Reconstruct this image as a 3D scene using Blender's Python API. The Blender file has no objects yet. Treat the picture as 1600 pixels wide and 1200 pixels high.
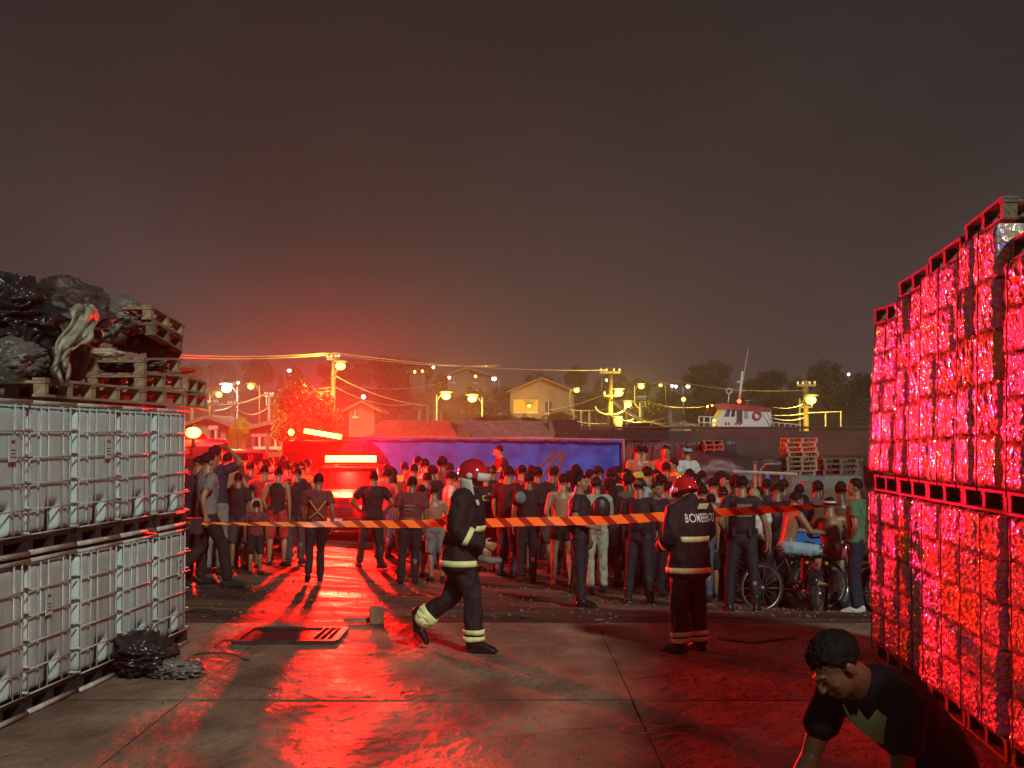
import bpy, bmesh, math, random
from math import sin, cos, pi, radians as R
from mathutils import Vector, Matrix, noise
from mathutils.bvhtree import BVHTree

random.seed(7)
sc = bpy.context.scene
col = sc.collection

# ---------------------------------------------------------------- camera
FPX = 2300.0
PITCH = math.atan(86 / FPX)
CAM = Vector((0, 0, 2.05))
cd = bpy.data.cameras.new('camera'); cam = bpy.data.objects.new('camera', cd); col.objects.link(cam)
cam.location = CAM; cam.rotation_euler = (pi / 2 + PITCH, 0, 0)
cd.sensor_width = 36; cd.lens = 36 * FPX / 1600; cd.clip_start = 0.1; cd.clip_end = 3000
sc.camera = cam

def P(px, py, Y):
    a = (px - 800) / FPX; b = (600 - py) / FPX
    d = Vector((a, cos(PITCH) - b * sin(PITCH), sin(PITCH) + b * cos(PITCH)))
    return CAM + d * (Y / d.y)

# ---------------------------------------------------------------- world, sun, exposure
SUN_DIR = Vector((-.33, .78, -.55)).normalized()        # the way the dim key light travels
w = bpy.data.worlds.new('World'); sc.world = w; w.use_nodes = True
nt = w.node_tree; N = nt.nodes; L = nt.links; N.clear()
out = N.new('ShaderNodeOutputWorld'); bg = N.new('ShaderNodeBackground'); L.new(bg.outputs[0], out.inputs[0])
tc = N.new('ShaderNodeTexCoord'); sp = N.new('ShaderNodeSeparateXYZ'); L.new(tc.outputs['Generated'], sp.inputs[0])
cr = N.new('ShaderNodeValToRGB'); L.new(sp.outputs[2], cr.inputs[0])
e = cr.color_ramp.elements
e[0].position = 0.0; e[0].color = (.066, .045, .044, 1)
e[1].position = 1.0; e[1].color = (.013, .0125, .0125, 1)
k = e.new(.06); k.color = (.054, .040, .040, 1)
k = e.new(.18); k.color = (.033, .028, .027, 1)
k = e.new(.32); k.color = (.0195, .0185, .0185, 1)
nz = N.new('ShaderNodeTexNoise'); nz.inputs['Scale'].default_value = 3.2; nz.inputs['Detail'].default_value = 5; nz.inputs['Distortion'].default_value = .6
L.new(tc.outputs['Generated'], nz.inputs[0])
mr = N.new('ShaderNodeMapRange'); mr.inputs[1].default_value = .3; mr.inputs[2].default_value = .7; mr.inputs[3].default_value = .74; mr.inputs[4].default_value = 1.28
L.new(nz.outputs[0], mr.inputs[0])
mx = N.new('ShaderNodeMix'); mx.data_type = 'RGBA'; mx.blend_type = 'MULTIPLY'; mx.inputs[0].default_value = 1
L.new(cr.outputs[0], mx.inputs[6]); L.new(mr.outputs[0], mx.inputs[7])
# a trace of real night sky on top of the town glow
sk = N.new('ShaderNodeTexSky'); sk.sky_type = 'NISHITA'; sk.sun_disc = False; sk.sun_elevation = R(-8); sk.sun_rotation = R(200)
sm = N.new('ShaderNodeMix'); sm.data_type = 'RGBA'; sm.blend_type = 'ADD'; sm.inputs[0].default_value = .05
L.new(mx.outputs[2], sm.inputs[6]); L.new(sk.outputs[0], sm.inputs[7])
L.new(sm.outputs[2], bg.inputs[0]); bg.inputs[1].default_value = 1.0

sd = bpy.data.lights.new('sun', 'SUN'); sun = bpy.data.objects.new('sun', sd); col.objects.link(sun)
sd.energy = 1.75; sd.angle = R(6); sd.color = (.93, 1, .88)
sun.rotation_euler = SUN_DIR.to_track_quat('-Z', 'Y').to_euler()
sun.location = (10, -20, 20)

sc.view_settings.view_transform = 'Standard'; sc.view_settings.look = 'None'
sc.view_settings.exposure = 0; sc.view_settings.gamma = 1; sc.view_settings.use_curve_mapping = False
cy = sc.cycles
cy.use_denoising = True
cy.max_bounces = 6; cy.diffuse_bounces = 2; cy.glossy_bounces = 3; cy.transmission_bounces = 4; cy.volume_bounces = 0
cy.transparent_max_bounces = 6
cy.caustics_reflective = False; cy.caustics_refractive = False
cy.sample_clamp_indirect = 3; cy.sample_clamp_direct = 0
cy.use_light_tree = True

# ---------------------------------------------------------------- materials
MATS = {}
def mat(name, c, rough=.6, metal=0, var=.25, scale=6, bump=0, bscale=40, c2=None, coat=0, emit=None, es=0, stretch=(1, 1, 1), trans=0, alpha=1, spec=.5, coord='Object', bdist=.02, vlo=.35, vhi=.65):
    if name in MATS: return MATS[name]
    m = bpy.data.materials.new(name); m.use_nodes = True
    nt = m.node_tree; N = nt.nodes; L = nt.links; b = N['Principled BSDF']
    b.inputs['Roughness'].default_value = rough; b.inputs['Metallic'].default_value = metal
    b.inputs['Coat Weight'].default_value = coat; b.inputs['Transmission Weight'].default_value = trans
    b.inputs['Alpha'].default_value = alpha; b.inputs['Specular IOR Level'].default_value = spec
    if emit: b.inputs['Emission Color'].default_value = (*emit, 1); b.inputs['Emission Strength'].default_value = es
    tc = N.new('ShaderNodeTexCoord'); mp = N.new('ShaderNodeMapping'); mp.inputs['Scale'].default_value = stretch
    L.new(tc.outputs[coord], mp.inputs[0])
    nz = N.new('ShaderNodeTexNoise'); nz.inputs['Scale'].default_value = scale; nz.inputs['Detail'].default_value = 6
    L.new(mp.outputs[0], nz.inputs[0])
    mr = N.new('ShaderNodeMapRange'); mr.inputs[1].default_value = vlo; mr.inputs[2].default_value = vhi
    L.new(nz.outputs[0], mr.inputs[0])
    mx = N.new('ShaderNodeMix'); mx.data_type = 'RGBA'; L.new(mr.outputs[0], mx.inputs[0])
    lo = c2 if c2 else tuple(v * (1 - var) for v in c); hi = c if c2 else tuple(min(1, v * (1 + var * .6)) for v in c)
    mx.inputs[6].default_value = (*lo, 1); mx.inputs[7].default_value = (*hi, 1)
    L.new(mx.outputs[2], b.inputs['Base Color'])
    if bump:
        n2 = N.new('ShaderNodeTexNoise'); n2.inputs['Scale'].default_value = bscale; n2.inputs['Detail'].default_value = 4
        L.new(mp.outputs[0], n2.inputs[0])
        bp = N.new('ShaderNodeBump'); bp.inputs['Strength'].default_value = bump; bp.inputs['Distance'].default_value = bdist
        L.new(n2.outputs[0], bp.inputs['Height']); L.new(bp.outputs[0], b.inputs['Normal'])
    MATS[name] = m
    return m

def emat(name, c, s):
    if name in MATS: return MATS[name]
    m = bpy.data.materials.new(name); m.use_nodes = True; b = m.node_tree.nodes['Principled BSDF']
    b.inputs['Base Color'].default_value = (.05, .05, .05, 1)
    b.inputs['Emission Color'].default_value = (*c, 1); b.inputs['Emission Strength'].default_value = s
    MATS[name] = m; return m

# ---------------------------------------------------------------- mesh helpers
class MB:
    def __init__(s): s.v = []; s.f = []; s.m = []
    def add(s, vs, fs, mi=0):
        o = len(s.v); s.v += [tuple(v) for v in vs]; s.f += [tuple(i + o for i in f) for f in fs]; s.m += [mi] * len(fs)
    def box(s, c, d, rz=0, M=None, mi=0, ry=0, rx=0):
        cx, cy_, cz = c; hx, hy, hz = d[0] / 2, d[1] / 2, d[2] / 2
        vs = [Vector((x * hx, y * hy, z * hz)) for x, y, z in ((-1,-1,-1),(1,-1,-1),(1,1,-1),(-1,1,-1),(-1,-1,1),(1,-1,1),(1,1,1),(-1,1,1))]
        rot = Matrix.Rotation(rz, 4, 'Z') @ Matrix.Rotation(ry, 4, 'Y') @ Matrix.Rotation(rx, 4, 'X')
        vs = [rot @ v + Vector(c) for v in vs]
        if M: vs = [M @ v for v in vs]
        s.add(vs, [(0,3,2,1),(4,5,6,7),(0,1,5,4),(1,2,6,5),(2,3,7,6),(3,0,4,7)], mi)
    def tube(s, pts, r, n=6, mi=0, cap=True):
        pts = [Vector(p) for p in pts]; rs = r if isinstance(r, (list, tuple)) else [r] * len(pts)
        rings = []; up = None
        for i, p in enumerate(pts):
            t = (pts[min(i + 1, len(pts) - 1)] - pts[max(i - 1, 0)])
            if t.length < 1e-9: t = Vector((0, 0, 1))
            t.normalize()
            if up is None: up = t.orthogonal().normalized()
            up = (up - t * up.dot(t)); up = up.normalized() if up.length > 1e-6 else t.orthogonal().normalized()
            b = t.cross(up)
            rings.append([p + (up * cos(2 * pi * k / n) + b * sin(2 * pi * k / n)) * rs[i] for k in range(n)])
        vs = [v for r_ in rings for v in r_]; fs = []
        for i in range(len(rings) - 1):
            for k in range(n): fs.append((i*n+k, i*n+(k+1)%n, (i+1)*n+(k+1)%n, (i+1)*n+k))
        if cap: fs.append(tuple(range(n))[::-1]); fs.append(tuple((len(rings)-1)*n+k for k in range(n)))
        s.add(vs, fs, mi)
    def loft(s, pts, rad, side=(1, 0, 0), n=12, mi=0, dome=True):
        """elliptical rings (a along side, b across), domed ends"""
        pts = [Vector(p) for p in pts]; rings = []; sd = Vector(side)
        P2 = list(pts); R2 = [tuple(r) if isinstance(r, (tuple, list)) else (r, r) for r in rad]
        if dome:
            t0 = (P2[0] - P2[1]).normalized(); t1 = (P2[-1] - P2[-2]).normalized()
            h0 = min(R2[0]) * .55; h1 = min(R2[-1]) * .55
            P2 = [P2[0] + t0 * h0] + P2 + [P2[-1] + t1 * h1]
            R2 = [(R2[0][0] * .55, R2[0][1] * .55)] + R2 + [(R2[-1][0] * .55, R2[-1][1] * .55)]
        for i, p in enumerate(P2):
            t = (P2[min(i + 1, len(P2) - 1)] - P2[max(i - 1, 0)]).normalized()
            a = sd - t * sd.dot(t)
            a = a.normalized() if a.length > 1e-4 else t.orthogonal().normalized()
            b = t.cross(a)
            rings.append([p + a * cos(2*pi*k/n) * R2[i][0] + b * sin(2*pi*k/n) * R2[i][1] for k in range(n)])
        vs = [v for r_ in rings for v in r_]; fs = []
        for i in range(len(rings) - 1):
            for k in range(n): fs.append((i*n+k, i*n+(k+1)%n, (i+1)*n+(k+1)%n, (i+1)*n+k))
        fs.append(tuple(range(n))[::-1]); fs.append(tuple((len(rings)-1)*n+k for k in range(n)))
        s.add(vs, fs, mi)
    def ell(s, c, r, M=None, nu=12, nv=8, mi=0):
        c = Vector(c); vs = []; fs = []
        vs.append(Vector((0, 0, r[2])))
        for j in range(1, nv):
            th = pi * j / nv
            for i in range(nu):
                ph = 2 * pi * i / nu; vs.append(Vector((r[0]*sin(th)*cos(ph), r[1]*sin(th)*sin(ph), r[2]*cos(th))))
        vs.append(Vector((0, 0, -r[2])))
        for i in range(nu): fs.append((0, 1 + i, 1 + (i+1) % nu))
        for j in range(nv - 2):
            for i in range(nu):
                a = 1 + j*nu; b = a + nu; fs.append((a+i, b+i, b+(i+1)%nu, a+(i+1)%nu))
        l = len(vs) - 1; a = 1 + (nv-2)*nu
        for i in range(nu): fs.append((l, a + (i+1) % nu, a + i))
        vs = [v + c for v in vs]
        if M: vs = [M @ v for v in vs]
        s.add(vs, fs, mi)
    def mesh(s, name, mats=(), smooth=False):
        me = bpy.data.meshes.new(name); me.from_pydata(s.v, [], s.f)
        for m in mats: me.materials.append(m)
        if len(mats) > 1: me.polygons.foreach_set('material_index', s.m)
        if smooth: me.polygons.foreach_set('use_smooth', [True] * len(s.f))
        me.update(); return me
    def build(s, name, m=None, parent=None, smooth=False):
        ms = m if isinstance(m, (list, tuple)) else ([m] if m else [])
        return link(name, s.mesh(name, ms, smooth), parent)

def link(name, me, parent=None, loc=None, rot=None):
    o = bpy.data.objects.new(name, me); col.objects.link(o)
    if parent: o.parent = parent
    if loc is not None: o.location = loc
    if rot is not None: o.rotation_euler = rot
    return o

def thing(name, label, cat, loc=(0, 0, 0), rz=0, group=None):
    o = bpy.data.objects.new(name, None); col.objects.link(o); o.empty_display_size = .2
    o.location = loc; o.rotation_euler = (0, 0, rz); o['label'] = label; o['category'] = cat
    if group: o['group'] = group
    return o
def tag(o, label, cat, group=None):
    o['label'] = label; o['category'] = cat
    if group: o['group'] = group
    return o
def struct(o): o['kind'] = 'structure'; return o
def stuff(o): o['kind'] = 'stuff'; return o

def copy_tree(o, kids, parent=None):
    c = o.copy(); col.objects.link(c)
    if parent: c.parent = parent
    for ch in kids.get(o.name, ()): copy_tree(ch, kids, c)
    return c
def kids_of(root):
    d = {}
    def rec(o):
        d[o.name] = list(o.children)
        for c in o.children: rec(c)
    rec(root); return d

def setm(o, m):
    if o.data.materials: o.material_slots[0].link = 'OBJECT'; o.material_slots[0].material = m

def lamp(name, loc, energy, color, radius=.1, parent=None, typ='POINT'):
    l = bpy.data.lights.new(name, typ); l.energy = energy; l.color = color; l.shadow_soft_size = radius
    o = bpy.data.objects.new(name, l); col.objects.link(o); o.location = loc
    if parent: o.parent = parent
    return o

def smoothstep(a, b, x):
    t = max(0, min(1, (x - a) / (b - a))); return t * t * (3 - 2 * t)

EDGE = 16.6
HAZE = 0.0006
def gz(x, y):
    if y < EDGE: return 0.0
    t = smoothstep(EDGE, EDGE + 6, y)
    xx = max(-8, min(8, x)) * (1 - smoothstep(34, 50, y))
    z = -.03 - t * (.17 + .065 * xx)
    if y > 50: z += .0005 * (min(y, 235) - 50) ** 1.9 - .02 * max(0, y - 235)
    return z
# ================================================================ GROUND
def nz2(x, y, s, seed=0): return noise.noise(Vector((x * s, y * s, seed)))

concrete = mat('concrete', (.36, .24, .16), rough=.42, c2=(.15, .090, .060), scale=1.6, bump=1.0, bscale=9, stretch=(1, .45, 1), bdist=.045)
dirt = mat('dirt', (.15, .095, .062), rough=.62, c2=(.030, .019, .014), scale=1.1, bump=.7, bscale=10, stretch=(.35, 1.6, 1), bdist=.06)
# concrete roughness streaks: wet and dry patches
def wet(m, lo, hi, sc_, st):
    nt = m.node_tree; N = nt.nodes; L = nt.links; b = N['Principled BSDF']
    tc = N.new('ShaderNodeTexCoord'); mp = N.new('ShaderNodeMapping'); mp.inputs['Scale'].default_value = st; L.new(tc.outputs['Object'], mp.inputs[0])
    n = N.new('ShaderNodeTexNoise'); n.inputs['Scale'].default_value = sc_; n.inputs['Detail'].default_value = 5; n.inputs['Distortion'].default_value = 1.2; L.new(mp.outputs[0], n.inputs[0])
    r = N.new('ShaderNodeMapRange'); r.inputs[1].default_value = .38; r.inputs[2].default_value = .62; r.inputs[3].default_value = lo; r.inputs[4].default_value = hi
    L.new(n.outputs[0], r.inputs[0]); L.new(r.outputs[0], b.inputs['Roughness'])
nt = dirt.node_tree; N = nt.nodes; L = nt.links; b = N['Principled BSDF']; old = b.inputs['Base Color'].links[0].from_socket   # scrub covers the slope beyond the yard
tc = N.new('ShaderNodeTexCoord'); sp_ = N.new('ShaderNodeSeparateXYZ'); L.new(tc.outputs['Object'], sp_.inputs[0])
mr_ = N.new('ShaderNodeMapRange'); mr_.inputs[1].default_value = 52; mr_.inputs[2].default_value = 70; L.new(sp_.outputs[1], mr_.inputs[0])
mx_ = N.new('ShaderNodeMix'); mx_.data_type = 'RGBA'; L.new(mr_.outputs[0], mx_.inputs[0]); L.new(old, mx_.inputs[6]); mx_.inputs[7].default_value = (.022, .022, .013, 1); L.new(mx_.outputs[2], b.inputs['Base Color'])
wet(concrete, .42, .85, 1.1, (1, .35, 1)); wet(dirt, .3, .8, 1.5, (.3, 1.5, 1))

yard = struct(thing('yard_pavement', 'brown concrete yard slabs between the two stacks', 'pavement'))
del yard['category']; del yard['label']
sx = [-14, -9.4, -6.3, -2.6, .95, 4.6, 9.5, 14]; sy = [-8, -3, 1.2, 4.9, 8.4, 11.7, 14.05, EDGE]
random.seed(3)
for i in range(len(sx) - 1):
    for j in range(len(sy) - 1):
        x0, x1, y0, y1 = sx[i] + .004, sx[i+1] - .004, sy[j] + .004, sy[j+1] - .004
        n = max(3, int((y1 - y0) / .16)); nx = max(3, int((x1 - x0) / .16))
        mb = MB(); dz = random.uniform(-.006, .006); vs = []
        for b in range(n + 1):
            for a in range(nx + 1):
                x = x0 + (x1-x0)*a/nx; y = y0 + (y1-y0)*b/n
                ed = min(x-x0, x1-x, y-y0, y1-y)
                h = -.004 + dz + .006*nz2(x, y, 1.1) + .004*nz2(x, y, 3.1, 5) - (.008 if ed < .01 else 0)
                vs.append((x, y, h))
        fs = [(b*(nx+1)+a, b*(nx+1)+a+1, (b+1)*(nx+1)+a+1, (b+1)*(nx+1)+a) for b in range(n) for a in range(nx)]
        mb.add(vs, fs)
        mb.add([(x0,y0,-.012),(x1,y0,-.012),(x1,y1,-.012),(x0,y1,-.012),(x0,y0,-.12),(x1,y0,-.12),(x1,y1,-.12),(x0,y1,-.12)], [(0,4,5,1),(1,5,6,2),(2,6,7,3),(3,7,4,0),(4,7,6,5)])
        mb.build('concrete_slab', concrete, yard, smooth=False)

# dirt ground and the hill behind it: one sheet out to the horizon
def dirt_h(x, y):
    z = gz(x, y)
    if y < 60:
        a = smoothstep(EDGE + .2, EDGE + 1.5, y)
        z += a * (.035 * nz2(x * .35, y * 2.2, 1, 2) + .03 * nz2(x, y, 1.7, 4) + .022 * abs(nz2(x * .5, y * 3, 1.4, 8)))
    else: z += smoothstep(60, 90, y) * (1.4 * nz2(x, y, .02, 1) + .5 * nz2(x, y, .08, 3)) * min(1, (y - 50) / 80)
    return z
ys = []; y = EDGE + .01
while y < 60: ys.append(y); y += .1 if y < 27 else .35
while y < 420: ys.append(y); y += 5 + (y - 60) * .04
ys += [600, 900, 1500]
xs = []; xx = -13.0
while xx < 13: xs.append(xx); xx += .14
xs = [-900, -400, -220, -140, -100, -75, -56, -42, -32, -25, -20, -16] + xs + [16, 20, 25, 32, 42, 56, 75, 100, 140, 220, 400, 900]
mb = MB()
vs = [(x, y, dirt_h(x, y) if y < 420 else dirt_h(x, 300)) for y in ys for x in xs]
n = len(xs)
mb.add(vs, [(b*n+a, b*n+a+1, (b+1)*n+a+1, (b+1)*n+a) for b in range(len(ys)-1) for a in range(n-1)])
struct(mb.build('dirt_ground', dirt, smooth=True))
mb = MB(); mb.add([(-60, -30, -.2), (60, -30, -.2), (60, EDGE + .3, -.2), (-60, EDGE + .3, -.2)], [(0, 1, 2, 3)])
struct(mb.build('ground_below_yard', dirt))
# side ground strips outside the slabs
for s in (-1, 1):
    mb = MB(); mb.add([(s*14.02, -30, -.03), (s*60, -30, -.03), (s*60, EDGE, -.03), (s*14.02, EDGE, -.03)], [(0, 1, 2, 3) if s > 0 else (3, 2, 1, 0)])
    struct(mb.build('side_ground', dirt))

# cracks across the slabs and grit
crack_m = mat('crack_dark', (.02, .014, .01), rough=.9)
def crack(px, py, seed, n, step, ang, label):
    rnd = random.Random(seed); Y = CAM.z*FPX/(py - 686); x, y, a = (px-800)/FPX*Y, Y, ang; mb = MB(); pts = []
    for k in range(n): pts.append((x, y)); a += rnd.uniform(-.5, .5); a = ang + (a-ang)*.7; x += step*cos(a); y += step*sin(a)
    for i in range(len(pts)-1):
        (x0, y0), (x1, y1) = pts[i], pts[i+1]; d = Vector((x1-x0, y1-y0)).normalized(); w0 = .006*rnd.uniform(.4, 1.4); nx_, ny_ = -d.y*w0, d.x*w0
        mb.add([(x0-nx_, y0-ny_, .009), (x1-nx_, y1-ny_, .009), (x1+nx_, y1+ny_, .009), (x0+nx_, y0+ny_, .009)], [(0, 1, 2, 3)])
    struct(mb.build('ground_crack', crack_m))
for q_ in ((620, 1010, 1, 16, .16, -.9), (980, 1060, 2, 14, .15, .2), (420, 1110, 3, 16, .12, .7), (1150, 1050, 4, 14, .14, 2.4), (760, 1150, 5, 12, .1, .1), (880, 1000, 6, 16, .2, 3.0), (330, 1060, 7, 12, .15, -.4)): crack(*q_, '')
rnd = random.Random(11); mb = MB()
for k in range(2600):
    y = 5.5 + 17*rnd.random()**1.0; x = rnd.uniform(-3.4, 3.4) if y < 14 else rnd.uniform(-5.5, 6); r = rnd.choice((.006, .008, .010, .014)) * (1.6 if y > EDGE else 1)
    z = (gz(x, y) + .02 if y > EDGE else .004); v0 = [(x + r*rnd.uniform(.6, 1.4)*cos(a), y + r*rnd.uniform(.6, 1.4)*sin(a), z) for a in (0, 1.6, 3.1, 4.7)]
    mb.add(v0 + [(x + r*.2, y, z + r*rnd.uniform(.5, 1.1))], [(0, 1, 4), (1, 2, 4), (2, 3, 4), (3, 0, 4)])
stuff(mb.build('gravel', mat('grit', (.22, .15, .10), rough=.7, var=.4)))
# litter
def litter(px, py, sx_, sy_, c, label, seed):
    Y = CAM.z*FPX/(py - 686); x = (px-800)/FPX*Y; rnd = random.Random(seed); mb = MB(); n = 6; z = gz(x, Y) + .03 if Y > EDGE else .008
    vs = [(sx_*(i/n-.5), sy_*(j/n-.5), .02*abs(noise.noise(Vector((i*.7+seed, j*.7, 0))))) for j in range(n+1) for i in range(n+1)]
    mb.add(vs, [(j*(n+1)+i, j*(n+1)+i+1, (j+1)*(n+1)+i+1, (j+1)*(n+1)+i) for j in range(n) for i in range(n)])
    o = mb.build('litter_scrap', mat('litter_' + c[0], c[1], rough=.6)); o.location = (x, Y, z); o.rotation_euler = (0, 0, rnd.uniform(0, 3)); tag(o, label, 'litter', 'scraps of litter on the ground')
for a_ in ((936, 967, .10, .06, ('pale', (.5, .45, .4)), 'two pale crushed scraps on the concrete edge between the officers', 1), (1062, 1060, .05, .04, ('pale', (.5, .45, .4)), 'tiny pale scrap on the slab in front of the red helmet firefighter', 2),
    (640, 1080, .16, .03, ('brown', (.12, .08, .06)), 'narrow brown splinter on the slab near the striding firefighter', 3), (1180, 995, .7, .5, ('board', (.20, .14, .10)), 'flat brown board of cardboard lying beyond the concrete edge', 4),
    (820, 960, .14, .08, ('brown', (.12, .08, .06)), 'brown scrap on the dirt beside the edge, under the tape', 5), (540, 1000, .09, .05, ('pale', (.5, .45, .4)), 'pale scrap on the red lit slab beside the hatch', 6)): litter(*a_)

# ================================================================ IBC CONTAINERS
plastic = mat('tank_plastic', (.56, .74, .74), rough=.4, var=.12, scale=2.0, bump=.12, bscale=5, c2=(.46, .60, .60), spec=.5)
plastic2 = mat('tank_plastic_dusty', (.56, .66, .64), rough=.5, var=.2, scale=3, bump=.15, bscale=6, c2=(.34, .38, .36), stretch=(1, 1, .35))
galv = mat('galvanised_steel', (.66, .66, .60), rough=.45, metal=.15, var=.2, scale=14, c2=(.48, .46, .40))
black_pl = mat('black_plastic', (.02, .02, .02), rough=.45)
label_m = mat('label_paper', (.62, .64, .60), rough=.5, var=.08)
ink = mat('label_ink', (.12, .12, .12), rough=.6)
IW, ID, IH = .955, 1.10, 1.18

def superring(hw, hd, z, rcn, n=10):
    pts = []
    for q, (sx_, sy_) in enumerate(((1, -1), (1, 1), (-1, 1), (-1, -1))):
        for k in range(n):
            a = -pi/2 + q*pi/2 + (pi/2)*k/(n-1)
            pts.append(Vector((sx_*(hw-rcn) + rcn*cos(a), sy_*(hd-rcn) + rcn*sin(a), z)))
    return pts

def tank_mesh():
    NX, NZ = 48, 30
    z0, z1 = .15, 1.125
    # front/back/side as grid wrapped round a rounded rectangle
    per = []
    hw, hd = IW/2 - .016, ID/2 - .014; rc = .06
    def edge(ax, bx, n): return [Vector(ax) + (Vector(bx) - Vector(ax)) * i / n for i in range(n)]
    per += edge((-hw+rc, -hd), (hw-rc, -hd), 40)
    per += [Vector((hw-rc+rc*sin(a), -hd+rc-rc*cos(a))) for a in [pi/2*i/5 for i in range(5)]]
    per += edge((hw, -hd+rc), (hw, hd-rc), 10)
    per += [Vector((hw-rc+rc*cos(a), hd-rc+rc*sin(a))) for a in [pi/2*i/5 for i in range(5)]]
    per += edge((hw-rc, hd), (-hw+rc, hd), 8)
    per += [Vector((-hw+rc-rc*sin(a), hd-rc+rc*cos(a))) for a in [pi/2*i/5 for i in range(5)]]
    per += edge((-hw, hd-rc), (-hw, -hd+rc), 10)
    per += [Vector((-hw+rc-rc*cos(a), -hd+rc-rc*sin(a))) for a in [pi/2*i/5 for i in range(5)]]
    n = len(per); vs = []
    for j in range(NZ + 1):
        t = j / NZ; z = z0 + (z1 - z0) * t
        rr = .06; ez = min(z - z0, z1 - z)
        ins = rr - math.sqrt(max(0, rr*rr - (rr - ez)**2)) if ez < rr else 0
        for i, p in enumerate(per):
            q = p.copy(); q.x *= 1 - ins/hw; q.y *= 1 - ins/hd
            if i < 40 and abs(p.y + hd) < 1e-6:                        # front face: vertical flutes, belly and outlet recess
                u = p.x
                fl = 0
                for gx, gw, gd in ((-.26, .022, .020), (-.09, .02, .018), (.21, .02, .018), (.36, .022, .018)):
                    fl += gd * math.exp(-((u - gx) / gw) ** 2)
                fl *= smoothstep(0, .06, ez)
                belly = .012 * sin(pi * t) * (1 - (u / hw) ** 2)
                q.y += fl - belly
                if z < .40:
                    k = (1 - smoothstep(.10, .14, abs(u))) * (1 - smoothstep(.33, .39, z)); q.y += .16 * k
            vs.append((q.x, q.y, z))
    fs = [(j*n+i, j*n+(i+1)%n, (j+1)*n+(i+1)%n, (j+1)*n+i) for j in range(NZ) for i in range(n)]
    fs.append(tuple(range(n))[::-1]); fs.append(tuple(NZ*n+i for i in range(n)))
    mb = MB(); mb.add(vs, fs); return mb.mesh('tank', [plastic], True)
TANK = tank_mesh()
def mesh_of(fn, name, m, smooth=False):
    mb = MB(); fn(mb); return mb.mesh(name, m if isinstance(m, list) else [m], smooth)
hw, hd = IW/2, ID/2
def f_base(mb):
    for x in (-hw+.06, 0, hw-.06):
        mb.box((x, 0, .06), (.11, ID-.02, .10))
    mb.box((0, 0, .125), (IW-.02, ID-.02, .025))
BASE = mesh_of(f_base, 'pallet_base', black_pl)
VBAR = mesh_of(lambda mb: mb.tube([(0, 0, .15), (0, 0, 1.14)], .0068, 6), 'cage_bar', galv, True)
HBAR = mesh_of(lambda mb: mb.tube([(-hw+.006, 0, 0), (hw-.006, 0, 0)], .0066, 6), 'cage_bar', galv, True)
TOPT = mesh_of(lambda mb: mb.tube([(-hw, -hd, 0), (hw, -hd, 0), (hw, hd, 0), (-hw, hd, 0), (-hw, -hd, 0)], .016, 8), 'top_tube', galv, True)
SKID = mesh_of(lambda mb: mb.tube([(-hw+.01, -hd+.005, .022), (hw-.01, -hd+.005, .022)], .02, 8), 'skid_tube', galv, True)
def f_side(mb):
    for s in (-1, 1):
        for i in range(5): mb.tube([(s*(hw-.004), -hd+.12+i*(ID-.24)/4, .15), (s*(hw-.004), -hd+.12+i*(ID-.24)/4, 1.14)], .009, 5)
        for z in (.17, .36, .56, .76, .95): mb.tube([(s*(hw-.004), -hd, z), (s*(hw-.004), hd, z)], .009, 5)
    for i in range(7): mb.tube([(-hw+.08+i*(IW-.16)/6, hd-.004, .15), (-hw+.08+i*(IW-.16)/6, hd-.004, 1.14)], .009, 5)
    for z in (.17, .36, .56, .76, .95): mb.tube([(-hw, hd-.004, z), (hw, hd-.004, z)], .009, 5)
SIDE = mesh_of(f_side, 'cage_side', galv, True)
LABEL = mesh_of(lambda mb: mb.box((0, 0, 0), (.13, .006, .19)), 'label_plate', label_m)
def f_ink(mb):
    for z, w_ in ((.05, .06), (-.01, .085), (-.035, .07), (-.06, .085)): mb.box((0, -.0045, z), (w_, .002, .008 if z < .04 else .022))
INK = mesh_of(f_ink, 'print', ink)
def f_valve(mb):
    mb.tube([(0, -hd+.20, .26), (0, -hd+.06, .26)], .035, 10); mb.tube([(0, -hd+.06, .26), (0, -hd+.045, .26)], .048, 10)
    mb.box((0, -hd+.11, .315), (.10, .02, .02)); mb.tube([(0, -hd+.11, .26), (0, -hd+.11, .31)], .012, 6)
VALVE = mesh_of(f_valve, 'valve', black_pl, True)
LID = mesh_of(lambda mb: mb.tube([(0, 0, 1.08), (0, 0, 1.115)], .11, 16), 'fill_cap', black_pl, True)

VX = [-.468, -.25, -.10, .20, .345]
def make_ibc(loc, rz, label, has_label, lx=-.14, dusty=False, group='white caged liquid containers stacked two high'):
    t = thing('liquid_container', label, 'tank', loc, rz, group)
    tk = link('tank', TANK, t)
    if dusty: setm(tk, plastic2)
    link('pallet_base', BASE, t); link('top_tube', TOPT, t, (0, 0, 1.145)); link('skid_tube', SKID, t)
    for x in VX: link('cage_bar', VBAR, t, (x, -hd + .002, 0))
    for z in (.16, .345, .54, .735, .93): link('cage_bar', HBAR, t, (0, -hd - .014, z))
    link('cage_side', SIDE, t); v = link('valve', VALVE, t); link('fill_cap', LID, t)
    if has_label:
        lb = link('label_plate', LABEL, t, (lx, -hd - .022, .80)); link('print', INK, lb)
    return t
WR = R(90 - 4.9)                                    # heading of the wall of containers
WDIR = Vector((cos(WR), sin(WR), 0)); WN = Vector((sin(WR), -cos(WR), 0))   # along (away) and outward normal
FAR = Vector((P(293, 1003, 14.87).x, 14.87, 0))     # far front bottom corner
words_u = ['farthest', 'second from the tape end', 'third from the tape end', 'fourth from the tape end', 'fifth from the tape end']
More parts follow.
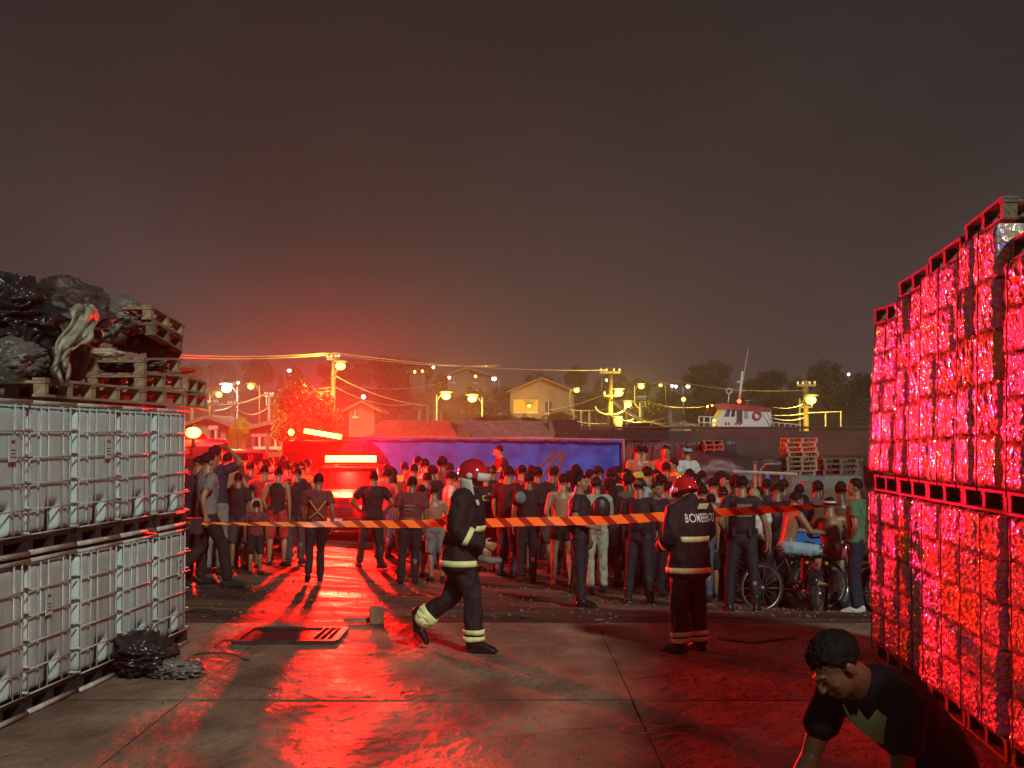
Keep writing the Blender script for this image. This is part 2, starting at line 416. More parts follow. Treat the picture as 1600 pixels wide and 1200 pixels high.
for row in (0, 1):
    for k in range(5):
        s = (k + .5) * .975 + (.02 if row else 0)
        c = FAR - WDIR * s - WN * (ID / 2) + Vector((0, 0, row * IH)) + WN * random.uniform(-.015, .015)
        lab = ('caged tank in the %s row of the container wall, %s' % ('upper' if row else 'lower', words_u[k])).replace('farthest', 'the one at the tape end')
        make_ibc(c, WR + R(random.uniform(-1, 1)), lab, (row, k) in ((1, 4), (1, 2), (0, 0), (0, 3)), lx=-.14 if k % 2 else .12, dusty=(row == 0 and k != 1))

# ================================================================ PALLETS
wood = mat('pallet_wood', (.44, .32, .20), rough=.75, var=.35, scale=2.5, bump=.25, bscale=14, stretch=(1, 6, 6), c2=(.25, .17, .10), bdist=.006)
wood_d = mat('old_wood', (.26, .19, .12), rough=.8, var=.35, scale=5, bump=.3, bscale=30, stretch=(1, 8, 8), c2=(.12, .08, .05))
PLK = mesh_of(lambda mb: mb.box((0, 0, 0), (1.2, .10, .020)), 'plank', wood)
PLKX = mesh_of(lambda mb: mb.box((0, 0, 0), (.10, 1.0, .020)), 'plank', wood)
BLK = mesh_of(lambda mb: mb.box((0, 0, 0), (.085, .09, .085)), 'block', wood)
def make_pallet(loc, rz, label, group=None, tilt=(0, 0), m=None, w=1.2):
    t = thing('wooden_pallet', label, 'pallet', loc, rz, group); t.rotation_euler = (tilt[0], tilt[1], rz); t.scale = (w / 1.2, 1, 1)
    ps = []
    for y in (-.45, 0, .45): ps.append(link('plank', PLK, t, (0, y, .0115)))
    for x in (-.545, 0, .545):
        for y in (-.45, 0, .45): ps.append(link('block', BLK, t, (x, y, .065)))
    for x in (-.545, 0, .545): ps.append(link('plank', PLKX, t, (x, 0, .119)))
    for i in range(7): ps.append(link('plank', PLK, t, (0, -.45 + i*.15, .1405)))
    if m:
        for p in ps: setm(p, m)
    return t

# ================================================================ WRAPPED BALES (right wall)
def film(name, base, acc, accw, seedv, metal=.25):
    m = bpy.data.materials.new(name); m.use_nodes = True; nt = m.node_tree; N = nt.nodes; L = nt.links; b = N['Principled BSDF']
    tc = N.new('ShaderNodeTexCoord'); mp = N.new('ShaderNodeMapping'); mp.inputs['Location'].default_value = (seedv, seedv*.7, 0); L.new(tc.outputs['Object'], mp.inputs[0])
    n1 = N.new('ShaderNodeTexNoise'); n1.inputs['Scale'].default_value = 4.5; n1.inputs['Detail'].default_value = 5; L.new(mp.outputs[0], n1.inputs[0])
    v = N.new('ShaderNodeTexVoronoi'); v.inputs['Scale'].default_value = 26; L.new(mp.outputs[0], v.inputs[0])
    r = N.new('ShaderNodeMapRange'); r.inputs[1].default_value = accw; r.inputs[2].default_value = accw + .08; L.new(n1.outputs[0], r.inputs[0])
    cr = N.new('ShaderNodeValToRGB'); L.new(v.outputs['Color'], cr.inputs[0]); cr.color_ramp.interpolation = 'CONSTANT'
    e = cr.color_ramp.elements; e[0].color = (*acc[0], 1); e[1].position = .5; e[1].color = (*acc[1], 1); k = e.new(.75); k.color = (*base, 1)
    mx = N.new('ShaderNodeMix'); mx.data_type = 'RGBA'; L.new(r.outputs[0], mx.inputs[0]); mx.inputs[6].default_value = (*base, 1); L.new(cr.outputs[0], mx.inputs[7])
    L.new(mx.outputs[2], b.inputs['Base Color'])
    b.inputs['Roughness'].default_value = .25; b.inputs['Metallic'].default_value = .18; b.inputs['Coat Weight'].default_value = 1; b.inputs['Coat Roughness'].default_value = .08
    mp2 = N.new('ShaderNodeMapping'); mp2.inputs['Scale'].default_value = (1.4, 1, 1.3); mp2.inputs['Rotation'].default_value = (0, .35, 0); L.new(tc.outputs['Object'], mp2.inputs[0])
    n2 = N.new('ShaderNodeTexNoise'); n2.inputs['Scale'].default_value = 9; n2.inputs['Detail'].default_value = 4; n2.inputs['Distortion'].default_value = 1.6; L.new(mp2.outputs[0], n2.inputs[0])
    v2 = N.new('ShaderNodeTexVoronoi'); v2.inputs['Scale'].default_value = 19; v2.feature = 'F1'; L.new(mp2.outputs[0], v2.inputs[0])
    ad = N.new('ShaderNodeMath'); ad.operation = 'MULTIPLY_ADD'; L.new(v2.outputs['Distance'], ad.inputs[0]); ad.inputs[1].default_value = .8; L.new(n2.outputs[0], ad.inputs[2])
    bp = N.new('ShaderNodeBump'); bp.inputs['Strength'].default_value = .75; bp.inputs['Distance'].default_value = .03; L.new(ad.outputs[0], bp.inputs['Height'])
    L.new(bp.outputs[0], b.inputs['Normal']); L.new(bp.outputs[0], b.inputs['Coat Normal'])
    return m
FILMS = [film('film_silver', (.80, .62, .40), ((.60, .40, 1.0), (.9, .8, .3)), .50, 0),  # violet tints here and below paint blue-lamp reflections into the film
         film('film_rosy', (.85, .40, .35), ((.70, .30, 1.0), (.9, .8, .6)), .50, 5),
         film('film_violet', (.75, .45, .95), ((.40, .40, 1.0), (.9, .75, .4)), .48, 9),
         film('film_amber', (.85, .50, .25), ((.85, .70, .25), (.6, .3, .2)), .52, 13),
         film('film_greenish', (.30, .46, .40), ((.5, .7, .65), (.2, .3, .25)), .50, 17)]
def pack_mesh(w_, d_, h_, seed, flute=0):
    """a pillow-like shrink-wrapped pack, wrinkled"""
    nx, nz, nd = 22, 12, 8
    mb = MB(); vs = []; idx = {}
    def dis(x, y, z):
        u = x/(w_/2); v = y/(d_/2); t = z/(h_/2)
        p = 15
        k = 1 / max(1e-6, (abs(u)**p + abs(v)**p*1 + abs(t)**p) ** (1/p))
        q = Vector((x*k, y*k, z*k))
        q *= 1.0 + .0
        nn = noise.noise(Vector((q.x*5+seed*3.1, q.y*5, q.z*8)))
        n3 = noise.noise(Vector((q.x*16+seed, q.y*16, q.z*22+seed)))
        sag = .01*cos(u*pi*flute) if flute else 0
        off = .020*nn + .011*n3 + sag
        nrm = Vector((u**5, v**5, t**5)); nrm = nrm.normalized() if nrm.length > 0 else Vector((0, 0, 1))
        return q + nrm*off
    def grid(fx, na, nb):
        o = len(vs)
        for b in range(nb+1):
            for a in range(na+1): vs.append(dis(*fx(-1+2*a/na, -1+2*b/nb)))
        for b in range(nb):
            for a in range(na): mb.f.append((o+b*(na+1)+a, o+b*(na+1)+a+1, o+(b+1)*(na+1)+a+1, o+(b+1)*(na+1)+a)); mb.m.append(0)
    hx, hy, hz = w_/2, d_/2, h_/2
    grid(lambda a, b: (a*hx, -hy, b*hz), nx, nz)
    grid(lambda a, b: (-a*hx, hy, b*hz), 6, 4)
    grid(lambda a, b: (hx, a*hy, b*hz), nd, nz); grid(lambda a, b: (-hx, -a*hy, b*hz), nd, nz)
    grid(lambda a, b: (a*hx, b*hy, hz), nx, nd); grid(lambda a, b: (a*hx, -b*hy, -hz), 6, 4)
    mb.v = [tuple(v) for v in vs]
    return mb.mesh('bottle_pack', [FILMS[0]], True)
BW, BD = 1.12, 1.1
PACKS = [pack_mesh(.555, 1.06, .30, s, flute=f) for s, f in ((1, 0), (2, 3), (3, 4), (4, 0), (5, 3))]
NARROW = [pack_mesh(.17, 1.0, .30, s) for s in (11, 12)]
strap_m = mat('strap', (.10, .06, .05), rough=.5)
def make_bale(loc, rz, label, n, h, seed, tilt=0):
    random.seed(seed)
    t = thing('wrapped_bale', label, 'bale', loc, rz, 'film wrapped bales stacked on pallets'); t.rotation_euler = (tilt, 0, rz)
    lh = h / n
    base = random.choice([0, 1, 2, 1])
    ncol = random.choice([0, 1])
    for j in range(n):
        row = [(-.283, .555), (.283, .555)] if not ncol else [(-.37, .40), (-.06, .17), (.29, .53)]
        for q, (x, wd) in enumerate(row):
            me = NARROW[(j+q) % 2] if wd < .2 else PACKS[(j*2 + q + seed) % 5]
            o = link('bottle_pack', me, t, (x, random.uniform(-.015, .015), lh*(j+.5)))
            o.scale = (wd/.550 if wd > .2 else 1.05, 1, lh/.287)
            f = FILMS[4] if wd < .2 else (FILMS[base] if random.random() < .62 else FILMS[random.choice([0, 1, 2, 3, 1])])
            setm(o, f)
    for x in (-.36, .22):
        mb = MB(); zz = [(x + .006*sin(k*2.1+seed), -.556 - .008*abs(sin(k*1.3)), -.05 + (h+.05)*k/12) for k in range(13)]
        mb.tube(zz, .0055, 5); mb.build('strap', strap_m, t, True)
    return t
random.seed(5)
RDIR = Vector((.063, 1, 0)).normalized()            # along the right wall, away
RRZ = math.atan2(RDIR.y, RDIR.x) + pi               # local -y faces -X (the alley)
RN = Vector((-RDIR.y, RDIR.x, 0))
RFAR = Vector((3.36 + .063*(13.95 - 13.75), 13.95, 0))
gp = 'pallets under and over the film wrapped bales'
pos = ['farthest, by the motorcycles', 'second from the motorcycles', 'third from the motorcycles', 'fourth from the motorcycles', 'fifth, beside the crouching man', 'sixth, nearest the camera side']
tops = [3.10, 3.26, 3.33, 3.43, 3.16, 3.3]
pos += ['seventh, unseen, added for shade', 'eighth, unseen, added for shade', 'ninth, unseen, added for shade', 'tenth, unseen, added for shade', 'eleventh, unseen, added for shade', 'twelfth, unseen, added for shade']  # unseen bales added to keep the sun off the bending man
tops += [3.3, 3.4, 3.5, 3.5, 3.5, 3.5]
for k in range(12):
    s = (k + .5) * 1.15
    c = RFAR - RDIR * s - RN * (BD / 2)
    jit = random.uniform(-.03, .03)
    make_pallet(c + Vector((0, 0, .0)), RRZ + R(random.uniform(-1, 1)), 'wooden pallet on the ground under the bale that stands %s' % pos[k], gp, w=1.12, m=wood_d)
    h1 = 1.40
    make_bale(c + Vector((0, 0, .155)) - RN*jit*-1, RRZ + R(random.uniform(-1.5, 1.5)), 'lower glossy wrapped bale, %s' % pos[k], 5, h1, 20 + k)
    make_pallet(c + Vector((0, 0, .155 + h1 + .012)), RRZ + R(random.uniform(-1, 1)), 'wooden pallet between lower and upper bale, %s' % pos[k], gp, w=1.12, m=wood_d)
    h2 = tops[k] - 1.73
    make_bale(c + Vector((0, 0, 1.725)) + RN*(.02 + jit), RRZ + R(random.uniform(-1.5, 1.5)), 'upper glossy wrapped bale, %s' % pos[k], 5 if k < 7 else 9, h2, 40 + k, tilt=R(-1.2 if k else -3))
    make_pallet(c + Vector((0, 0, 1.735 + h2)) - RN*.02, RRZ + R(random.uniform(-2, 2)), 'wooden pallet lying on top of the bale, %s' % pos[k], gp, w=1.12, tilt=(R(-1), R(random.uniform(-2, 2))), m=wood_d)

# ================================================================ ON TOP OF THE CONTAINERS
TOPZ = IH * 2 + .02
def on_wall(px, off=0, z=TOPZ):
    """point on top of the container wall under image column px, off metres behind its front"""
    a = (px - 800) / FPX
    # ray (a*t, t) meets FAR + WDIR*s - WN*off
    o = FAR - WN * off
    det = a * WDIR.y - WDIR.x
    t = (o.x * WDIR.y - o.y * WDIR.x) / det
    return Vector((a * t, t, z))
g = 'pallets piled on top of the container wall'
make_pallet(on_wall(18, .62), WR + R(2), 'pallet on the container wall under the black plastic sheets', g)
make_pallet(on_wall(102, .62), WR - R(2), 'single pallet under the hanging pale cloth', g)
base = on_wall(180, .58)
for i in range(3):
    make_pallet(base + Vector((0, 0, .156*i)) + WN*random.uniform(-.03, .03), WR + R(random.uniform(-2, 2)), ('%s pallet of the pile with the folded grey sheet on it') % ['bottom', 'middle', 'top'][i], g, tilt=(0, R(-1.5*i)))
b2 = on_wall(238, .62) + Vector((-.02, 0, 0))
for i in range(2):
    make_pallet(b2 + Vector((0, 0, .154*i)), WR + R([1, 3][i]), ('%s pallet of the short pile at the tape end of the wall') % ['lower', 'upper'][i], g, tilt=(0, R(1.2*i)), w=.78)
b3 = on_wall(190, .95) + Vector((0, 0, .52))
for i in range(2):
    make_pallet(b3 + Vector((0, 0, .16 + .16*i)), WR + R(4 - 3*i), ['sloping pallet under the grey sack', 'uppermost sloping pallet beside the grey sack'][i], g, tilt=(0, R(5)), m=wood if i else wood_d)

blackplas = mat('black_sheet', (.028, .026, .025), rough=.24, var=.4, scale=5, bump=.35, bscale=9, bdist=.03)
greyplas = mat('grey_sheet', (.17, .155, .135), rough=.34, var=.4, scale=4, bump=.3, bscale=8, bdist=.03)
paleplas = mat('pale_cloth', (.42, .39, .30), rough=.6, var=.3, scale=4, bump=.3, bscale=14)
brownsheet = mat('brown_sheet', (.075, .05, .042), rough=.55, var=.35, scale=4, bump=.3, bscale=14)
redplas = mat('red_plastic', (.6, .03, .02), rough=.4)
def crumple(name, loc, r, seed, m, amp=.3, rz=0, freq=2.2, flat=.0, sub=5, aniso=(1, 1, 1)):
    bm = bmesh.new(); bmesh.ops.create_icosphere(bm, subdivisions=sub, radius=1)
    for v in bm.verts:
        p = v.co.copy(); q = Vector((p.x*aniso[0], p.y*aniso[1], p.z*aniso[2])) * freq + Vector((seed, seed*2, 0))
        rg = 1 - abs(noise.noise(q)) * 2; rg2 = 1 - abs(noise.noise(q * 2.3 + Vector((3, 1, 7)))) * 2; rg3 = 1 - abs(noise.noise(q * 5.1)) * 2
        q4 = Vector((p.x*3.1 + seed, p.y*3.1, p.z*9)); cz = 1 - abs(noise.noise(q4 + Vector((rg, rg2, 0))*1.2)) * 2
        q5 = Vector((p.x*1.5 + p.z*1.2 + seed, p.y*1.5, p.z*3.2 - p.x)) * freq * .8 + Vector((rg, 0, rg))*.5
        sh = max(0, 1 - abs(noise.noise(q5)) * 3.2) ** 1.6; sh2 = max(0, 1 - abs(noise.noise(q5*2.1 + Vector((4, 4, 4)))) * 3.2) ** 1.6
        s = 1 + amp * (rg * .42 + sh * .42 + sh2 * .20 - .45)
        v.co = Vector((p.x*r[0]*s, p.y*r[1]*s, max(-flat if flat else -9, p.z*r[2]*s)))
    me = bpy.data.meshes.new(name); bm.to_mesh(me); bm.free(); me.materials.append(m)
    me.polygons.foreach_set('use_smooth', [True]*len(me.polygons))
    return link(name, me, None, loc, (0, 0, rz))
def WP(px, py, off):           # point at image position on the vertical plane off metres behind the wall front
    q = on_wall(px, off); return P(px, py, q.y)
tag(crumple('plastic_sheet', WP(12, 500, .6), (.50, .40, .34), 1, blackplas, .5, WR, 1.2, sub=6, aniso=(1, .6, 1.9)), 'crumpled glossy black plastic sheet heaped at the near end of the container wall', 'plastic sheet')
tag(crumple('plastic_sheet', WP(8, 562, .45), (.34, .32, .17), 7, greyplas, .4, WR, 1.9), 'grey crumpled sheet below the glossy black heap', 'plastic sheet')
tag(crumple('stuffed_sack', WP(98, 492, .75), (.40, .42, .33), 3, brownsheet, .30, WR, 1.1, sub=6, aniso=(.7, 1, 2.2)), 'big dark brown sack, the highest thing on the container wall', 'sack')
tag(crumple('stuffed_sack', WP(72, 560, .70), (.34, .34, .40), 23, brownsheet, .25, WR, 1.3), 'dark brown sack under the big one, beside the hanging pale cloth', 'sack')
tag(crumple('stuffed_sack', WP(152, 505, .8), (.26, .36, .19), 9, greyplas, .45, WR, 1.8), 'grey sack with folds leaning against the big brown one', 'sack')
tag(crumple('stuffed_sack', WP(180, 487, 1.0), (.17, .3, .17), 14, greyplas, .35, WR, 1.8), 'small grey sack with a red corner above the sloping pallets', 'sack')
tag(crumple('plastic_scrap', WP(191, 498, .74), (.05, .05, .035), 2, redplas, .3, WR, 1.5, sub=3), 'scrap of red plastic under the small grey sack', 'plastic scrap')
tag(crumple('net_heap', WP(222, 538, .8), (.20, .3, .09), 19, blackplas, .5, WR, 2.6), 'tangled dark net on the sloping pallets', 'net')
tag(crumple('plastic_bin', WP(256, 552, .8), (.10, .2, .12), 31, blackplas, .12, WR, 1.0), 'dark rounded bundle at the end of the sloping pallets', 'bundle')
tag(crumple('red_bag', WP(278, 579, .4), (.085, .2, .035), 37, redplas, .25, WR, 1.5, sub=4), 'flat red plastic bag on the end pallet of the wall', 'bag')
tag(crumple('folded_cloth', WP(150, 552, .35), (.12, .25, .045), 41, paleplas, .5, WR, 3.0, sub=4, aniso=(1, 1, 3)), 'small folded cream cloth on the pallet pile', 'cloth')
tag(crumple('folded_sheet', WP(203, 572, .4), (.30, .34, .06), 43, greyplas, .5, WR, 2.2, aniso=(1, 1, 4)), 'folded grey sheet spread on the pallet pile', 'sheet')
# hanging pale cloth
mb = MB(); nu, nv = 22, 40
for j in range(nv+1):
    t = j/nv
    cx = 130 - 34*t**.9 + 9*sin(t*6.5); py = 476 + 124*t; hwp = (13 + 12*sin(pi*min(1, t*1.25)) + 5*sin(t*17)) * (1 - .2*t)
    for i in range(nu+1):
        u = i/nu*2 - 1
        off = .22 - .16*min(1, t*2.2) + .05*sin(u*6 + 5*sin(t*4) + 2*t) + .035*noise.noise(Vector((u*2.5 + t*3, t*7, 1)))*2 + .02*sin(u*13 + t*14)
        q = WP(cx + u*hwp, py + 7*u*sin(t*7) + (6*noise.noise(Vector((u*3, 0, 2))) if t > .9 else 0), off); mb.v.append(tuple(q))
mb.f = [(j*(nu+1)+i, j*(nu+1)+i+1, (j+1)*(nu+1)+i+1, (j+1)*(nu+1)+i) for j in range(nv) for i in range(nu)]; mb.m = [0]*len(mb.f)
o = mb.build('hanging_cloth', paleplas, None, True); s_ = o.modifiers.new('s', 'SOLIDIFY'); s_.thickness = .012
tag(o, 'long pale twisted cloth hanging down from the brown sack onto a pallet', 'cloth')
# dark bundle on the ground by the containers
gb = P(222, 1045, 12.9); gb.z = .12
tag(crumple('plastic_bundle', (gb.x, gb.y, .17), (.28, .32, .19), 51, blackplas, .6, R(10), 1.9, flat=.17, aniso=(1, 1, 2)), 'crumpled black plastic bundle on the ground against the containers', 'plastic bundle')
tag(crumple('plastic_sheet', (gb.x + .30, gb.y - .08, .06), (.26, .22, .09), 57, greyplas, .6, R(-20), 2.4, flat=.06, aniso=(1, 1, 3)), 'loose shiny grey plastic trailing from the black bundle on the ground', 'plastic sheet')
# ================================================================ PEOPLE
def V(*a): return Vector(a)
def remesh(mb, name, vox, m, wr=0, wscale=9, seed=0, smooth_it=3, keep=None):
    me = mb.mesh(name + '_raw'); o = bpy.data.objects.new('tmp', me); col.objects.link(o)
    r = o.modifiers.new('r', 'REMESH'); r.mode = 'VOXEL'; r.voxel_size = vox
    s = o.modifiers.new('s', 'SMOOTH'); s.factor = .5; s.iterations = smooth_it
    dg = bpy.context.evaluated_depsgraph_get(); dg.update()
    res = bpy.data.meshes.new_from_object(o.evaluated_get(dg)); res.name = name
    bpy.data.objects.remove(o); bpy.data.meshes.remove(me)
    if wr:
        res.update(); nr = [v.normal.copy() for v in res.vertices]
        for v, nn in zip(res.vertices, nr):
            c = v.co; a = noise.noise(Vector((c.x*wscale + seed, c.y*wscale, c.z*wscale*.55)))
            b = noise.noise(Vector((c.x*wscale*2.2, c.y*wscale*2.2 + seed, c.z*wscale*1.6)))
            d = wr * ((1 - abs(a)*3) * .6 + b * .5)
            v.co = c + nn * d
    res.materials.clear(); res.materials.append(m)
    res.polygons.foreach_set('use_smooth', [True]*len(res.polygons))
    return res

STAND = dict(pelvis=V(0,0,.95), waist=V(0,.0,1.08), chest=V(0,0,1.28), neck=V(0,.015,1.47), head=V(0,-.015,1.62), hp=0, hy=0,
    hip=[V(-.09,0,.93), V(.09,0,.93)], knee=[V(-.10,-.015,.50), V(.10,-.015,.50)], ankle=[V(-.105,.02,.09), V(.105,.02,.09)], toe=[V(-.13,-.15,.035), V(.13,-.15,.035)],
    sh=[V(-.185,.01,1.41), V(.185,.01,1.41)], elbow=[V(-.235,.03,1.13), V(.235,.03,1.13)], wrist=[V(-.235,-.04,.88), V(.235,-.04,.88)], hd=[V(0,-.15,-1), V(0,-.15,-1)])
def pose(**kw):
    d = {k: ([x.copy() for x in v] if isinstance(v, list) else (v.copy() if isinstance(v, Vector) else v)) for k, v in STAND.items()}
    for k, v in kw.items():
        if k[-1] in 'LR' and k[:-1] in d and isinstance(d[k[:-1]], list): d[k[:-1]][0 if k[-1] == 'R' else 1] = v
        else: d[k] = v
    return d
POSES = {
 'stand': pose(),
 'shift': pose(pelvis=V(.03,0,.945), kneeR=V(-.15,-.07,.5), ankleR=V(-.17,.0,.09), toeR=V(-.23,-.15,.035), hy=.4, elbowL=V(.25,.06,1.14), wristL=V(.16,-.02,.93)),
 'akimbo': pose(elbowR=V(-.36,.07,1.18), wristR=V(-.19,-.03,1.0), elbowL=V(.36,.07,1.18), wristL=V(.19,-.03,1.0), hd=[V(.7,-.3,-.4), V(-.7,-.3,-.4)], ankleR=V(-.18,.02,.09), ankleL=V(.18,.02,.09), kneeR=V(-.14,0,.5), kneeL=V(.14,0,.5), toeR=V(-.23,-.14,.035), toeL=V(.23,-.14,.035)),
 'phone': pose(elbowR=V(-.24,-.18,1.22), wristR=V(-.10,-.30,1.44), elbowL=V(.24,-.18,1.22), wristL=V(.08,-.30,1.44), hd=[V(.3,-.3,1), V(-.3,-.3,1)], hp=.05),
 'raise': pose(elbowR=V(-.34,-.05,1.50), wristR=V(-.16,-.02,1.70), hd=[V(.8,0,.5), V(0,-.15,-1)], hy=-.2),
 'crossed': pose(elbowR=V(-.25,-.10,1.16), wristR=V(.04,-.21,1.20), elbowL=V(.25,-.10,1.16), wristL=V(-.04,-.19,1.16), hd=[V(1,0,.1), V(-1,0,.1)]),
 'walk': pose(kneeR=V(-.09,-.20,.52), ankleR=V(-.10,-.26,.10), toeR=V(-.11,-.43,.06), kneeL=V(.09,.03,.50), ankleL=V(.10,.30,.17), toeL=V(.11,.18,.04), elbowR=V(-.24,.14,1.16), wristR=V(-.25,.10,.92), elbowL=V(.24,-.06,1.15), wristL=V(.23,-.22,.97)),
 'lookdown': pose(hp=.45, head=V(0,-.05,1.60), elbowR=V(-.25,.0,1.14), wristR=V(-.10,-.20,1.08), elbowL=V(.25,.0,1.14), wristL=V(.08,-.22,1.10), hd=[V(.5,-.8,.1), V(-.5,-.8,.1)]),
 'sit': pose(pelvis=V(0,.06,.80), waist=V(0,.04,.93), chest=V(0,-.02,1.13), neck=V(0,-.05,1.32), head=V(0,-.11,1.46), sh=[V(-.185,-.04,1.26), V(.185,-.04,1.26)], hip=[V(-.09,.04,.79), V(.09,.04,.79)],
   knee=[V(-.17,-.36,.74), V(.17,-.36,.74)], ankle=[V(-.16,-.30,.32), V(.16,-.30,.32)], toe=[V(-.17,-.47,.27), V(.17,-.47,.27)], elbow=[V(-.27,-.16,1.03), V(.27,-.16,1.03)], wrist=[V(-.22,-.40,1.0), V(.22,-.40,1.0)], hd=[V(0,-1,-.2), V(0,-1,-.2)], hp=.25),
}
POSES['turn'] = pose(hy=.9, elbowR=V(-.23,.06,1.13), wristR=V(-.20,.05,.88), kneeL=V(.13,-.03,.5), ankleL=V(.15,.02,.09), toeL=V(.20,-.14,.035))
POSES['child'] = pose()

def hand(mb, wr, d, side, fine, curl=.35, r=1.0, palm_in=None):
    """palm, four unequal fingers and a thumb. d = direction of the hand, side = +1/-1"""
    d = d.normalized()
    inn = palm_in or V(-side, 0, 0)                    # palm faces inwards
    inn = (inn - d*inn.dot(d)).normalized(); wd = d.cross(inn).normalized()       # across the knuckles
    mb.loft([wr - d*.02, wr + d*.035*r, wr + d*.09*r], [(.026*r, .017*r), (.036*r, .018*r), (.040*r, .016*r)], side=wd, n=10)
    fw = V(0, -1, 0); sgn = 1 if wd.dot(fw) > 0 else -1
    if fine:
        for i, (o, ln) in enumerate(((.030, .072), (.010, .082), (-.010, .076), (-.030, .060))):
            b = wr + d*.085*r + wd*o*sgn*r; p = [b]; dd = d.copy()
            for k in range(3):
                ang = curl*(.6 + .5*k)
                dd = (d*cos(ang*(k+1)*.8) + inn*sin(ang*(k+1)*.8)).normalized(); p.append(p[-1] + dd*ln*r*(.42, .32, .26)[k])
            mb.loft(p, [.0105*r, .010*r, .0092*r, .008*r], side=wd, n=8)
    else:
        b = wr + d*.085*r
        mb.loft([b, b + (d*.9+inn*.3)*.045*r, b + (d*.75+inn*.65)*.08*r], [(.038*r, .014*r), (.035*r, .013*r), (.028*r, .012*r)], side=wd, n=10)
    tb = wr + d*.03*r + wd*.028*sgn*r
    mb.loft([tb, tb + (d*.5 + wd*sgn*.75 + inn*.25).normalized()*.035*r, tb + (d*.5 + wd*sgn*.75 + inn*.25).normalized()*.035*r + (d*.85 + wd*sgn*.2 + inn*.45).normalized()*.034*r], [.014*r, .012*r, .0095*r], side=wd, n=8)

def headM(p): return Matrix.Translation(p['head']) @ Matrix.Rotation(p['hy'], 4, 'Z') @ Matrix.Rotation(p['hp'], 4, 'X')
def add_head(mb, p, fem=False, fine=False):
    M = headM(p)
    mb.ell((0, .018, .028), (.074, .092, .088), M, 16, 12)
    mb.ell((0, -.028, -.025), (.061, .062, .088), M, 14, 10)
    mb.ell((0, -.052, -.078), (.034, .034, .030), M, 10, 8)         # chin
    mb.ell((0, .01, -.055), (.058, .06, .05), M, 12, 8)
    if fine:
        mb.ell((0, -.094, -.012), (.0105, .016, .026), M, 8, 8); mb.ell((0, -.104, -.026), (.016, .014, .011), M, 8, 8)
        mb.ell((0, -.082, .024), (.046, .014, .0085), M, 12, 6)
        mb.ell((-.034, -.058, -.026), (.024, .020, .020), M, 8, 6); mb.ell((.034, -.058, -.026), (.024, .020, .020), M, 8, 6)
        mb.ell((0, -.086, -.050), (.022, .010, .006), M, 10, 6); mb.ell((0, -.084, -.060), (.019, .011, .007), M, 10, 6)
    else:
        mb.ell((0, -.098, -.016), (.013, .018, .024), M, 8, 6); mb.ell((0, -.085, .024), (.045, .014, .010), M, 10, 6); mb.ell((0, -.084, -.056), (.021, .013, .010), M, 8, 6)
    for s in (-1, 1): mb.ell((s*.077, .012, -.012), (.012, .021, .033), M, 8, 8)
    mb.loft([M @ V(0, .012, -.06), p['neck'] + V(0, 0, -.02)], [(.060, .062), (.074, .070)] if not fem else [(.046, .05), (.052, .055)])

def torso_path(p): return [p['pelvis'] - V(0,0,.03), p['pelvis'] + (p['waist']-p['pelvis'])*.4, p['waist'], p['waist'].lerp(p['chest'], .5), p['chest'], p['chest'].lerp(p['neck'], .45), p['chest'].lerp(p['neck'], .82)]
def body_mesh(p, skin, vox=.013, fine=False, fem=False, fat=1.0, barefoot=True):
    mb = MB(); f = fat
    tr = [(.155*f,.105*f),(.15*f,.105*f),(.135*f,.095*f),(.145*f,.10*f),(.160*f,.112*f),(.165*f,.105*f),(.105*f,.075*f)]
    if fem: tr = [(.165,.115),(.158,.11),(.115,.085),(.125,.09),(.14,.115),(.145,.095),(.09,.07)]
    mb.loft(torso_path(p), tr, n=16)
    for i, s in ((0, -1), (1, 1)):
        mb.loft([p['hip'][i], p['hip'][i].lerp(p['knee'][i], .5), p['knee'][i]], [.088*f, .074*f, .052], n=12)
        mb.loft([p['knee'][i], p['knee'][i].lerp(p['ankle'][i], .33) + V(0, .012, 0), p['ankle'][i]], [.052, .056, .034], n=12)
        a = p['ankle'][i]; t = p['toe'][i]; h = a + (a - t)*.28; h.z = a.z - .05
        mb.loft([h, a.lerp(t, .35) - V(0,0,.015), t], [(.034,.036), (.040,.034), (.036,.018)], n=10)
        mb.loft([a, a - V(0,0,.04)], [.036, .036], n=8)
        sh, el, wr = p['sh'][i], p['elbow'][i], p['wrist'][i]
        mb.loft([p['chest'].lerp(p['neck'], .62), sh.lerp(p['chest'].lerp(p['neck'], .62), .35), sh], [(.055,.06), (.06,.065), (.052,.056)], side=(0, 1, 0), n=12)
        mb.loft([sh, sh.lerp(el, .4), el], [.054*f, .050*f, .038], n=10)
        mb.loft([el, el.lerp(wr, .3), wr], [.039, .041, .025], n=10)
        hand(mb, wr, p['hd'][i], s, fine)
    if fem:
        for s in (-1, 1): mb.ell(p['chest'] + V(s*.065, -.09, -.01), (.06, .05, .06), None, 10, 8)
    add_head(mb, p, fem, fine)
    return remesh(mb, 'body', vox, skin, smooth_it=2)

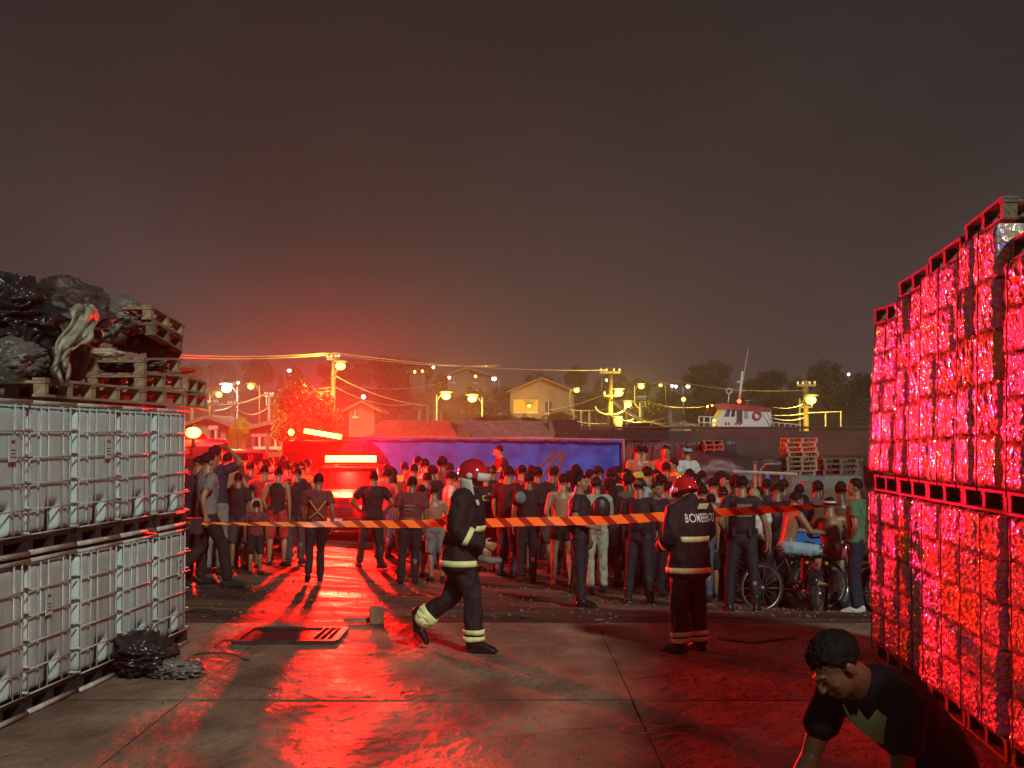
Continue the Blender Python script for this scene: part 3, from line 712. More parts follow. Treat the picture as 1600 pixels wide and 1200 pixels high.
def top_mesh(p, m, kind='tee', vox=.014, fem=False, fat=1.0, wr=.011, seed=1):
    mb = MB(); g = .014
    f = fat
    tr = [(.172*f,.125*f),(.168*f,.122*f),(.155*f,.115*f),(.160*f,.118*f),(.172*f,.126*f),(.176*f,.118*f),(.115*f,.086*f)]
    if fem: tr = [(.168,.12),(.16,.115),(.128,.10),(.138,.105),(.15,.128),(.152,.108),(.10,.08)]
    if kind == 'tank': tr = [(a-.006, b-.004) for a, b in tr]
    if kind == 'coat': tr = [(.235,.185),(.225,.180),(.215,.175),(.215,.175),(.218,.175),(.205,.15),(.13,.105)]
    pts = torso_path(p)
    if kind == 'coat': pts = [p['pelvis'] - V(0, 0, .17)] + pts; tr = [(.245,.195)] + tr
    mb.loft(pts, tr, n=18)
    for i in (0, 1):
        sh, el, wr_ = p['sh'][i], p['elbow'][i], p['wrist'][i]; nk = p['chest'].lerp(p['neck'], .62)
        if kind == 'tank': continue
        k = .03 if kind == 'coat' else 0
        mb.loft([nk, sh.lerp(nk, .35), sh], [(.062+k,.072+k), (.066+k,.076+k), (.064+k,.068+k)], side=(0, 1, 0), n=12)
        if kind == 'tee': mb.loft([sh, sh.lerp(el, .3), sh.lerp(el, .56)], [.066*f, .066*f, .068*f], n=12)
        if kind in ('long', 'shirt'): mb.loft([sh, sh.lerp(el, .5), el], [.066*f, .062*f, .054], n=12); mb.loft([el, el.lerp(wr_, .95)], [.054, .036], n=12)
        if kind == 'coat': mb.loft([sh, sh.lerp(el, .5), el], [.098, .092, .083], n=14); mb.loft([el, el.lerp(wr_, 1.0)], [.083, .068], n=14)
    if kind == 'coat': mb.loft([nk + V(0,0,.0), p['neck'] + V(0, -.005, .055)], [(.10,.095), (.085,.085)], n=14)
    if fem:
        for s in (-1, 1): mb.ell(p['chest'] + V(s*.065, -.085, -.01), (.068, .06, .065), None, 10, 8)
    return remesh(mb, 'shirt' if kind != 'coat' else 'coat', vox, m, wr=wr, seed=seed, smooth_it=2)

def bottom_mesh(p, m, kind='long', vox=.014, fat=1.0, wr=.011, seed=2):
    mb = MB(); f = fat; b = .02 if kind == 'baggy' else 0
    mb.loft([p['pelvis'] - V(0,0,.06), p['pelvis'], p['pelvis'].lerp(p['waist'], .45)], [(.160*f+b,.118*f+b), (.165*f+b,.120*f+b), (.155*f+b,.112*f)], n=16)
    for i in (0, 1):
        h, k, a = p['hip'][i], p['knee'][i], p['ankle'][i]
        if kind == 'shorts': mb.loft([h, h.lerp(k, .5), h.lerp(k, .95)], [.100*f, .094*f, .090*f], n=12)
        elif kind == 'brief': mb.loft([h, h.lerp(k, .45)], [.098*f, .092*f], n=12)
        else:
            mb.loft([h, h.lerp(k, .5), k], [.100*f+b, .088*f+b, .070+b], n=14)
            mb.loft([k, k.lerp(a, .5), k.lerp(a, .97)], [.070+b, .066+b, .060+b*1.4], n=14)
    return remesh(mb, 'trousers' if kind not in ('shorts', 'brief') else 'shorts', vox, m, wr=wr, seed=seed, smooth_it=2)

def shoe_mesh(p, m, boot=False, side=0):
    mb = MB()
    for i in (side,):
        a = p['ankle'][i]; t = p['toe'][i]; h = a + (a - t)*.30; h.z = a.z - .045
        mb.loft([h, a.lerp(t, .35) - V(0,0,.008), t + (t-a)*.1], [(.044,.046), (.050,.044), (.046,.028)], n=12)
        if boot: mb.loft([a + V(0,0,.12), a - V(0,0,.04)], [.062, .052], n=12)
        d = (t - a); d.z = 0; d.normalize()
        c = a.lerp(t, .5)
        if a.z < .13: mb.box((c.x, c.y, min(t.z, a.z - .05) - .022), (.095, .28, .022), rz=math.atan2(d.y, d.x) + pi/2)
    return remesh(mb, 'boot' if boot else 'shoe', .012, m, smooth_it=1)

def hair_mesh(p, m, kind='short', seed=0, fine=False):
    M = headM(p); mb = MB(); nu, nv = (120, 80) if fine else (20, 14)
    t = {'short': .008, 'buzz': .003, 'curly': .022, 'long': .016}[kind]
    idx = []; keep = {}
    for j in range(nv+1):
        th = pi*j/nv
        for i in range(nu):
            ph = 2*pi*i/nu; d = V(sin(th)*cos(ph), sin(th)*sin(ph), cos(th))
            q = V(d.x*(.076+t), .018 + d.y*(.094+t), .028 + d.z*(.090+t*1.3))
            n = noise.noise(q*60 + V(seed, 0, 0))*(.006 if kind == 'curly' else .0035) + (abs(noise.noise(Vector((q.x*170, q.y*60, q.z*60))))*.012 - .002 if fine else 0)
            q += d*n
            low = -.045 + .028*max(0, d.y) if d.y > 0 else -.045 + .10*min(1, -d.y*1.6)
            if kind == 'long': low -= .05 if d.y > -.2 else 0
            fade = smoothstep(low - .004, low + .03, q.z)
            q = q - d*(t + .008)*(1 - fade)
            mb.v.append(tuple(M @ q))
    for j in range(nv):
        for i in range(nu):
            a = j*nu+i; b = j*nu+(i+1) % nu; mb.f.append((a, a+nu, b+nu, b)); mb.m.append(0)
    if kind == 'long':
        mb.loft([M @ V(0, .085, .02), M @ V(0, .125, -.08), M @ V(0, .13, -.20), M @ V(0, .12, -.32)], [(.05,.03), (.075,.04), (.07,.035), (.04,.02)], n=12)
    return mb.mesh('hair', [m], True)
def eye_mesh(p, m):
    M = headM(p); mb = MB()
    for s in (-1, 1): mb.ell((s*.029, -.0695, .002), (.0135, .010, .0055), M, 10, 8)
    return mb.mesh('eyes', m if isinstance(m, list) else [m], True)
def brow_mesh(p, m):
    M = headM(p); mb = MB()
    for s in (-1, 1):
        mb.loft([M @ V(s*.014, -.0885, .022), M @ V(s*.030, -.0855, .027), M @ V(s*.045, -.0745, .022)], [(.005,.0035), (.005,.0035), (.003,.003)], n=6)
        mb.ell((s*.029, -.0795, .002), (.0055, .0035, .0055), M, 8, 6)
    return mb.mesh('eyebrows', [m], True)
def cap_mesh(p, m, brim=1, back=False):
    M = headM(p) @ Matrix.Rotation(pi if back else 0, 4, 'Z'); mb = MB(); nu, nv = 24, 9
    for j in range(nv+1):
        th = (pi*.52)*j/nv
        for i in range(nu):
            ph = 2*pi*i/nu; mb.v.append(tuple(M @ V(.089*sin(th)*cos(ph), .014 + .107*sin(th)*sin(ph), .030 + .094*cos(th))))
    mb.f = [(j*nu+i, (j+1)*nu+i, (j+1)*nu+(i+1)%nu, j*nu+(i+1)%nu) for j in range(nv) for i in range(nu)]; mb.m = [0]*len(mb.f)
    if brim:
        o = len(mb.v)
        for z in (0, -.007):
            for k in range(9):
                a = -pi*.16 - pi*.68*k/8
                mb.v.append(tuple(M @ V(.084*cos(a), .014 + .100*sin(a), .030 + z)))
                mb.v.append(tuple(M @ V(.080*cos(a), .014 + .100*sin(a) - .07*sin(pi*k/8)**.5, .022 + z)))
        for z in (0, 1):
            for k in range(8):
                a = o + z*18 + 2*k; mb.f.append((a, a+1, a+3, a+2)); mb.m.append(0)
        for k in range(8):
            a = o + 2*k+1; mb.f.append((a, a+18, a+20, a+2)); mb.m.append(0)
    return mb.mesh('cap', [m], True)

def fabric(name, c, rough=.85): return mat('cloth_' + name, c, rough=rough, var=.18, scale=12, bump=.25, bscale=90, bdist=.004)
SKIN = [mat('skin_a', (.24, .115, .062), rough=.42, var=.12, scale=9), mat('skin_b', (.34, .18, .10), rough=.42, var=.12, scale=9), mat('skin_c', (.13, .062, .036), rough=.42, var=.12, scale=9)]
HAIR = mat('hair_dark', (.008, .006, .005), rough=.75, bump=.5, bscale=70, bdist=.004, spec=.25)
HAIRB = mat('hair_blond', (.42, .30, .13), rough=.5, bump=.6, bscale=160, bdist=.004)
EYE = mat('eye_white', (.55, .52, .48), rough=.2, var=.05)
CL = dict(black=(.010, .010, .011), navy=(.018, .022, .042), grey=(.20, .19, .18), dgrey=(.05, .05, .05), white=(.66, .64, .60), red=(.50, .035, .03), maroon=(.16, .03, .03),
          yellow=(.62, .48, .06), green=(.10, .20, .11), khaki=(.42, .40, .30), blue=(.06, .13, .36), lblue=(.30, .42, .52), pink=(.62, .06, .12), brown=(.14, .08, .05), jeans=(.06, .09, .15), teal=(.10, .25, .24), lime=(.45, .60, .10), orange=(.55, .20, .04), olive=(.10, .12, .06))
CM = {k: fabric(k, tuple(x*.95 for x in v)) for k, v in CL.items()}
CACHE = {}
def part(key, fn):
    if key not in CACHE: CACHE[key] = fn()
    return CACHE[key]

def person(loc, face, label, pose_='stand', top='tee', tc_='black', bot='long', bc='black', skin=0, hair='short', hc=None, s=1.0, cap=None, fem=False, shoes='black', group=None, fat=1, back_cap=False):
    """face: world angle the person looks towards (0 = +x, 90 = away from the camera)"""
    t = thing('person', label, 'person', loc, R(face + 90 + random.uniform(-7, 7)), group); ww = random.uniform(.94, 1.09); t.scale = (s*ww, s*ww, s)
    if pose_ != 'sit': t.rotation_euler = (R(random.uniform(-1, 4)), R(random.uniform(-2.5, 2.5)), t.rotation_euler.z)
    p = POSES[pose_]; k = (pose_, fem, fat)
    b = link('body', part(('b',) + k, lambda: body_mesh(p, SKIN[0], fem=fem, fat=fat)), t); setm(b, SKIN[skin])
    if top: o = link('shirt' if top != 'tank' else 'tank_top', part(('t', top) + k, lambda: top_mesh(p, CM['black'], top, fem=fem, fat=fat)), t); setm(o, CM[tc_])
    o = link('shorts' if bot in ('shorts', 'brief') else 'trousers', part(('l', bot) + k, lambda: bottom_mesh(p, CM['black'], bot, fat=fat if not fem else 1.02)), t); setm(o, CM[bc])
    for sd_ in (0, 1) if shoes else (): o = link('shoe', part(('s', pose_, sd_), lambda: shoe_mesh(p, CM['black'], side=sd_)), t); setm(o, CM[shoes])
    if hair: o = link('hair', part(('h', hair, pose_), lambda: hair_mesh(p, HAIR, hair)), t); setm(o, hc or HAIR)
    link('eyes', part(('e', pose_), lambda: eye_mesh(p, EYE)), t)
    link('eyebrows', part(('w', pose_), lambda: brow_mesh(p, HAIR)), t)
    if cap: o = link('cap', part(('c', pose_, back_cap), lambda: cap_mesh(p, CM['black'], 1, back_cap)), t); setm(o, CM[cap])
    return t

def ring_on(obj_me, A, B, w, name, m, parent, n=48, a0=0, a1=2*pi, off=.005, rmax=.4, side=V(1, 0, 0)):
    """a band laid on a garment round the axis A-B, centred between them"""
    bm = bmesh.new(); bm.from_mesh(obj_me); tree = BVHTree.FromBMesh(bm); bm.free()
    ax = (B - A).normalized(); sd = (side - ax*side.dot(ax)).normalized(); sd2 = ax.cross(sd); C = (A + B)/2
    mb = MB(); rows = 3; ok = []
    for i in range(n+1):
        a = a0 + (a1-a0)*i/n; d = sd*cos(a) + sd2*sin(a)
        for j in range(rows):
            o = C + ax*w*(j/(rows-1) - .5); h = None
            hit, nn, ix, ds = tree.ray_cast(o + d*rmax, -d, rmax)
            if hit is None: hit = o + d*.06
            mb.v.append(tuple(hit + d*off))
    for i in range(n):
        for j in range(rows-1): mb.f.append((i*rows+j, (i+1)*rows+j, (i+1)*rows+j+1, i*rows+j+1)); mb.m.append(0)
    o = mb.build(name, m, parent, True); sl = o.modifiers.new('s', 'SOLIDIFY'); sl.thickness = .004; sl.offset = 1
    return o

def text_on(obj_me, txt, size, center, normal, name, m, parent, up=V(0, 0, 1), bold=.012, off=.006):
    cu = bpy.data.curves.new('t', 'FONT'); cu.body = txt; cu.size = size; cu.align_x = 'CENTER'; cu.align_y = 'CENTER'; cu.extrude = 0; cu.offset = bold*size; cu.resolution_u = 2; cu.space_character = 1.08
    o = bpy.data.objects.new('t', cu); col.objects.link(o); dg = bpy.context.evaluated_depsgraph_get(); dg.update()
    me = bpy.data.meshes.new_from_object(o.evaluated_get(dg)); bpy.data.objects.remove(o)
    n = normal.normalized(); rt = up.cross(n).normalized(); u = n.cross(rt)  # right-handed: reads correctly from outside
    tree = None
    if obj_me:
        bm = bmesh.new(); bm.from_mesh(obj_me); tree = BVHTree.FromBMesh(bm); bm.free()
    bm = bmesh.new(); bm.from_mesh(me); bmesh.ops.triangulate(bm, faces=bm.faces)
    bmesh.ops.subdivide_edges(bm, edges=[e for e in bm.edges if e.calc_length() > size*.3], cuts=1)
    for v in bm.verts:
        q = center + rt*v.co.x*.60 + u*v.co.y
        if tree:
            hit, nn, ix, ds = tree.ray_cast(q + n*.3, -n, .6)
            if hit: q = hit + n*off
        v.co = q
    bm.to_mesh(me); bm.free(); me.name = name; me.materials.clear(); me.materials.append(m)
    return link(name, me, parent)

# ---------------------------------------------------------------- fire brigade
turnout = mat('turnout_cloth', (.013, .011, .012), rough=.8, var=.3, scale=10, bump=.4, bscale=70, bdist=.006)
reflect = mat('reflective_band', (.90, .97, .42), rough=.5, var=.08, scale=20)
reflect_w = mat('reflective_white', (.85, .86, .82), rough=.5, var=.05)
hel_red = mat('helmet_red', (.60, .018, .02), rough=.16, var=.1, coat=1, scale=5)
hel_white = mat('helmet_trim', (.70, .70, .68), rough=.25, var=.1)
boot_m = mat('boot_rubber', (.012, .012, .012), rough=.35)
neckcloth = mat('neck_guard', (.58, .58, .50), rough=.7, var=.2)
def helmet(t, p, visor=True):
    M = headM(p); mb = MB(); nu, nv = 36, 14
    for j in range(nv+1):
        th = (pi*.60)*j/nv
        for i in range(nu):
            ph = 2*pi*i/nu; flare = .012*smoothstep(.75, 1, j/nv)
            mb.v.append(tuple(M @ V((.122+flare)*sin(th)*cos(ph), .012 + (.145+flare)*sin(th)*sin(ph), .022 + .132*cos(th))))
    mb.f = [(j*nu+i, (j+1)*nu+i, (j+1)*nu+(i+1)%nu, j*nu+(i+1)%nu) for j in range(nv) for i in range(nu)]; mb.m = [0]*len(mb.f)
    h = mb.build('helmet', hel_red, t, True); sl = h.modifiers.new('s', 'SOLIDIFY'); sl.thickness = .006
    mb = MB(); mb.loft([M @ V(0, .012 - .150*cos(a), .022 + .137*sin(a)) for a in [pi*k/10 for k in range(1, 10)]], [(.014, .006)]*9, n=8); mb.build('crest', hel_red, h, True)
    for s in (-1, 1):
        mb = MB(); mb.ell((s*.126, .03, .005), (.010, .030, .026), M, 12, 8); mb.build('side_disc', hel_white, h, True)
    if visor:
        mb = MB()
        for j in range(2):
            for k in range(13):
                a = -pi*.12 - pi*.76*k/12; mb.v.append(tuple(M @ V(.135*cos(a), .012 + .165*sin(a), .045 - .075*j)))
        mb.f = [(k, k+1, 14+k, 13+k) for k in range(12)]; mb.m = [0]*12
        v = mb.build('visor', hel_white, h, True); sl = v.modifiers.new('s', 'SOLIDIFY'); sl.thickness = .004
        mb = MB(); mb.ell((0, -.145, .075), (.028, .010, .030), M, 12, 8); mb.build('emblem', mat('emblem_gold', (.6, .45, .12), rough=.3, metal=.6), h, True)
    return h

def firefighter(loc, face, label, p, s, nk=True):
    t = thing('person', label, 'person', loc, R(face + 90), 'firefighters in dark turnout gear'); t.scale = (s, s, s)
    link('body', body_mesh(p, SKIN[1], vox=.0075, fine=True), t)
    coat = top_mesh(p, turnout, 'coat', vox=.012, wr=.021, seed=4, ); link('coat', coat, t)
    tr = bottom_mesh(p, turnout, 'baggy', vox=.012, wr=.019, seed=5); link('trousers', tr, t)
    [link('boot', shoe_mesh(p, boot_m, True, i_), t) for i_ in (0, 1)]
    helmet(t, p)
    link('eyes', eye_mesh(p, EYE), t); link('eyebrows', brow_mesh(p, HAIR), t)
    pl = p['pelvis']; ch = p['chest']
    ring_on(coat, pl - V(0,0,.15), pl - V(0,0,.11), .055, 'hem_band', reflect, t)
    ring_on(coat, p['waist'] + V(0,0,.03), p['waist'] + V(0,0,.07), .055, 'waist_band', reflect, t, rmax=.215)
    for i in (0, 1):
        el, wr = p['elbow'][i], p['wrist'][i]; c = el.lerp(wr, .5); d = (wr-el).normalized()
        ring_on(coat, c - d*.02, c + d*.02, .05, 'sleeve_band', reflect, t, n=24, rmax=.115)
        k, a = p['knee'][i], p['ankle'][i]; c = k.lerp(a, .78); d = (a-k).normalized()
        ring_on(tr, c - d*.02, c + d*.02, .045, 'ankle_band', reflect, t, n=24, rmax=.12)
        c = k.lerp(a, .93)
        ring_on(tr, c - d*.02, c + d*.02, .045, 'ankle_band', reflect, t, n=24, rmax=.13)
    return t, coat

WALK = pose(pelvis=V(0,-.0,.96), waist=V(0,-.02,1.10), chest=V(0,-.05,1.30), neck=V(0,-.07,1.49), head=V(0,-.12,1.64), hp=.15,
    hip=[V(-.09,0,.94), V(.09,0,.94)], knee=[V(-.10,-.12,.52), V(.10,.10,.52)], ankle=[V(-.10,-.13,.10), V(.10,.44,.24)], toe=[V(-.12,-.31,.035), V(.10,.36,.07)],
    sh=[V(-.20,-.03,1.43), V(.20,-.03,1.43)], elbow=[V(-.27,.02,1.15), V(.27,.06,1.16)], wrist=[V(-.22,-.22,1.02), V(.23,-.12,.96)], hd=[V(.2,-.9,-.2), V(0,-.7,-.6)])
RX = P(738, 1000, 14.4)
ff1, coat1 = firefighter((RX.x - .10, 14.35, .0), -8, 'firefighter striding past, side view, red and white helmet with pale neck guard and lime bands', WALK, 1.03)
for fr_ in (.70, .80, .88):
    k_, a_ = WALK['knee'][1], WALK['ankle'][1]; c_ = k_.lerp(a_, fr_); d_ = (a_ - k_).normalized()
    ring_on([o_ for o_ in ff1.children if o_.name.startswith('trousers')][0].data, c_ - d_*.02, c_ + d_*.02, .07, 'boot_cuff', reflect, ff1, n=24, rmax=.13, off=.010)
# neck guard, pale, hanging from the helmet
mb = MB(); M = headM(WALK)
for j in range(6):
    for k in range(17):
        a = -pi*.02 + pi*1.04*k/16; r = 1 + .10*j/5
        mb.v.append(tuple(M @ V(.118*cos(a)*r, .012 + .135*sin(a)*r - .010*j, -.03 - .030*j + .012*sin(k*1.7)*j/5)))
mb.f = [(j*17+k, j*17+k+1, (j+1)*17+k+1, (j+1)*17+k) for j in range(5) for k in range(16)]; mb.m = [0]*len(mb.f)
o = mb.build('neck_guard', neckcloth, ff1, True); sl = o.modifiers.new('s', 'SOLIDIFY'); sl.thickness = .006
mb = MB(); mb.box((0, 0, 0), (.09, .05, .012)); o = mb.build('shoulder_patch', reflect_w, ff1); o.location = (-.15, -.175, 1.40); o.rotation_euler = (R(70), 0, 0)
mb = MB(); mb.loft([V(-.15,-.20,.88), V(-.16,-.30,.86), V(-.12,-.38,.86)], [(.05,.035), (.055,.04), (.04,.03)], n=12); mb.build('glove', mat('glove', (.20, .18, .15), rough=.7), ff1, True)

BACK = pose(hp=.30, head=V(.0,-.06,1.60), hy=-.15, sh=[V(-.20,.01,1.42), V(.20,.01,1.42)], elbow=[V(-.29,-.02,1.16), V(.29,.03,1.15)], wrist=[V(-.13,-.22,1.08), V(.13,-.24,1.05)], hd=[V(.4,-.8,0), V(-.5,-.8,0)],
    knee=[V(-.12,-.02,.50), V(.12,-.02,.50)], ankle=[V(-.13,.02,.09), V(.13,.02,.09)], toe=[V(-.17,-.14,.035), V(.17,-.14,.035)])
FX = P(1076, 1000, 14.35)
ff2, coat2 = firefighter((FX.x, 14.3, 0), 128, 'firefighter with a glossy red helmet seen from behind, head bowed, lettering on the dark coat', BACK, .965)
text_on(coat2, 'BOMBEIROS', .125, V(-.045, .16, 1.335), V(0, 1, 0), 'back_lettering', reflect_w, ff2, bold=.004)
mb = MB(); mb.box((0, 0, 0), (.13, .012, .055)); o = mb.build('shoulder_patch', reflect, ff2); o.location = (-.03, .17, 1.455); o.rotation_euler = (R(-30), 0, 0)

# ---------------------------------------------------------------- police
police_m = mat('police_cloth', (.014, .015, .022), rough=.75, var=.25, scale=10, bump=.35, bscale=80, bdist=.005)
vest_m = mat('vest_cloth', (.012, .012, .014), rough=.7, bump=.5, bscale=60)
def officer(loc, face, label, p, s, cap=None, hair='buzz', skin=1):
    t = thing('person', label, 'person', loc, R(face + 90), 'police officers in dark uniform'); t.scale = (s, s, s)
    o = link('body', body_mesh(p, SKIN[skin], vox=.0085, fine=True), t)
    sh = top_mesh(p, police_m, 'tee', vox=.012, wr=.006, seed=8); link('shirt', sh, t)
    link('trousers', bottom_mesh(p, police_m, 'long', vox=.012, wr=.008, seed=9), t)
    [link('boot', shoe_mesh(p, boot_m, True, i_), t) for i_ in (0, 1)]
    mb = MB(); mb.loft([p['waist'] - V(0,0,.03), p['waist'].lerp(p['chest'], .5), p['chest'] + V(0,0,.10)], [(.172,.145), (.178,.150), (.172,.14)], n=18)
    v = remesh(mb, 'vest', .013, vest_m, wr=.004, seed=3); v_o = link('vest', v, t)
    ring_on(sh, p['waist'] - V(0,0,.06), p['waist'] - V(0,0,.02), .05, 'belt', black_pl, t, off=.012, rmax=.2)
    for x, y, z in ((.17, .02, -.09), (-.18, .0, -.10), (-.10, .13, -.05), (.10, .13, -.05)):
        mb = MB(); c = p['waist'] + V(x, y, z); mb.box(c, (.05 if abs(x) < .15 else .045, .05, .11 if abs(x) < .15 else .17)); mb.build('pouch' if abs(x) < .15 else 'holster', black_pl, t)
    link('hair', hair_mesh(p, HAIR, hair, fine=True), t); link('eyes', eye_mesh(p, EYE), t); link('eyebrows', brow_mesh(p, HAIR), t)
    if cap: link('cap', cap_mesh(p, cap, 1), t)
    return t, v, sh
P1 = pose(hy=-.1, elbow=[V(-.26,.02,1.14), V(.26,.02,1.14)], wrist=[V(-.17,-.20,1.05), V(.20,-.18,1.02)], hd=[V(.6,-.7,0), V(-.6,-.7,0)], ankleR=V(-.12,-.04,.09), toeR=V(-.15,-.21,.035))
q = P(906, 930, 19.0)
o1, _, sh1 = officer((q.x, 19.0, gz(q.x, 19.0)), -12, 'police officer in dark uniform, bareheaded, standing in profile facing the firefighter with the bowed head', P1, .985, skin=1)
mb = MB(); mb.box((0, 0, 0), (.006, .06, .045)); o = mb.build('arm_patch', mat('patch_red', (.5, .12, .10), rough=.6), o1); o.location = (-.255, .015, 1.32)
P2_ = pose(hp=.1, hy=-.3, ankleL=V(.17,.02,.09), kneeL=V(.14,0,.5), toeL=V(.22,-.13,.035), ankleR=V(-.15,.02,.09), elbow=[V(-.30,.02,1.16), V(.27,.0,1.15)], wrist=[V(-.20,-.16,1.02), V(.18,-.18,1.05)])
q = P(1000, 920, 20.6)
capm = mat('police_cap', (.012, .012, .016), rough=.6)
o2, _, _ = officer((q.x, 20.6, gz(q.x, 20.6)), 70, 'police officer wearing a dark cap with a round gold badge on it', P2_, 1.0, cap=capm)
M = headM(P2_); mb = MB()
mb.tube([M @ V(-.02, .117, .062), M @ V(-.02, .124, .064)], .026, 20); bd = mb.build('cap_badge', mat('badge_gold', (.55, .42, .16), rough=.4, metal=.3), o2)
mb = MB(); mb.tube([M @ V(-.02, .1235, .064), M @ V(-.02, .126, .0645)], .013, 14); mb.build('badge_centre', capm, bd)
P3_ = pose(elbow=[V(-.29,.04,1.15), V(.28,.04,1.15)], wrist=[V(-.32,-.04,.90), V(.20,-.14,1.0)], ankleL=V(.17,.0,.09), kneeL=V(.15,0,.5), toeL=V(.22,-.14,.035), ankleR=V(-.17,.04,.09), kneeR=V(-.14,.02,.5), toeR=V(-.2,-.12,.035))
q = P(1160, 950, 18.6)
o3, v3, _ = officer((q.x, 18.6, gz(q.x, 18.6)), 83, 'police officer with cropped hair seen from behind, vest with a pale panel, legs apart', P3_, .985)
mb = MB(); mb.box((0, 0, 0), (.19, .01, .16)); o = mb.build('vest_panel', CM['grey'], o3); o.location = (-.03, .152, 1.30)
for dz in (.02, -.03):
    pass

# ---------------------------------------------------------------- man bending down close to the camera
BEND = pose(pelvis=V(0,.10,.86), waist=V(0,.03,.98), chest=V(0,-.13,1.11), neck=V(0,-.30,1.24), head=V(0,-.41,1.295), hp=.80, hy=-.25,
    sh=[V(-.185,-.245,1.17), V(.185,-.245,1.17)], elbow=[V(-.25,-.30,.90), V(.25,-.36,.91)], wrist=[V(-.17,-.50,.74), V(.16,-.55,.74)], hd=[V(.2,-.6,-.7), V(-.2,-.6,-.7)],
    hip=[V(-.09,.10,.84), V(.09,.10,.84)], knee=[V(-.14,-.18,.47), V(.14,-.18,.47)], ankle=[V(-.15,.06,.09), V(.15,.06,.09)], toe=[V(-.18,-.11,.035), V(.18,-.11,.035)])
HB = P(1306, 1040, 5.25)
fa = 212
ang = R(fa + 90); hx = -.41
root = Vector((HB.x - (.41*sin(ang)), HB.y + .41*cos(ang), HB.z - 1.295))
t = thing('person', 'dark haired man in a black T-shirt with a green chest print bending beside the bales', 'person', (root.x, root.y, 0), ang, None)
sc_b = HB.z / 1.295; t.scale = (1, 1, sc_b)
link('body', body_mesh(BEND, SKIN[0], vox=.0065, fine=True), t)
tee = top_mesh(BEND, CM['black'], 'tee', vox=.009, wr=.006, seed=12, fat=1.06)
blk = mat('tee_black', (.016, .014, .014), rough=.8, var=.25, bump=.25, bscale=120, bdist=.003); tee.materials[0] = blk
link('shirt', tee, t)
link('trousers', bottom_mesh(BEND, CM['dgrey'], 'long', vox=.012), t); [link('shoe', shoe_mesh(BEND, CM['black'], side=i_), t) for i_ in (0, 1)]
link('hair', hair_mesh(BEND, HAIR, 'short', fine=True), t); link('eyes', eye_mesh(BEND, mat('eye_lidded', (.10, .05, .03), rough=.6)), t); link('eyebrows', brow_mesh(BEND, HAIR), t)
# chest print: jagged block laid on the shirt
bm = bmesh.new(); bm.from_mesh(tee); tree = BVHTree.FromBMesh(bm); bm.free()
ax = (BEND['neck'] - BEND['waist']).normalized(); fr = V(0, ax.z, -ax.y) * -1
fr = V(0, -ax.z, ax.y).normalized()
if fr.z > 0: fr = -fr
mb = MB(); nu, nv = 16, 12
for j in range(nv+1):
    for i in range(nu+1):
        u = -.5 + i/nu; v = j/nv; top_ = .105 + .006*sin(i*1.9) + (.018 if i % 6 < 2 else 0)
        q = BEND['chest'] + V(u*.20 + .03, 0, 0) + ax*(-.03 + v*top_*1.5)
        hit, nn, ix, ds = tree.ray_cast(q + fr*.4, -fr, .8)
        mb.v.append(tuple((hit if hit else q + fr*.12) + fr*.004))
mb.f = [(j*(nu+1)+i, j*(nu+1)+i+1, (j+1)*(nu+1)+i+1, (j+1)*(nu+1)+i) for j in range(nv) for i in range(nu)]; mb.m = [0]*len(mb.f)
mb.build('chest_print', mat('print_green', (.42, .75, .42), rough=.7, var=.2), t, True)
# beard shadow
M = headM(BEND); mb = MB()
for j in range(6):
    for k in range(17):
        a = -pi*1.02 + pi*1.04*k/16; zz = -.040 - .012*j
        rr = 1.02 - .05*j
        mb.v.append(tuple(M @ V(.063*cos(a)*rr, -.022 + .067*sin(a)*rr - .004*j, zz)))
mb.f = [(j*17+k, j*17+k+1, (j+1)*17+k+1, (j+1)*17+k) for j in range(5) for k in range(16)]; mb.m = [0]*len(mb.f)
# ================================================================ HAZARD TAPE AND SMALL THINGS ON THE YARD
tape_m = bpy.data.materials.new('tape'); tape_m.use_nodes = True; nt = tape_m.node_tree; N = nt.nodes; L = nt.links; b = N['Principled BSDF']
uv = N.new('ShaderNodeUVMap'); sp = N.new('ShaderNodeSeparateXYZ'); L.new(uv.outputs[0], sp.inputs[0])
m1 = N.new('ShaderNodeMath'); m1.operation = 'MULTIPLY_ADD'; m1.inputs[1].default_value = .42; L.new(sp.outputs[1], m1.inputs[0]); L.new(sp.outputs[0], m1.inputs[2])
m2 = N.new('ShaderNodeMath'); m2.operation = 'FRACT'; L.new(m1.outputs[0], m2.inputs[0])
m3 = N.new('ShaderNodeMath'); m3.operation = 'GREATER_THAN'; m3.inputs[1].default_value = .40; L.new(m2.outputs[0], m3.inputs[0])
mx = N.new('ShaderNodeMix'); mx.data_type = 'RGBA'; L.new(m3.outputs[0], mx.inputs[0]); mx.inputs[6].default_value = (.30, .035, .012, 1); mx.inputs[7].default_value = (1.0, .27, .03, 1)
L.new(mx.outputs[2], b.inputs['Base Color']); b.inputs['Roughness'].default_value = .35
tr_ = N.new('ShaderNodeBsdfTranslucent'); L.new(mx.outputs[2], tr_.inputs[0]); ms_ = N.new('ShaderNodeMixShader'); ms_.inputs[0].default_value = .06
L.new(b.outputs[0], ms_.inputs[1]); L.new(tr_.outputs[0], ms_.inputs[2]); L.new(ms_.outputs[0], N['Material Output'].inputs[0])
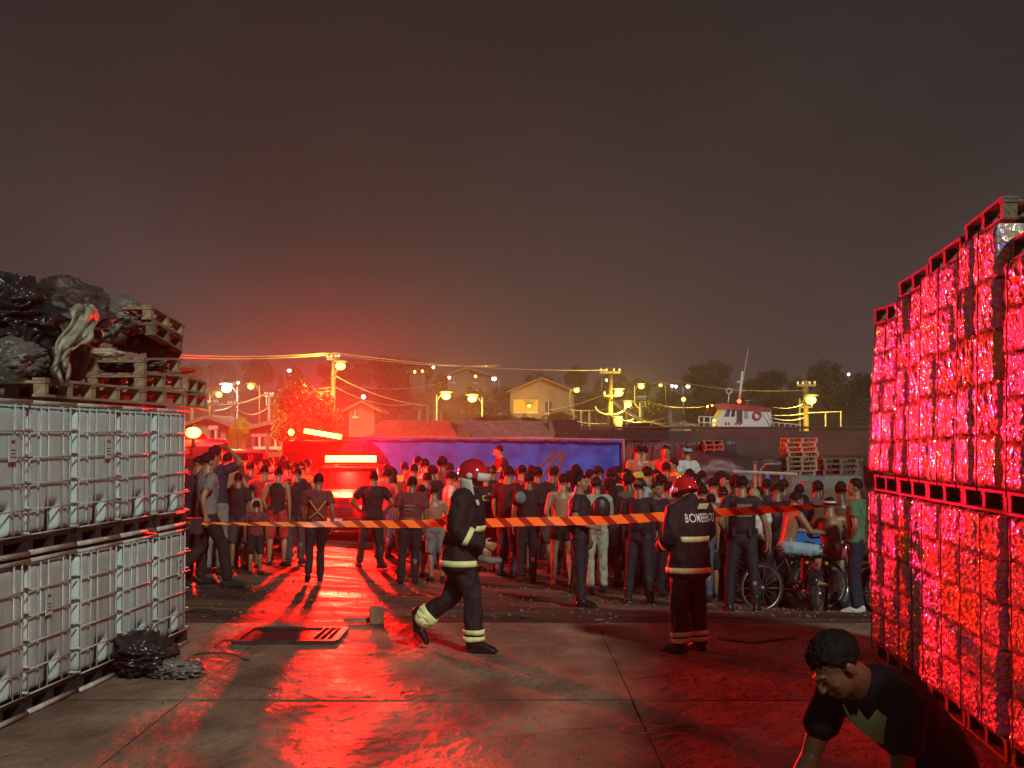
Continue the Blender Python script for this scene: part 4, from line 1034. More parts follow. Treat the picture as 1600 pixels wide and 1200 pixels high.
pts = [(262, 817, 14.8, .03, 10), (345, 818, 15.0, .035, 50), (440, 819, 15.1, .05, 30), (560, 819, 15.2, .07, 8), (680, 818, 15.2, .085, 2), (760, 817, 15.2, .09, 0), (880, 814, 15.2, .09, 3), (960, 812, 15.2, .092, -2),
       (1050, 806, 15.1, .09, 4), (1120, 801, 15.0, .088, 0), (1190, 797, 14.9, .08, -5), (1245, 794, 14.8, .065, -25), (1300, 789, 14.5, .03, -60), (1352, 785, 14.2, .02, -80)]
bm = bmesh.new(); uvl = bm.loops.layers.uv.new('UVMap'); prev = None; dist = 0; lastc = None; SUBN = 10
def cr_(a, b, c, d, t): return .5*((2*b) + (-a+c)*t + (2*a-5*b+4*c-d)*t*t + (-a+3*b-3*c+d)*t**3)
for i in range(len(pts)-1):
    A = [pts[max(0, i-1)], pts[i], pts[i+1], pts[min(len(pts)-1, i+2)]]
    for k in range(SUBN + (1 if i == len(pts)-2 else 0)):
        t = k/SUBN; x, yy, Z, w_, tw = [cr_(*[a[j] for a in A], t) for j in range(5)]
        c = P(x, yy, Z); c.z += .010*noise.noise(Vector((x*.03, 1, 2))) + .006*noise.noise(Vector((x*.11, 5, 2)))
        tr = R(tw + 22*noise.noise(Vector((x*.025, 0, 0))))
        if lastc: dist += (c - lastc).length
        lastc = c; h = w_*.5; row = []
        for q in (-1, 0, 1): row.append((bm.verts.new((c.x, c.y + sin(tr)*h*q, c.z + cos(tr)*h*q)), (dist/.215, (q+1)/2)))
        if prev:
            for q in (0, 1):
                f = bm.faces.new((prev[q][0], row[q][0], row[q+1][0], prev[q+1][0]))
                for lp, u in zip(f.loops, (prev[q][1], row[q][1], row[q+1][1], prev[q+1][1])): lp[uvl].uv = u
        prev = row
me = bpy.data.meshes.new('hazard_tape'); bm.to_mesh(me); bm.free(); me.materials.append(tape_m)
me.polygons.foreach_set('use_smooth', [True]*len(me.polygons))
tag(link('hazard_tape', me), 'orange and dark red striped hazard tape strung between the containers and the bales', 'barrier tape')
# wooden beam end the tape is tied to, sticking out between the two container rows
mb = MB(); c = P(285, 822, 14.9); 
mb.box((0, 0, 0), (.42, .10, .16)); mb.box((.12, -.055, 0), (.03, .02, .15)); mb.box((-.05, -.055, 0), (.03, .02, .15))
o = mb.build('timber_beam', mat('dark_timber', (.03, .02, .015), rough=.8, var=.3)); o.location = (c.x - .02, 14.95, c.z)
tag(o, 'dark timber stub with the hazard tape tied on, sticking out between the container rows', 'timber')

block_m = mat('block_wood', (.36, .24, .15), rough=.8, var=.3, bump=.3, bscale=25, c2=(.20, .13, .08))
c = P(589, 972, 16.45)
mb = MB(); mb.box((0, 0, .10), (.155, .15, .20)); o = mb.build('timber_block', block_m); o.location = (c.x, 16.42, 0); o.rotation_euler = (0, 0, R(8))
bv = o.modifiers.new('b', 'BEVEL'); bv.width = .008
tag(o, 'short square timber block standing upright on the edge of the concrete', 'block')
mb = MB(); mb.box((0, 0, .035), (.30, .07, .05)); o = mb.build('timber_offcut', block_m); o.location = (c.x - .22, 16.50, 0); o.rotation_euler = (0, 0, R(4)); tag(o, 'thin timber offcut lying beside the upright block on the concrete edge', 'timber')

steel_d = mat('rusty_steel', (.10, .06, .045), rough=.45, metal=.5, var=.5, c2=(.05, .03, .02))
t = thing('floor_hatch', 'square steel hatch frame set round a dark pit in the yard', 'hatch', (P(455, 985, 15.3).x, 15.35, .012))
for nm, cc, dd in (('frame_bar', (0, -.52, 0), (1.02, .07, .05)), ('frame_bar', (0, .52, 0), (1.02, .07, .05)), ('frame_bar', (-.50, 0, .0), (.07, .97, .05)), ('frame_bar', (.50, 0, 0), (.07, .97, .05))):
    mb = MB(); mb.box(cc, dd); mb.build(nm, steel_d, t)
mb = MB(); mb.box((0, 0, .0), (.93, .97, .012)); mb.build('pit_shade', mat('pit_dark', (.012, .009, .008), rough=.35, bump=.5, bscale=10), t)  # dark plate painted as the shade inside the open pit
for k in range(3):
    mb = MB(); mb.tube([(.28+.07*k, -.46, .02), (.29+.07*k, .46, .022)], .012, 6); mb.build('rail', steel_d, t, True)

def wire(pts, r, m, label, name='overhead_cable', sag=0, n=14, cat='cable', group=None):
    mb = MB(); a, b_ = Vector(pts[0]), Vector(pts[-1])
    if len(pts) == 2: path = [a.lerp(b_, k/n) - Vector((0, 0, sag*4*(k/n)*(1-k/n))) for k in range(n+1)]
    else: path = [Vector(p) for p in pts]
    mb.tube(path, r, 5); return tag(mb.build(name, m, None, True), label, cat, group)
cable_m = mat('cable_black', (.03, .025, .022), rough=.4)
strap2 = mat('strap_grey', (.20, .15, .12), rough=.4)
# loose strap loop and wires lying on the slabs
def ground_curve(ptsimg, r, m, label, name, cat):
    out = []
    for px, py in ptsimg:
        Y = CAM.z * FPX / (py - 686 + 1e-6); q = P(px, py, Y); d = (q - CAM); tt = -CAM.z / d.z; q = CAM + d*tt; out.append((q.x, q.y, r*.9 + .004))
    res = []
    for i in range(len(out)-1):
        A = [out[max(0, i-1)], out[i], out[i+1], out[min(len(out)-1, i+2)]]
        for k in range(5): res.append(tuple(cr_(*[a[j] for a in A], k/5) for j in range(3)))
    res.append(out[-1]); return wire(res, r, m, label, name=name, cat=cat)
ground_curve([(972,1140),(985,1146),(1010,1147),(1045,1144),(1086,1143),(1088,1138),(1060,1136),(1020,1138),(995,1134),(972,1139)], .006, strap2, 'flattened loop of grey strapping lying on the concrete near the bending man', 'strapping_loop', 'strap')
ground_curve([(302,1025),(318,1022),(345,1022),(368,1025),(378,1031),(389,1033)], .007, cable_m, 'bent wire lying on the red lit slab near the black bundle', 'loose_wire', 'wire')
ground_curve([(292,957),(310,954),(330,955),(338,960)], .010, cable_m, 'short bent rod on the ground by the corner of the containers', 'loose_rod', 'rod')
ground_curve([(336,1012),(352,1001),(380,1008)], .005, cable_m, 'thin crooked wire on the slab beyond the black bundle', 'loose_wire', 'wire')

# ================================================================ VEHICLES
redpaint = mat('red_paint', (.30, .008, .008), rough=.4, var=.12, coat=.3)
whitepaint = mat('white_paint', (.70, .70, .70), rough=.28, var=.05, coat=.8)
glass = mat('dark_glass', (.012, .013, .015), rough=.28, spec=.5)
rubber = mat('tyre_rubber', (.015, .015, .015), rough=.8)
rim_m = mat('rim_metal', (.45, .45, .45), rough=.3, metal=.8)
chrome = mat('chrome', (.6, .6, .6), rough=.15, metal=1)
lens_m = mat('lamp_lens', (.55, .55, .55), rough=.08, coat=1)
hot = emat('beacon_hot', (1.0, .50, .05), 14); hotred = emat('beacon_red', (1.0, .06, .02), 9)
amber = emat('amber_glow', (1.0, .45, .04), 9)

def loft_sections(mb, secs):
    """secs: list of (y, [(x, z) ...]) half outlines from bottom centre to top centre, mirrored"""
    rings = []
    for y, o in secs:
        full = [(x, z) for x, z in o] + [(-x, z) for x, z in reversed(o)]
        rings.append([(x, y, z) for x, z in full])
    n = len(rings[0]); vs = [v for r_ in rings for v in r_]
    fs = [(i*n+k, i*n+(k+1)%n, (i+1)*n+(k+1)%n, (i+1)*n+k) for i in range(len(rings)-1) for k in range(n)]
    fs.append(tuple(range(n))[::-1]); fs.append(tuple((len(rings)-1)*n+k for k in range(n)))
    mb.add(vs, fs)
def wheel(par, x, y, r, w_=.22, name='wheel'):
    mb = MB(); s = 1 if x > 0 else -1
    mb.tube([(x - s*w_/2, y, r), (x - s*w_/2*.8, y, r), (x + s*w_/2*.8, y, r), (x + s*w_/2, y, r)], [r*.93, r, r, r*.93], 20)
    wl = mb.build(name, rubber, par, True)
    mb = MB(); mb.tube([(x + s*w_*.42, y, r), (x + s*w_*.54, y, r)], [r*.62, r*.55], 14); mb.build('rim', rim_m, wl)
def make_suv(loc, rz, label, paint, bar=None, sc_=1.0, cat='car', name='parked_car'):
    t = thing(name, label, cat, loc, rz); t.scale = (sc_,)*3
    mb = MB()
    def sec(y, hb, zb, hm, zm, ht, zt): return (y, [(hb*.9, zb), (hb, zb+.08), (hm, zm-.25), (hm, zm), (ht, zt)])
    loft_sections(mb, [sec(0, .72, .28, .78, .68, .66, .76), sec(.12, .80, .24, .86, .78, .76, .90), sec(1.15, .84, .24, .89, .92, .78, 1.03), sec(1.3, .84, .24, .89, .93, .84, 1.0), sec(4.2, .84, .26, .88, .96, .84, 1.02), sec(4.4, .78, .34, .84, .90, .78, .98)])
    body = mb.build('body', paint, t)
    bvl = body.modifiers.new('b', 'BEVEL'); bvl.width = .03; bvl.segments = 2
    mb = MB()
    loft_sections(mb, [(1.15, [(.80, .98), (.79, .99)] + [(.76, 1.0)]), (1.75, [(.80, .98), (.78, 1.1), (.64, 1.44)]), (2.4, [(.80, .98), (.78, 1.1), (.63, 1.49)]), (3.9, [(.80, .98), (.78, 1.1), (.62, 1.46)]), (4.3, [(.78, .98), (.76, 1.05), (.68, 1.10)])])
    mb.build('window', glass, t)
    mb = MB(); loft_sections(mb, [(1.72, [(.64, 1.435), (.66, 1.45), (.60, 1.475)]), (2.5, [(.64, 1.48), (.66, 1.50), (.58, 1.525)]), (3.95, [(.63, 1.45), (.65, 1.47), (.56, 1.50)])]); mb.build('roof', paint, t)
    for s in (-1, 1):
        for a, b_ in (((s*.80, 1.12, .99), (s*.645, 1.74, 1.45)), ((s*.80, 2.6, .99), (s*.645, 2.6, 1.49)), ((s*.80, 4.28, 1.0), (s*.63, 3.92, 1.46))):
            mb = MB(); mb.tube([a, b_], .035, 6); mb.build('pillar', paint, t)
        mb = MB(); mb.ell((s*.60, .02, .68), (.17, .09, .075), None, 12, 8); mb.build('headlight', lens_m, t, True)
        mb = MB(); mb.ell((s*1.0, 1.42, 1.06), (.11, .06, .08), None, 10, 8); mb.tube([(s*.84, 1.42, 1.0), (s*.95, 1.42, 1.03)], .02, 6); mb.build('mirror', paint, t, True)
        for y in (.85, 3.55): wheel(t, s*.78, y, .34)
    mb = MB(); mb.box((0, .0, .62), (.78, .06, .16)); g_ = mb.build('grille', black_pl, t)
    for k in range(3):
        mb = MB(); mb.box((0, -.035, .57+.05*k), (.74, .012, .014)); mb.build('grille_bar', chrome, g_)
    mb = MB(); mb.box((0, -.03, .40), (1.5, .12, .16)); bb = mb.build('bumper', black_pl, t); b2 = bb.modifiers.new('b', 'BEVEL'); b2.width = .03
    mb = MB(); mb.box((0, -.10, .42), (.40, .01, .13)); mb.build('number_plate', label_m, t)
    if bar:
        mb = MB(); mb.box((0, 2.1, 1.56), (1.12, .28, .05)); lb = mb.build('light_bar', black_pl, t)
        for k in range(5):
            mb = MB(); mb.box(((k-2)*.215, 2.1, 1.65), (.20, .24, .13)); mb.build('beacon_cell', hot, lb)
    return t

LX, LY = P(540, 718, 31.0).x, 31.0
g0 = gz(LX, LY)
suv = make_suv((LX, LY - 2.1, g0), R(-3), 'red emergency car facing the yard behind the crowd with a blazing light bar', redpaint, bar=True, cat='emergency car', name='emergency_car')
suv.scale = (.98, 1, (P(540, 718, 31).z - g0)/1.635)
mb = MB(); mb.box((-.12, .35, .965), (.30, .05, .05)); mb.build('hood_beacon', hot, suv).location = (0, 0, .0)
RED = (1.0, .006, .003)
bz = P(540, 718, 31).z
def beam(name, loc, aim, power, cone, radius, color=None):
    o = lamp(name, loc, power, color or RED, radius, typ='SPOT'); o.data.spot_size = R(cone); o.data.spot_blend = 1.0
    o.rotation_euler = (Vector(aim) - Vector(loc)).to_track_quat('-Z', 'Y').to_euler(); return o
lamp('light_bar_lamp', (LX, LY, bz + .30), 8000, RED, .14)
beam('light_bar_beam', (LX, LY - .3, bz + .2), (-3.3, 24, .9), 9000, 60, .12)
beam('light_bar_beam', (LX, LY - .25, bz + .30), (3.2, 10.2, 2.35), 30000, 15, .12, (1.0, .009, .085))
beam('light_bar_beam', (LX, LY - .25, bz + .24), (-1.9, 10.5, .1), 9000, 24, .12)

def rescue_truck(loc, rz, label, h=2.1, name='rescue_truck', paint=redpaint, L_=6):
    t = thing(name, label, 'truck', loc, rz)
    mb = MB(); mb.box((0, .95, h*.5 + .15), (2.0, 1.8, h - .45)); b_ = mb.build('cab', paint, t); v = b_.modifiers.new('b', 'BEVEL'); v.width = .12; v.segments = 3
    mb = MB(); mb.box((0, L_/2 + 1.0, h*.5 + .22), (2.1, L_ - 2.1, h - .40)); b_ = mb.build('box_body', paint, t); v = b_.modifiers.new('b', 'BEVEL'); v.width = .05
    mb = MB(); mb.box((0, .03, h*.66), (1.75, .05, h*.28)); mb.build('windshield', glass, t)
    for s in (-1, 1):
        mb = MB(); mb.box((s*1.0, .8, h*.66), (.05, .9, h*.26)); mb.build('side_window', glass, t)
        mb = MB(); mb.box((s*.75, .02, h*.34), (.28, .06, .16)); mb.build('headlight', lens_m, t)
        mb = MB(); mb.box((s*1.2, .2, h*.66), (.14, .08, .32)); mb.build('mirror', black_pl, t)
        for y in (1.1, L_ - 1.2): wheel(t, s*.9, y, .45, .28)
        for k in range(3):
            mb = MB(); mb.box((s*1.055, 2.6 + k*(L_-3.6)/2, h*.5 + .1), (.02, (L_-3.8)/3, h*.5)); mb.build('locker_door', mat('shutter', (.30, .02, .02), rough=.45), t)
        mb = MB(); mb.box((s*1.058, L_/2 + 1.0, h*.24 + .15), (.012, L_ - 2.3, .10)); mb.build('side_band', reflect_w, t)
    mb = MB(); mb.box((0, -.02, h*.20), (2.0, .12, .25)); mb.build('bumper', whitepaint, t)
    return t
# rescue van behind, lit bar tilted
q = P(489, 678, 45)
tr2 = rescue_truck((q.x + .1, 44.0, gz(q.x, 44)), R(-14), 'tall red rescue truck behind the crowd with a slanting lit bar on its cab', h=q.z - gz(q.x, 44) - .12)
mb = MB(); mb.box((0, 0, 0), (1.15, .22, .13), ry=R(9)); o = mb.build('light_bar', hot, tr2); o.location = (0, .9, q.z - gz(q.x, 44))
mb = MB(); mb.ell((0, 0, 0), (.09, .09, .10)); o = mb.build('beacon', hot, tr2, True); o.location = (-.95, .7, q.z - gz(q.x, 44) + .05)
lamp('truck_lamp', (q.x, 44.8, q.z + .75), 4500, RED, .12)
# fire engine mostly behind the containers
q = P(302, 676, 24.5)
fe = rescue_truck((P(268, 700, 24.5).x, 24.5, gz(-5, 24.5)), R(24), 'red fire engine mostly hidden behind the container wall with a glaring beacon', h=2.0, name='fire_engine')
mb = MB(); mb.ell((0, 0, 0), (.13, .11, .09), None, 14, 10); o = mb.build('beacon', hot, fe, True); o.location = fe.matrix_basis.inverted() @ Vector((q.x, 24.5, q.z))
mb = MB(); mb.tube([(0, 0, -.25), (0, 0, -.08)], .03, 6); mb.build('beacon_stalk', black_pl, o)
lamp('engine_lamp', (q.x, 24.9, q.z + .32), 2200, RED, .12)
beam('engine_beam', (q.x + .25, 24.1, q.z + .05), (3.2, 10.0, 1.6), 18000, 18, .10)
beam('engine_beam', (q.x + .25, 24.3, q.z + .05), (-1.5, 23.6, .9), 2600, 75, .10)
beam('engine_beam', (q.x + .25, 24.1, q.z + .05), (-2.3, 12.2, 0), 13000, 32, .10)
# pale van
q = P(418, 700, 41)
wv = make_suv((q.x, 39, q.z - 1.55*1.18), R(24), 'white car behind the crowd under the small yellow lit tree', whitepaint, sc_=1.18)

def bike_wheel(par, y, r, m_tyre, spokes=True, w_=.02, name='wheel', z=None):
    z = z or r
    mb = MB(); mb.tube([(0, y + r*cos(2*pi*k/28), z + r*sin(2*pi*k/28)) for k in range(29)], w_, 8, cap=False); wl = mb.build(name, m_tyre, par, True)
    mb = MB(); mb.tube([(0, y + (r-w_*1.2)*cos(2*pi*k/28), z + (r-w_*1.2)*sin(2*pi*k/28)) for k in range(29)], w_*.5, 6, cap=False); mb.tube([(-.04, y, z), (.04, y, z)], .02+w_*.3, 8)
    mb.build('rim', rim_m, wl, True)
    mb = MB()
    for k in range(14): a = 2*pi*k/14; mb.tube([(0, y, z), (0, y + (r-w_)*cos(a), z + (r-w_)*sin(a))], .0025 if spokes else .006, 4)
    mb.build('spokes', rim_m, wl)
def bicycle(loc, face, label, paint):
    t = thing('bicycle', label, 'bicycle', loc, R(face + 90))
    for y in (-.52, .52): bike_wheel(t, y, .33, rubber)
    mb = MB(); mb.tube([(0,-.52,.33),(0,-.43,.62),(0,-.38,.86)], .014, 6); mb.tube([(0,-.41,.72),(0,-.05,.28)], .016, 6); mb.tube([(0,-.40,.76),(0,.14,.72)], .015, 6); mb.tube([(0,-.05,.28),(0,.18,.84)], .015, 6)
    mb.tube([(0,-.05,.28),(0,.52,.33)], .011, 6); mb.tube([(0,.14,.72),(0,.52,.33)], .010, 6); mb.build('frame', paint, t, True)
    mb = MB(); mb.tube([(-.30,-.28,.92),(-.26,-.38,.94),(0,-.40,.90),(.26,-.38,.94),(.30,-.28,.92)], .012, 6); mb.build('handlebar', chrome, t, True)
    mb = MB(); mb.ell((0, .20, .87), (.08, .14, .035)); mb.build('saddle', black_pl, t, True)
    mb = MB(); mb.tube([(-.10,-.05,.13),(-.06,-.05,.28),(.06,-.05,.28),(.10,-.05,.43)], .010, 6); mb.build('crank', chrome, t, True)
    return t
def motorcycle(loc, face, label, paint, rack=False):
    t = thing('motorcycle', label, 'motorcycle', loc, R(face + 90))
    for y in (-.66, .62): bike_wheel(t, y, .30, rubber, False, .055)
    mb = MB(); mb.ell((0, -.16, .80), (.15, .26, .13), None, 14, 10); mb.build('fuel_tank', paint, t, True)
    mb = MB(); mb.loft([(0, .08, .80), (0, .35, .80), (0, .68, .86)], [(.12, .05), (.15, .055), (.10, .045)], n=12); mb.build('seat', black_pl, t, True)
    mb = MB(); mb.box((0, -.05, .44), (.22, .34, .30)); mb.tube([(0, -.14, .5), (0, -.22, .66)], .08, 10); e_ = mb.build('engine', mat('engine_metal', (.25, .25, .26), rough=.35, metal=.8), t)
    mb = MB(); mb.tube([(0, -.45, .95), (0, -.20, .66), (0, .1, .62), (0, .55, .72)], .03, 8); mb.tube([(0, -.42, .85), (0, -.24, .3), (0, .2, .28), (0, .62, .30)], .022, 8); mb.build('frame', black_pl, t, True)
    for s in (-1, 1):
        mb = MB(); mb.tube([(s*.09, -.66, .30), (s*.09, -.44, .98)], .024, 8); mb.build('fork', chrome, t, True)
        mb = MB(); mb.ell((s*.26, -.30, 1.22), (.07, .015, .05), None, 10, 8); mb.tube([(s*.2, -.34, 1.06), (s*.26, -.31, 1.2)], .007, 5); mb.build('mirror', black_pl, t, True)
        mb = MB(); mb.ell((s*.14, .72, .74), (.03, .03, .03), None, 8, 6); mb.build('turn_signal', amber if False else mat('amber_lens', (.6, .25, .02), rough=.2), t, True)
    mb = MB(); mb.tube([(-.36,-.22,1.03),(-.20,-.36,1.04),(0,-.42,1.0),(.20,-.36,1.04),(.36,-.22,1.03)], .014, 6); mb.build('handlebar', black_pl, t, True)
    mb = MB(); mb.tube([(0, -.60, .90), (0, -.50, .90)], [.09, .07], 14); mb.build('headlight', lens_m, t, True)
    mb = MB(); mb.tube([(.13, -.1, .34), (.15, .2, .24), (.16, .75, .34)], [.025, .03, .045], 8); mb.build('exhaust', chrome, t, True)
    for y in (-.66, .62):
        mb = MB(); mb.loft([(0, y + .37*cos(a), .30 + .37*sin(a)) for a in [pi*(.15 + .7*k/8) for k in range(9)]], [(.075, .012)]*9, n=8); mb.build('mudguard', paint, t, True)
    mb = MB(); mb.box((0, .80, .72), (.10, .03, .06)); mb.build('tail_light', mat('red_lens', (.45, .02, .02), rough=.15), t)
    return t

# ================================================================ CROWD
def at(px, Z): 
    q = P(px, 760, Z); return q.x
def crowd(px, hy, Z, face, label, **kw):
    q = P(px, hy, Z); lift = kw.pop('lift', 0); g_ = gz(q.x, Z) + lift + .01; pz = POSES[kw.get('pose_', 'stand')]
    top_h = pz['head'].z + .125
    s = (q.z - g_)/top_h; kid = kw.pop('kid', False)
    lo, hi = (.6, .92) if kid else (.90, 1.08)
    s = max(lo, min(hi, s))
    return person((q.x, Z, g_), face, label, s=s, group=kw.pop('group', 'onlookers crowding behind the tape'), **kw)
B = 90  # looking away
C_ = crowd
C_(306, 712, 20.4, 60, 'onlooker in a dark shirt half hidden by the container corner, beside the grey-shirted man', tc_='navy', bc='black', pose_='lookdown')
C_(319, 706, 20.0, 25, 'man in a grey T-shirt and dark trousers walking at the tape end of the containers', tc_='grey', bc='black', pose_='walk', skin=1)
C_(336, 691, 21.5, 70, 'tall man in a dark shirt and pale trousers with an arm raised to his head', tc_='navy', bc='grey', pose_='raise')
C_(350, 706, 22.5, 110, 'shirtless man with a red lit chest just behind the tall man', top=None, bc='black', pose_='akimbo', skin=1)
C_(361, 703, 26.5, 80, 'onlooker whose dark head shows between the tall man and the white car', tc_='maroon', bc='jeans')
C_(380, 709, 29.5, 95, 'onlooker in a red top in front of the white car bonnet', tc_='red', bc='black', pose_='shift')
C_(372, 738, 22.2, 75, 'teenager in a dark T-shirt and shorts, lower than the crowd around', tc_='black', bot='shorts', bc='dgrey', kid=True)
C_(406, 711, 29.8, 30, 'man in a dark T-shirt turned sideways before the white car', tc_='navy', bc='jeans', pose_='turn')
C_(393, 728, 25.5, 85, 'onlooker in maroon second row, under the white car window', tc_='maroon', bc='black', pose_='crossed')
C_(412, 736, 23.8, 100, 'onlooker in a red shirt holding a phone up below the white car', tc_='red', bc='jeans', pose_='phone', skin=1)
C_(394, 757, 22.6, 90, 'small boy in dark shorts near the tape, shirtless', top=None, bot='shorts', bc='black', kid=True, skin=1)
C_(427, 716, 29.2, 92, 'onlooker in a red shirt with shaved head beyond the white car door', tc_='red', bc='dgrey', hair='buzz', pose_='akimbo')
C_(444, 712, 30.0, 80, 'tall onlooker in brown at the rear bumper of the white car', tc_='brown', bc='black')
C_(430, 747, 23.2, 85, 'onlooker in red shorts and black tank top left of the harness man', top='tank', tc_='black', bot='shorts', bc='red', pose_='shift', skin=1)
C_(399, 782, 21.8, 88, 'child with a dark round head, the smallest of the onlookers by the tape', tc_='maroon', bot='shorts', bc='black', kid=True)
C_(448, 738, 26.4, 100, 'barefoot onlooker in shorts standing behind the harness man', tc_='pink', bot='shorts', bc='jeans', pose_='crossed', shoes=None)
C_(470, 727, 27.0, 90, 'onlooker with a yellow cap and orange shirt beside the emergency car', tc_='orange', bc='black', cap='yellow', back_cap=True)
hm = C_(491, 750, 21.2, 95, 'man with an orange crossed harness over his back and one heel raised', tc_='maroon', bc='black', pose_='walk')
for s in (-1, 1):
    mb = MB(); mb.loft([(s*.12, .15, 1.02), (0, .150, 1.12), (-s*.13, .14, 1.30)], [(.016, .006)]*3, n=6); mb.build('harness_strap', CM['orange'], hm, True)
C_(462, 752, 23.8, 90, 'onlooker in a black shirt between the harness man and the shorts wearer', tc_='black', bc='dgrey', pose_='lookdown')
C_(578, 762, 24.0, 95, 'broad man in black facing the emergency car bonnet', tc_='black', bc='black', pose_='akimbo', fat=1.12)
C_(598, 744, 26.0, 80, 'onlooker in a red tank top beside the mirror of the emergency car', top='tank', tc_='red', bc='jeans')
C_(615, 733, 26.5, 95, 'long haired woman beyond the mirror of the emergency car', tc_='red', bc='black', fem=True, hair='long')
C_(631, 722, 28.5, 100, 'onlooker in a bright yellow T-shirt by the purple end of the tarpaulin', tc_='yellow', bc='black')
t640 = C_(637, 744, 22.0, 92, 'stout man in a maroon T-shirt with pale print lines on its back', tc_='maroon', bc='black', fat=1.12, pose_='stand')
for z, w_ in ((1.26, .16), (1.20, .13), (1.05, .17)):
    mb = MB(); mb.box((.02, .139*1.12 - .012, z), (w_, .004, .020)); mb.build('shirt_print', CM['grey'], t640)
C_(656, 712, 28.0, 85, 'onlooker in a red shirt standing high by the purple tarpaulin, hair cropped', tc_='red', bc='black', hair='buzz', lift=.0)
C_(669, 716, 27.2, 95, 'onlooker in a white tank top next to the high red shirt', top='tank', tc_='white', bc='jeans', skin=1)
C_(661, 738, 24.4, 80, 'man in a navy shirt with a pale shoulder bag, behind the maroon print shirt', tc_='navy', bc='jeans', pose_='shift')
C_(653, 757, 23.0, 70, 'boy in a brown T-shirt beside the stout man in maroon', tc_='brown', bot='shorts', bc='black', kid=True, skin=1)
C_(683, 758, 22.6, 100, 'slim shirtless youth in pale shorts just before the striding firefighter', top=None, bot='shorts', bc='grey', kid=True, skin=1)
C_(697, 714, 27.6, 90, 'onlooker in a red hooded shirt behind the striding firefighter, above the crowd', tc_='red', bc='red', hair='curly')
C_(700, 736, 25.0, 20, 'onlooker in a white patterned T-shirt facing sideways behind the striding firefighter', tc_='white', bc='black', pose_='turn', skin=1)
C_(718, 738, 25.6, 95, 'onlooker in red hidden up to the neck by the striding firefighter', tc_='red', bc='black')
w765 = C_(765, 735, 24.6, 90, 'woman in a dark T-shirt with a colourful square print on the back and red shorts', tc_='black', bot='shorts', bc='red', fem=True, hair='short', skin=1)
for c_, x, z, w_, h_ in (('white', -.05, 1.33, .07, .05), ('yellow', .04, 1.27, .08, .09), ('grey', -.03, 1.25, .06, .08)):
    mb = MB(); mb.box((x, .118, z), (w_, .006, h_)); mb.build('shirt_print', CM[c_], w765)
C_(775, 727, 28.0, 100, 'onlooker in a red shirt behind the woman with the printed T-shirt', tc_='red', bc='jeans', cap='red', back_cap=True)
C_(748, 730, 29.5, 85, 'onlooker in a pink shirt in the rear row under the sitting man', tc_='pink', bc='black')
C_(794, 728, 24.0, 60, 'man in a long dark T-shirt and jeans, arm hanging by his side', tc_='black', bc='jeans', pose_='turn', skin=1)
C_(781, 736, 27.0, 90, 'onlooker in maroon squeezed between the printed T-shirt and the long dark one', tc_='maroon', bc='black')
C_(815, 726, 26.5, 110, 'red lit onlooker in a red shirt behind the black shirted man with the bag', tc_='red', bc='black', skin=1)
q_ = C_(822, 738, 23.4, 90, 'man in black with a pale teal bag over his shoulder, seen from behind', tc_='black', bot='long', bc='black', pose_='stand')
mb = MB(); mb.ell((.14, .13, 1.34), (.09, .06, .10)); mb.build('shoulder_bag', CM['teal'], q_, True)
C_(843, 729, 25.2, 90, 'broad man in a black T-shirt and grey shorts in the middle of the crowd', tc_='black', bot='shorts', bc='dgrey', fat=1.12, pose_='akimbo')
C_(857, 730, 27.8, 60, 'onlooker in black in the rear row over the shirtless man shoulder', tc_='dgrey', bc='black', pose_='turn')
C_(874, 740, 23.0, 95, 'lean shirtless man with a bare back and dark shorts in front of the blue tarpaulin', top=None, bot='brief', bc='black', pose_='shift', skin=1, shoes=None)
C_(893, 727, 26.0, 80, 'onlooker in black wearing a red headband near the brown post', tc_='black', bc='black', hair='curly')
C_(919, 733, 27.0, 20, 'onlooker with a red lit face behind the officer in profile', tc_='black', bc='jeans', skin=1)
w930 = C_(932, 745, 22.6, 95, 'man in a pale khaki shirt with a dark backpack next to the officer in profile', top='shirt', tc_='khaki', bc='khaki', skin=1, pose_='crossed', cap='black')
mb = MB(); mb.ell((-.04, .17, 1.27), (.14, .09, .19)); mb.build('backpack', black_pl, w930, True)
C_(903, 760, 21.8, 30, 'man in a black cap right behind the officer in profile', tc_='black', bc='black', cap='black')
C_(954, 732, 25.0, 80, 'man in black with a red strap of light down his neck', tc_='black', bc='brown', pose_='crossed')
C_(964, 740, 27.5, 95, 'long haired woman in dark grey by the end post of the blue tarpaulin', tc_='dgrey', bc='black', fem=True, hair='long')
C_(977, 732, 26.8, 250, 'man in a bright yellow shirt facing the camera with a shadowed face', tc_='yellow', bc='black', skin=1)
C_(1001, 735, 25.0, 300, 'youth wearing a lime cap and pale blue shirt behind the badge cap officer', tc_='lblue', bc='black', cap='lime', skin=1)
C_(1023, 752, 22.4, 300, 'dark haired man in a black shirt between the badge cap officer and the red helmet', top='tee', tc_='black', bc='black', skin=1)
C_(1030, 733, 26.4, 280, 'onlooker in brown under the waving stick', tc_='brown', bc='black', skin=1)
C_(1043, 752, 23.2, 100, 'man in a dark grey jacket immediately behind the red helmet', top='shirt', tc_='dgrey', bc='black')
C_(1062, 716, 29.0, 200, 'man in a mustard shirt with a bright face above the red helmet', tc_='yellow', bc='black', skin=1, lift=.25)
C_(1049, 722, 28.4, 100, 'onlooker in a glossy red jacket above the red helmet', top='shirt', tc_='red', bc='black', lift=.2)
C_(1096, 757, 22.0, 80, 'bare shouldered onlooker just beyond the red helmet brim', top=None, bc='jeans', skin=1)
C_(1113, 722, 26.2, 20, 'tall man in a black T-shirt looking along the crowd in profile', tc_='black', bc='jeans', skin=0)
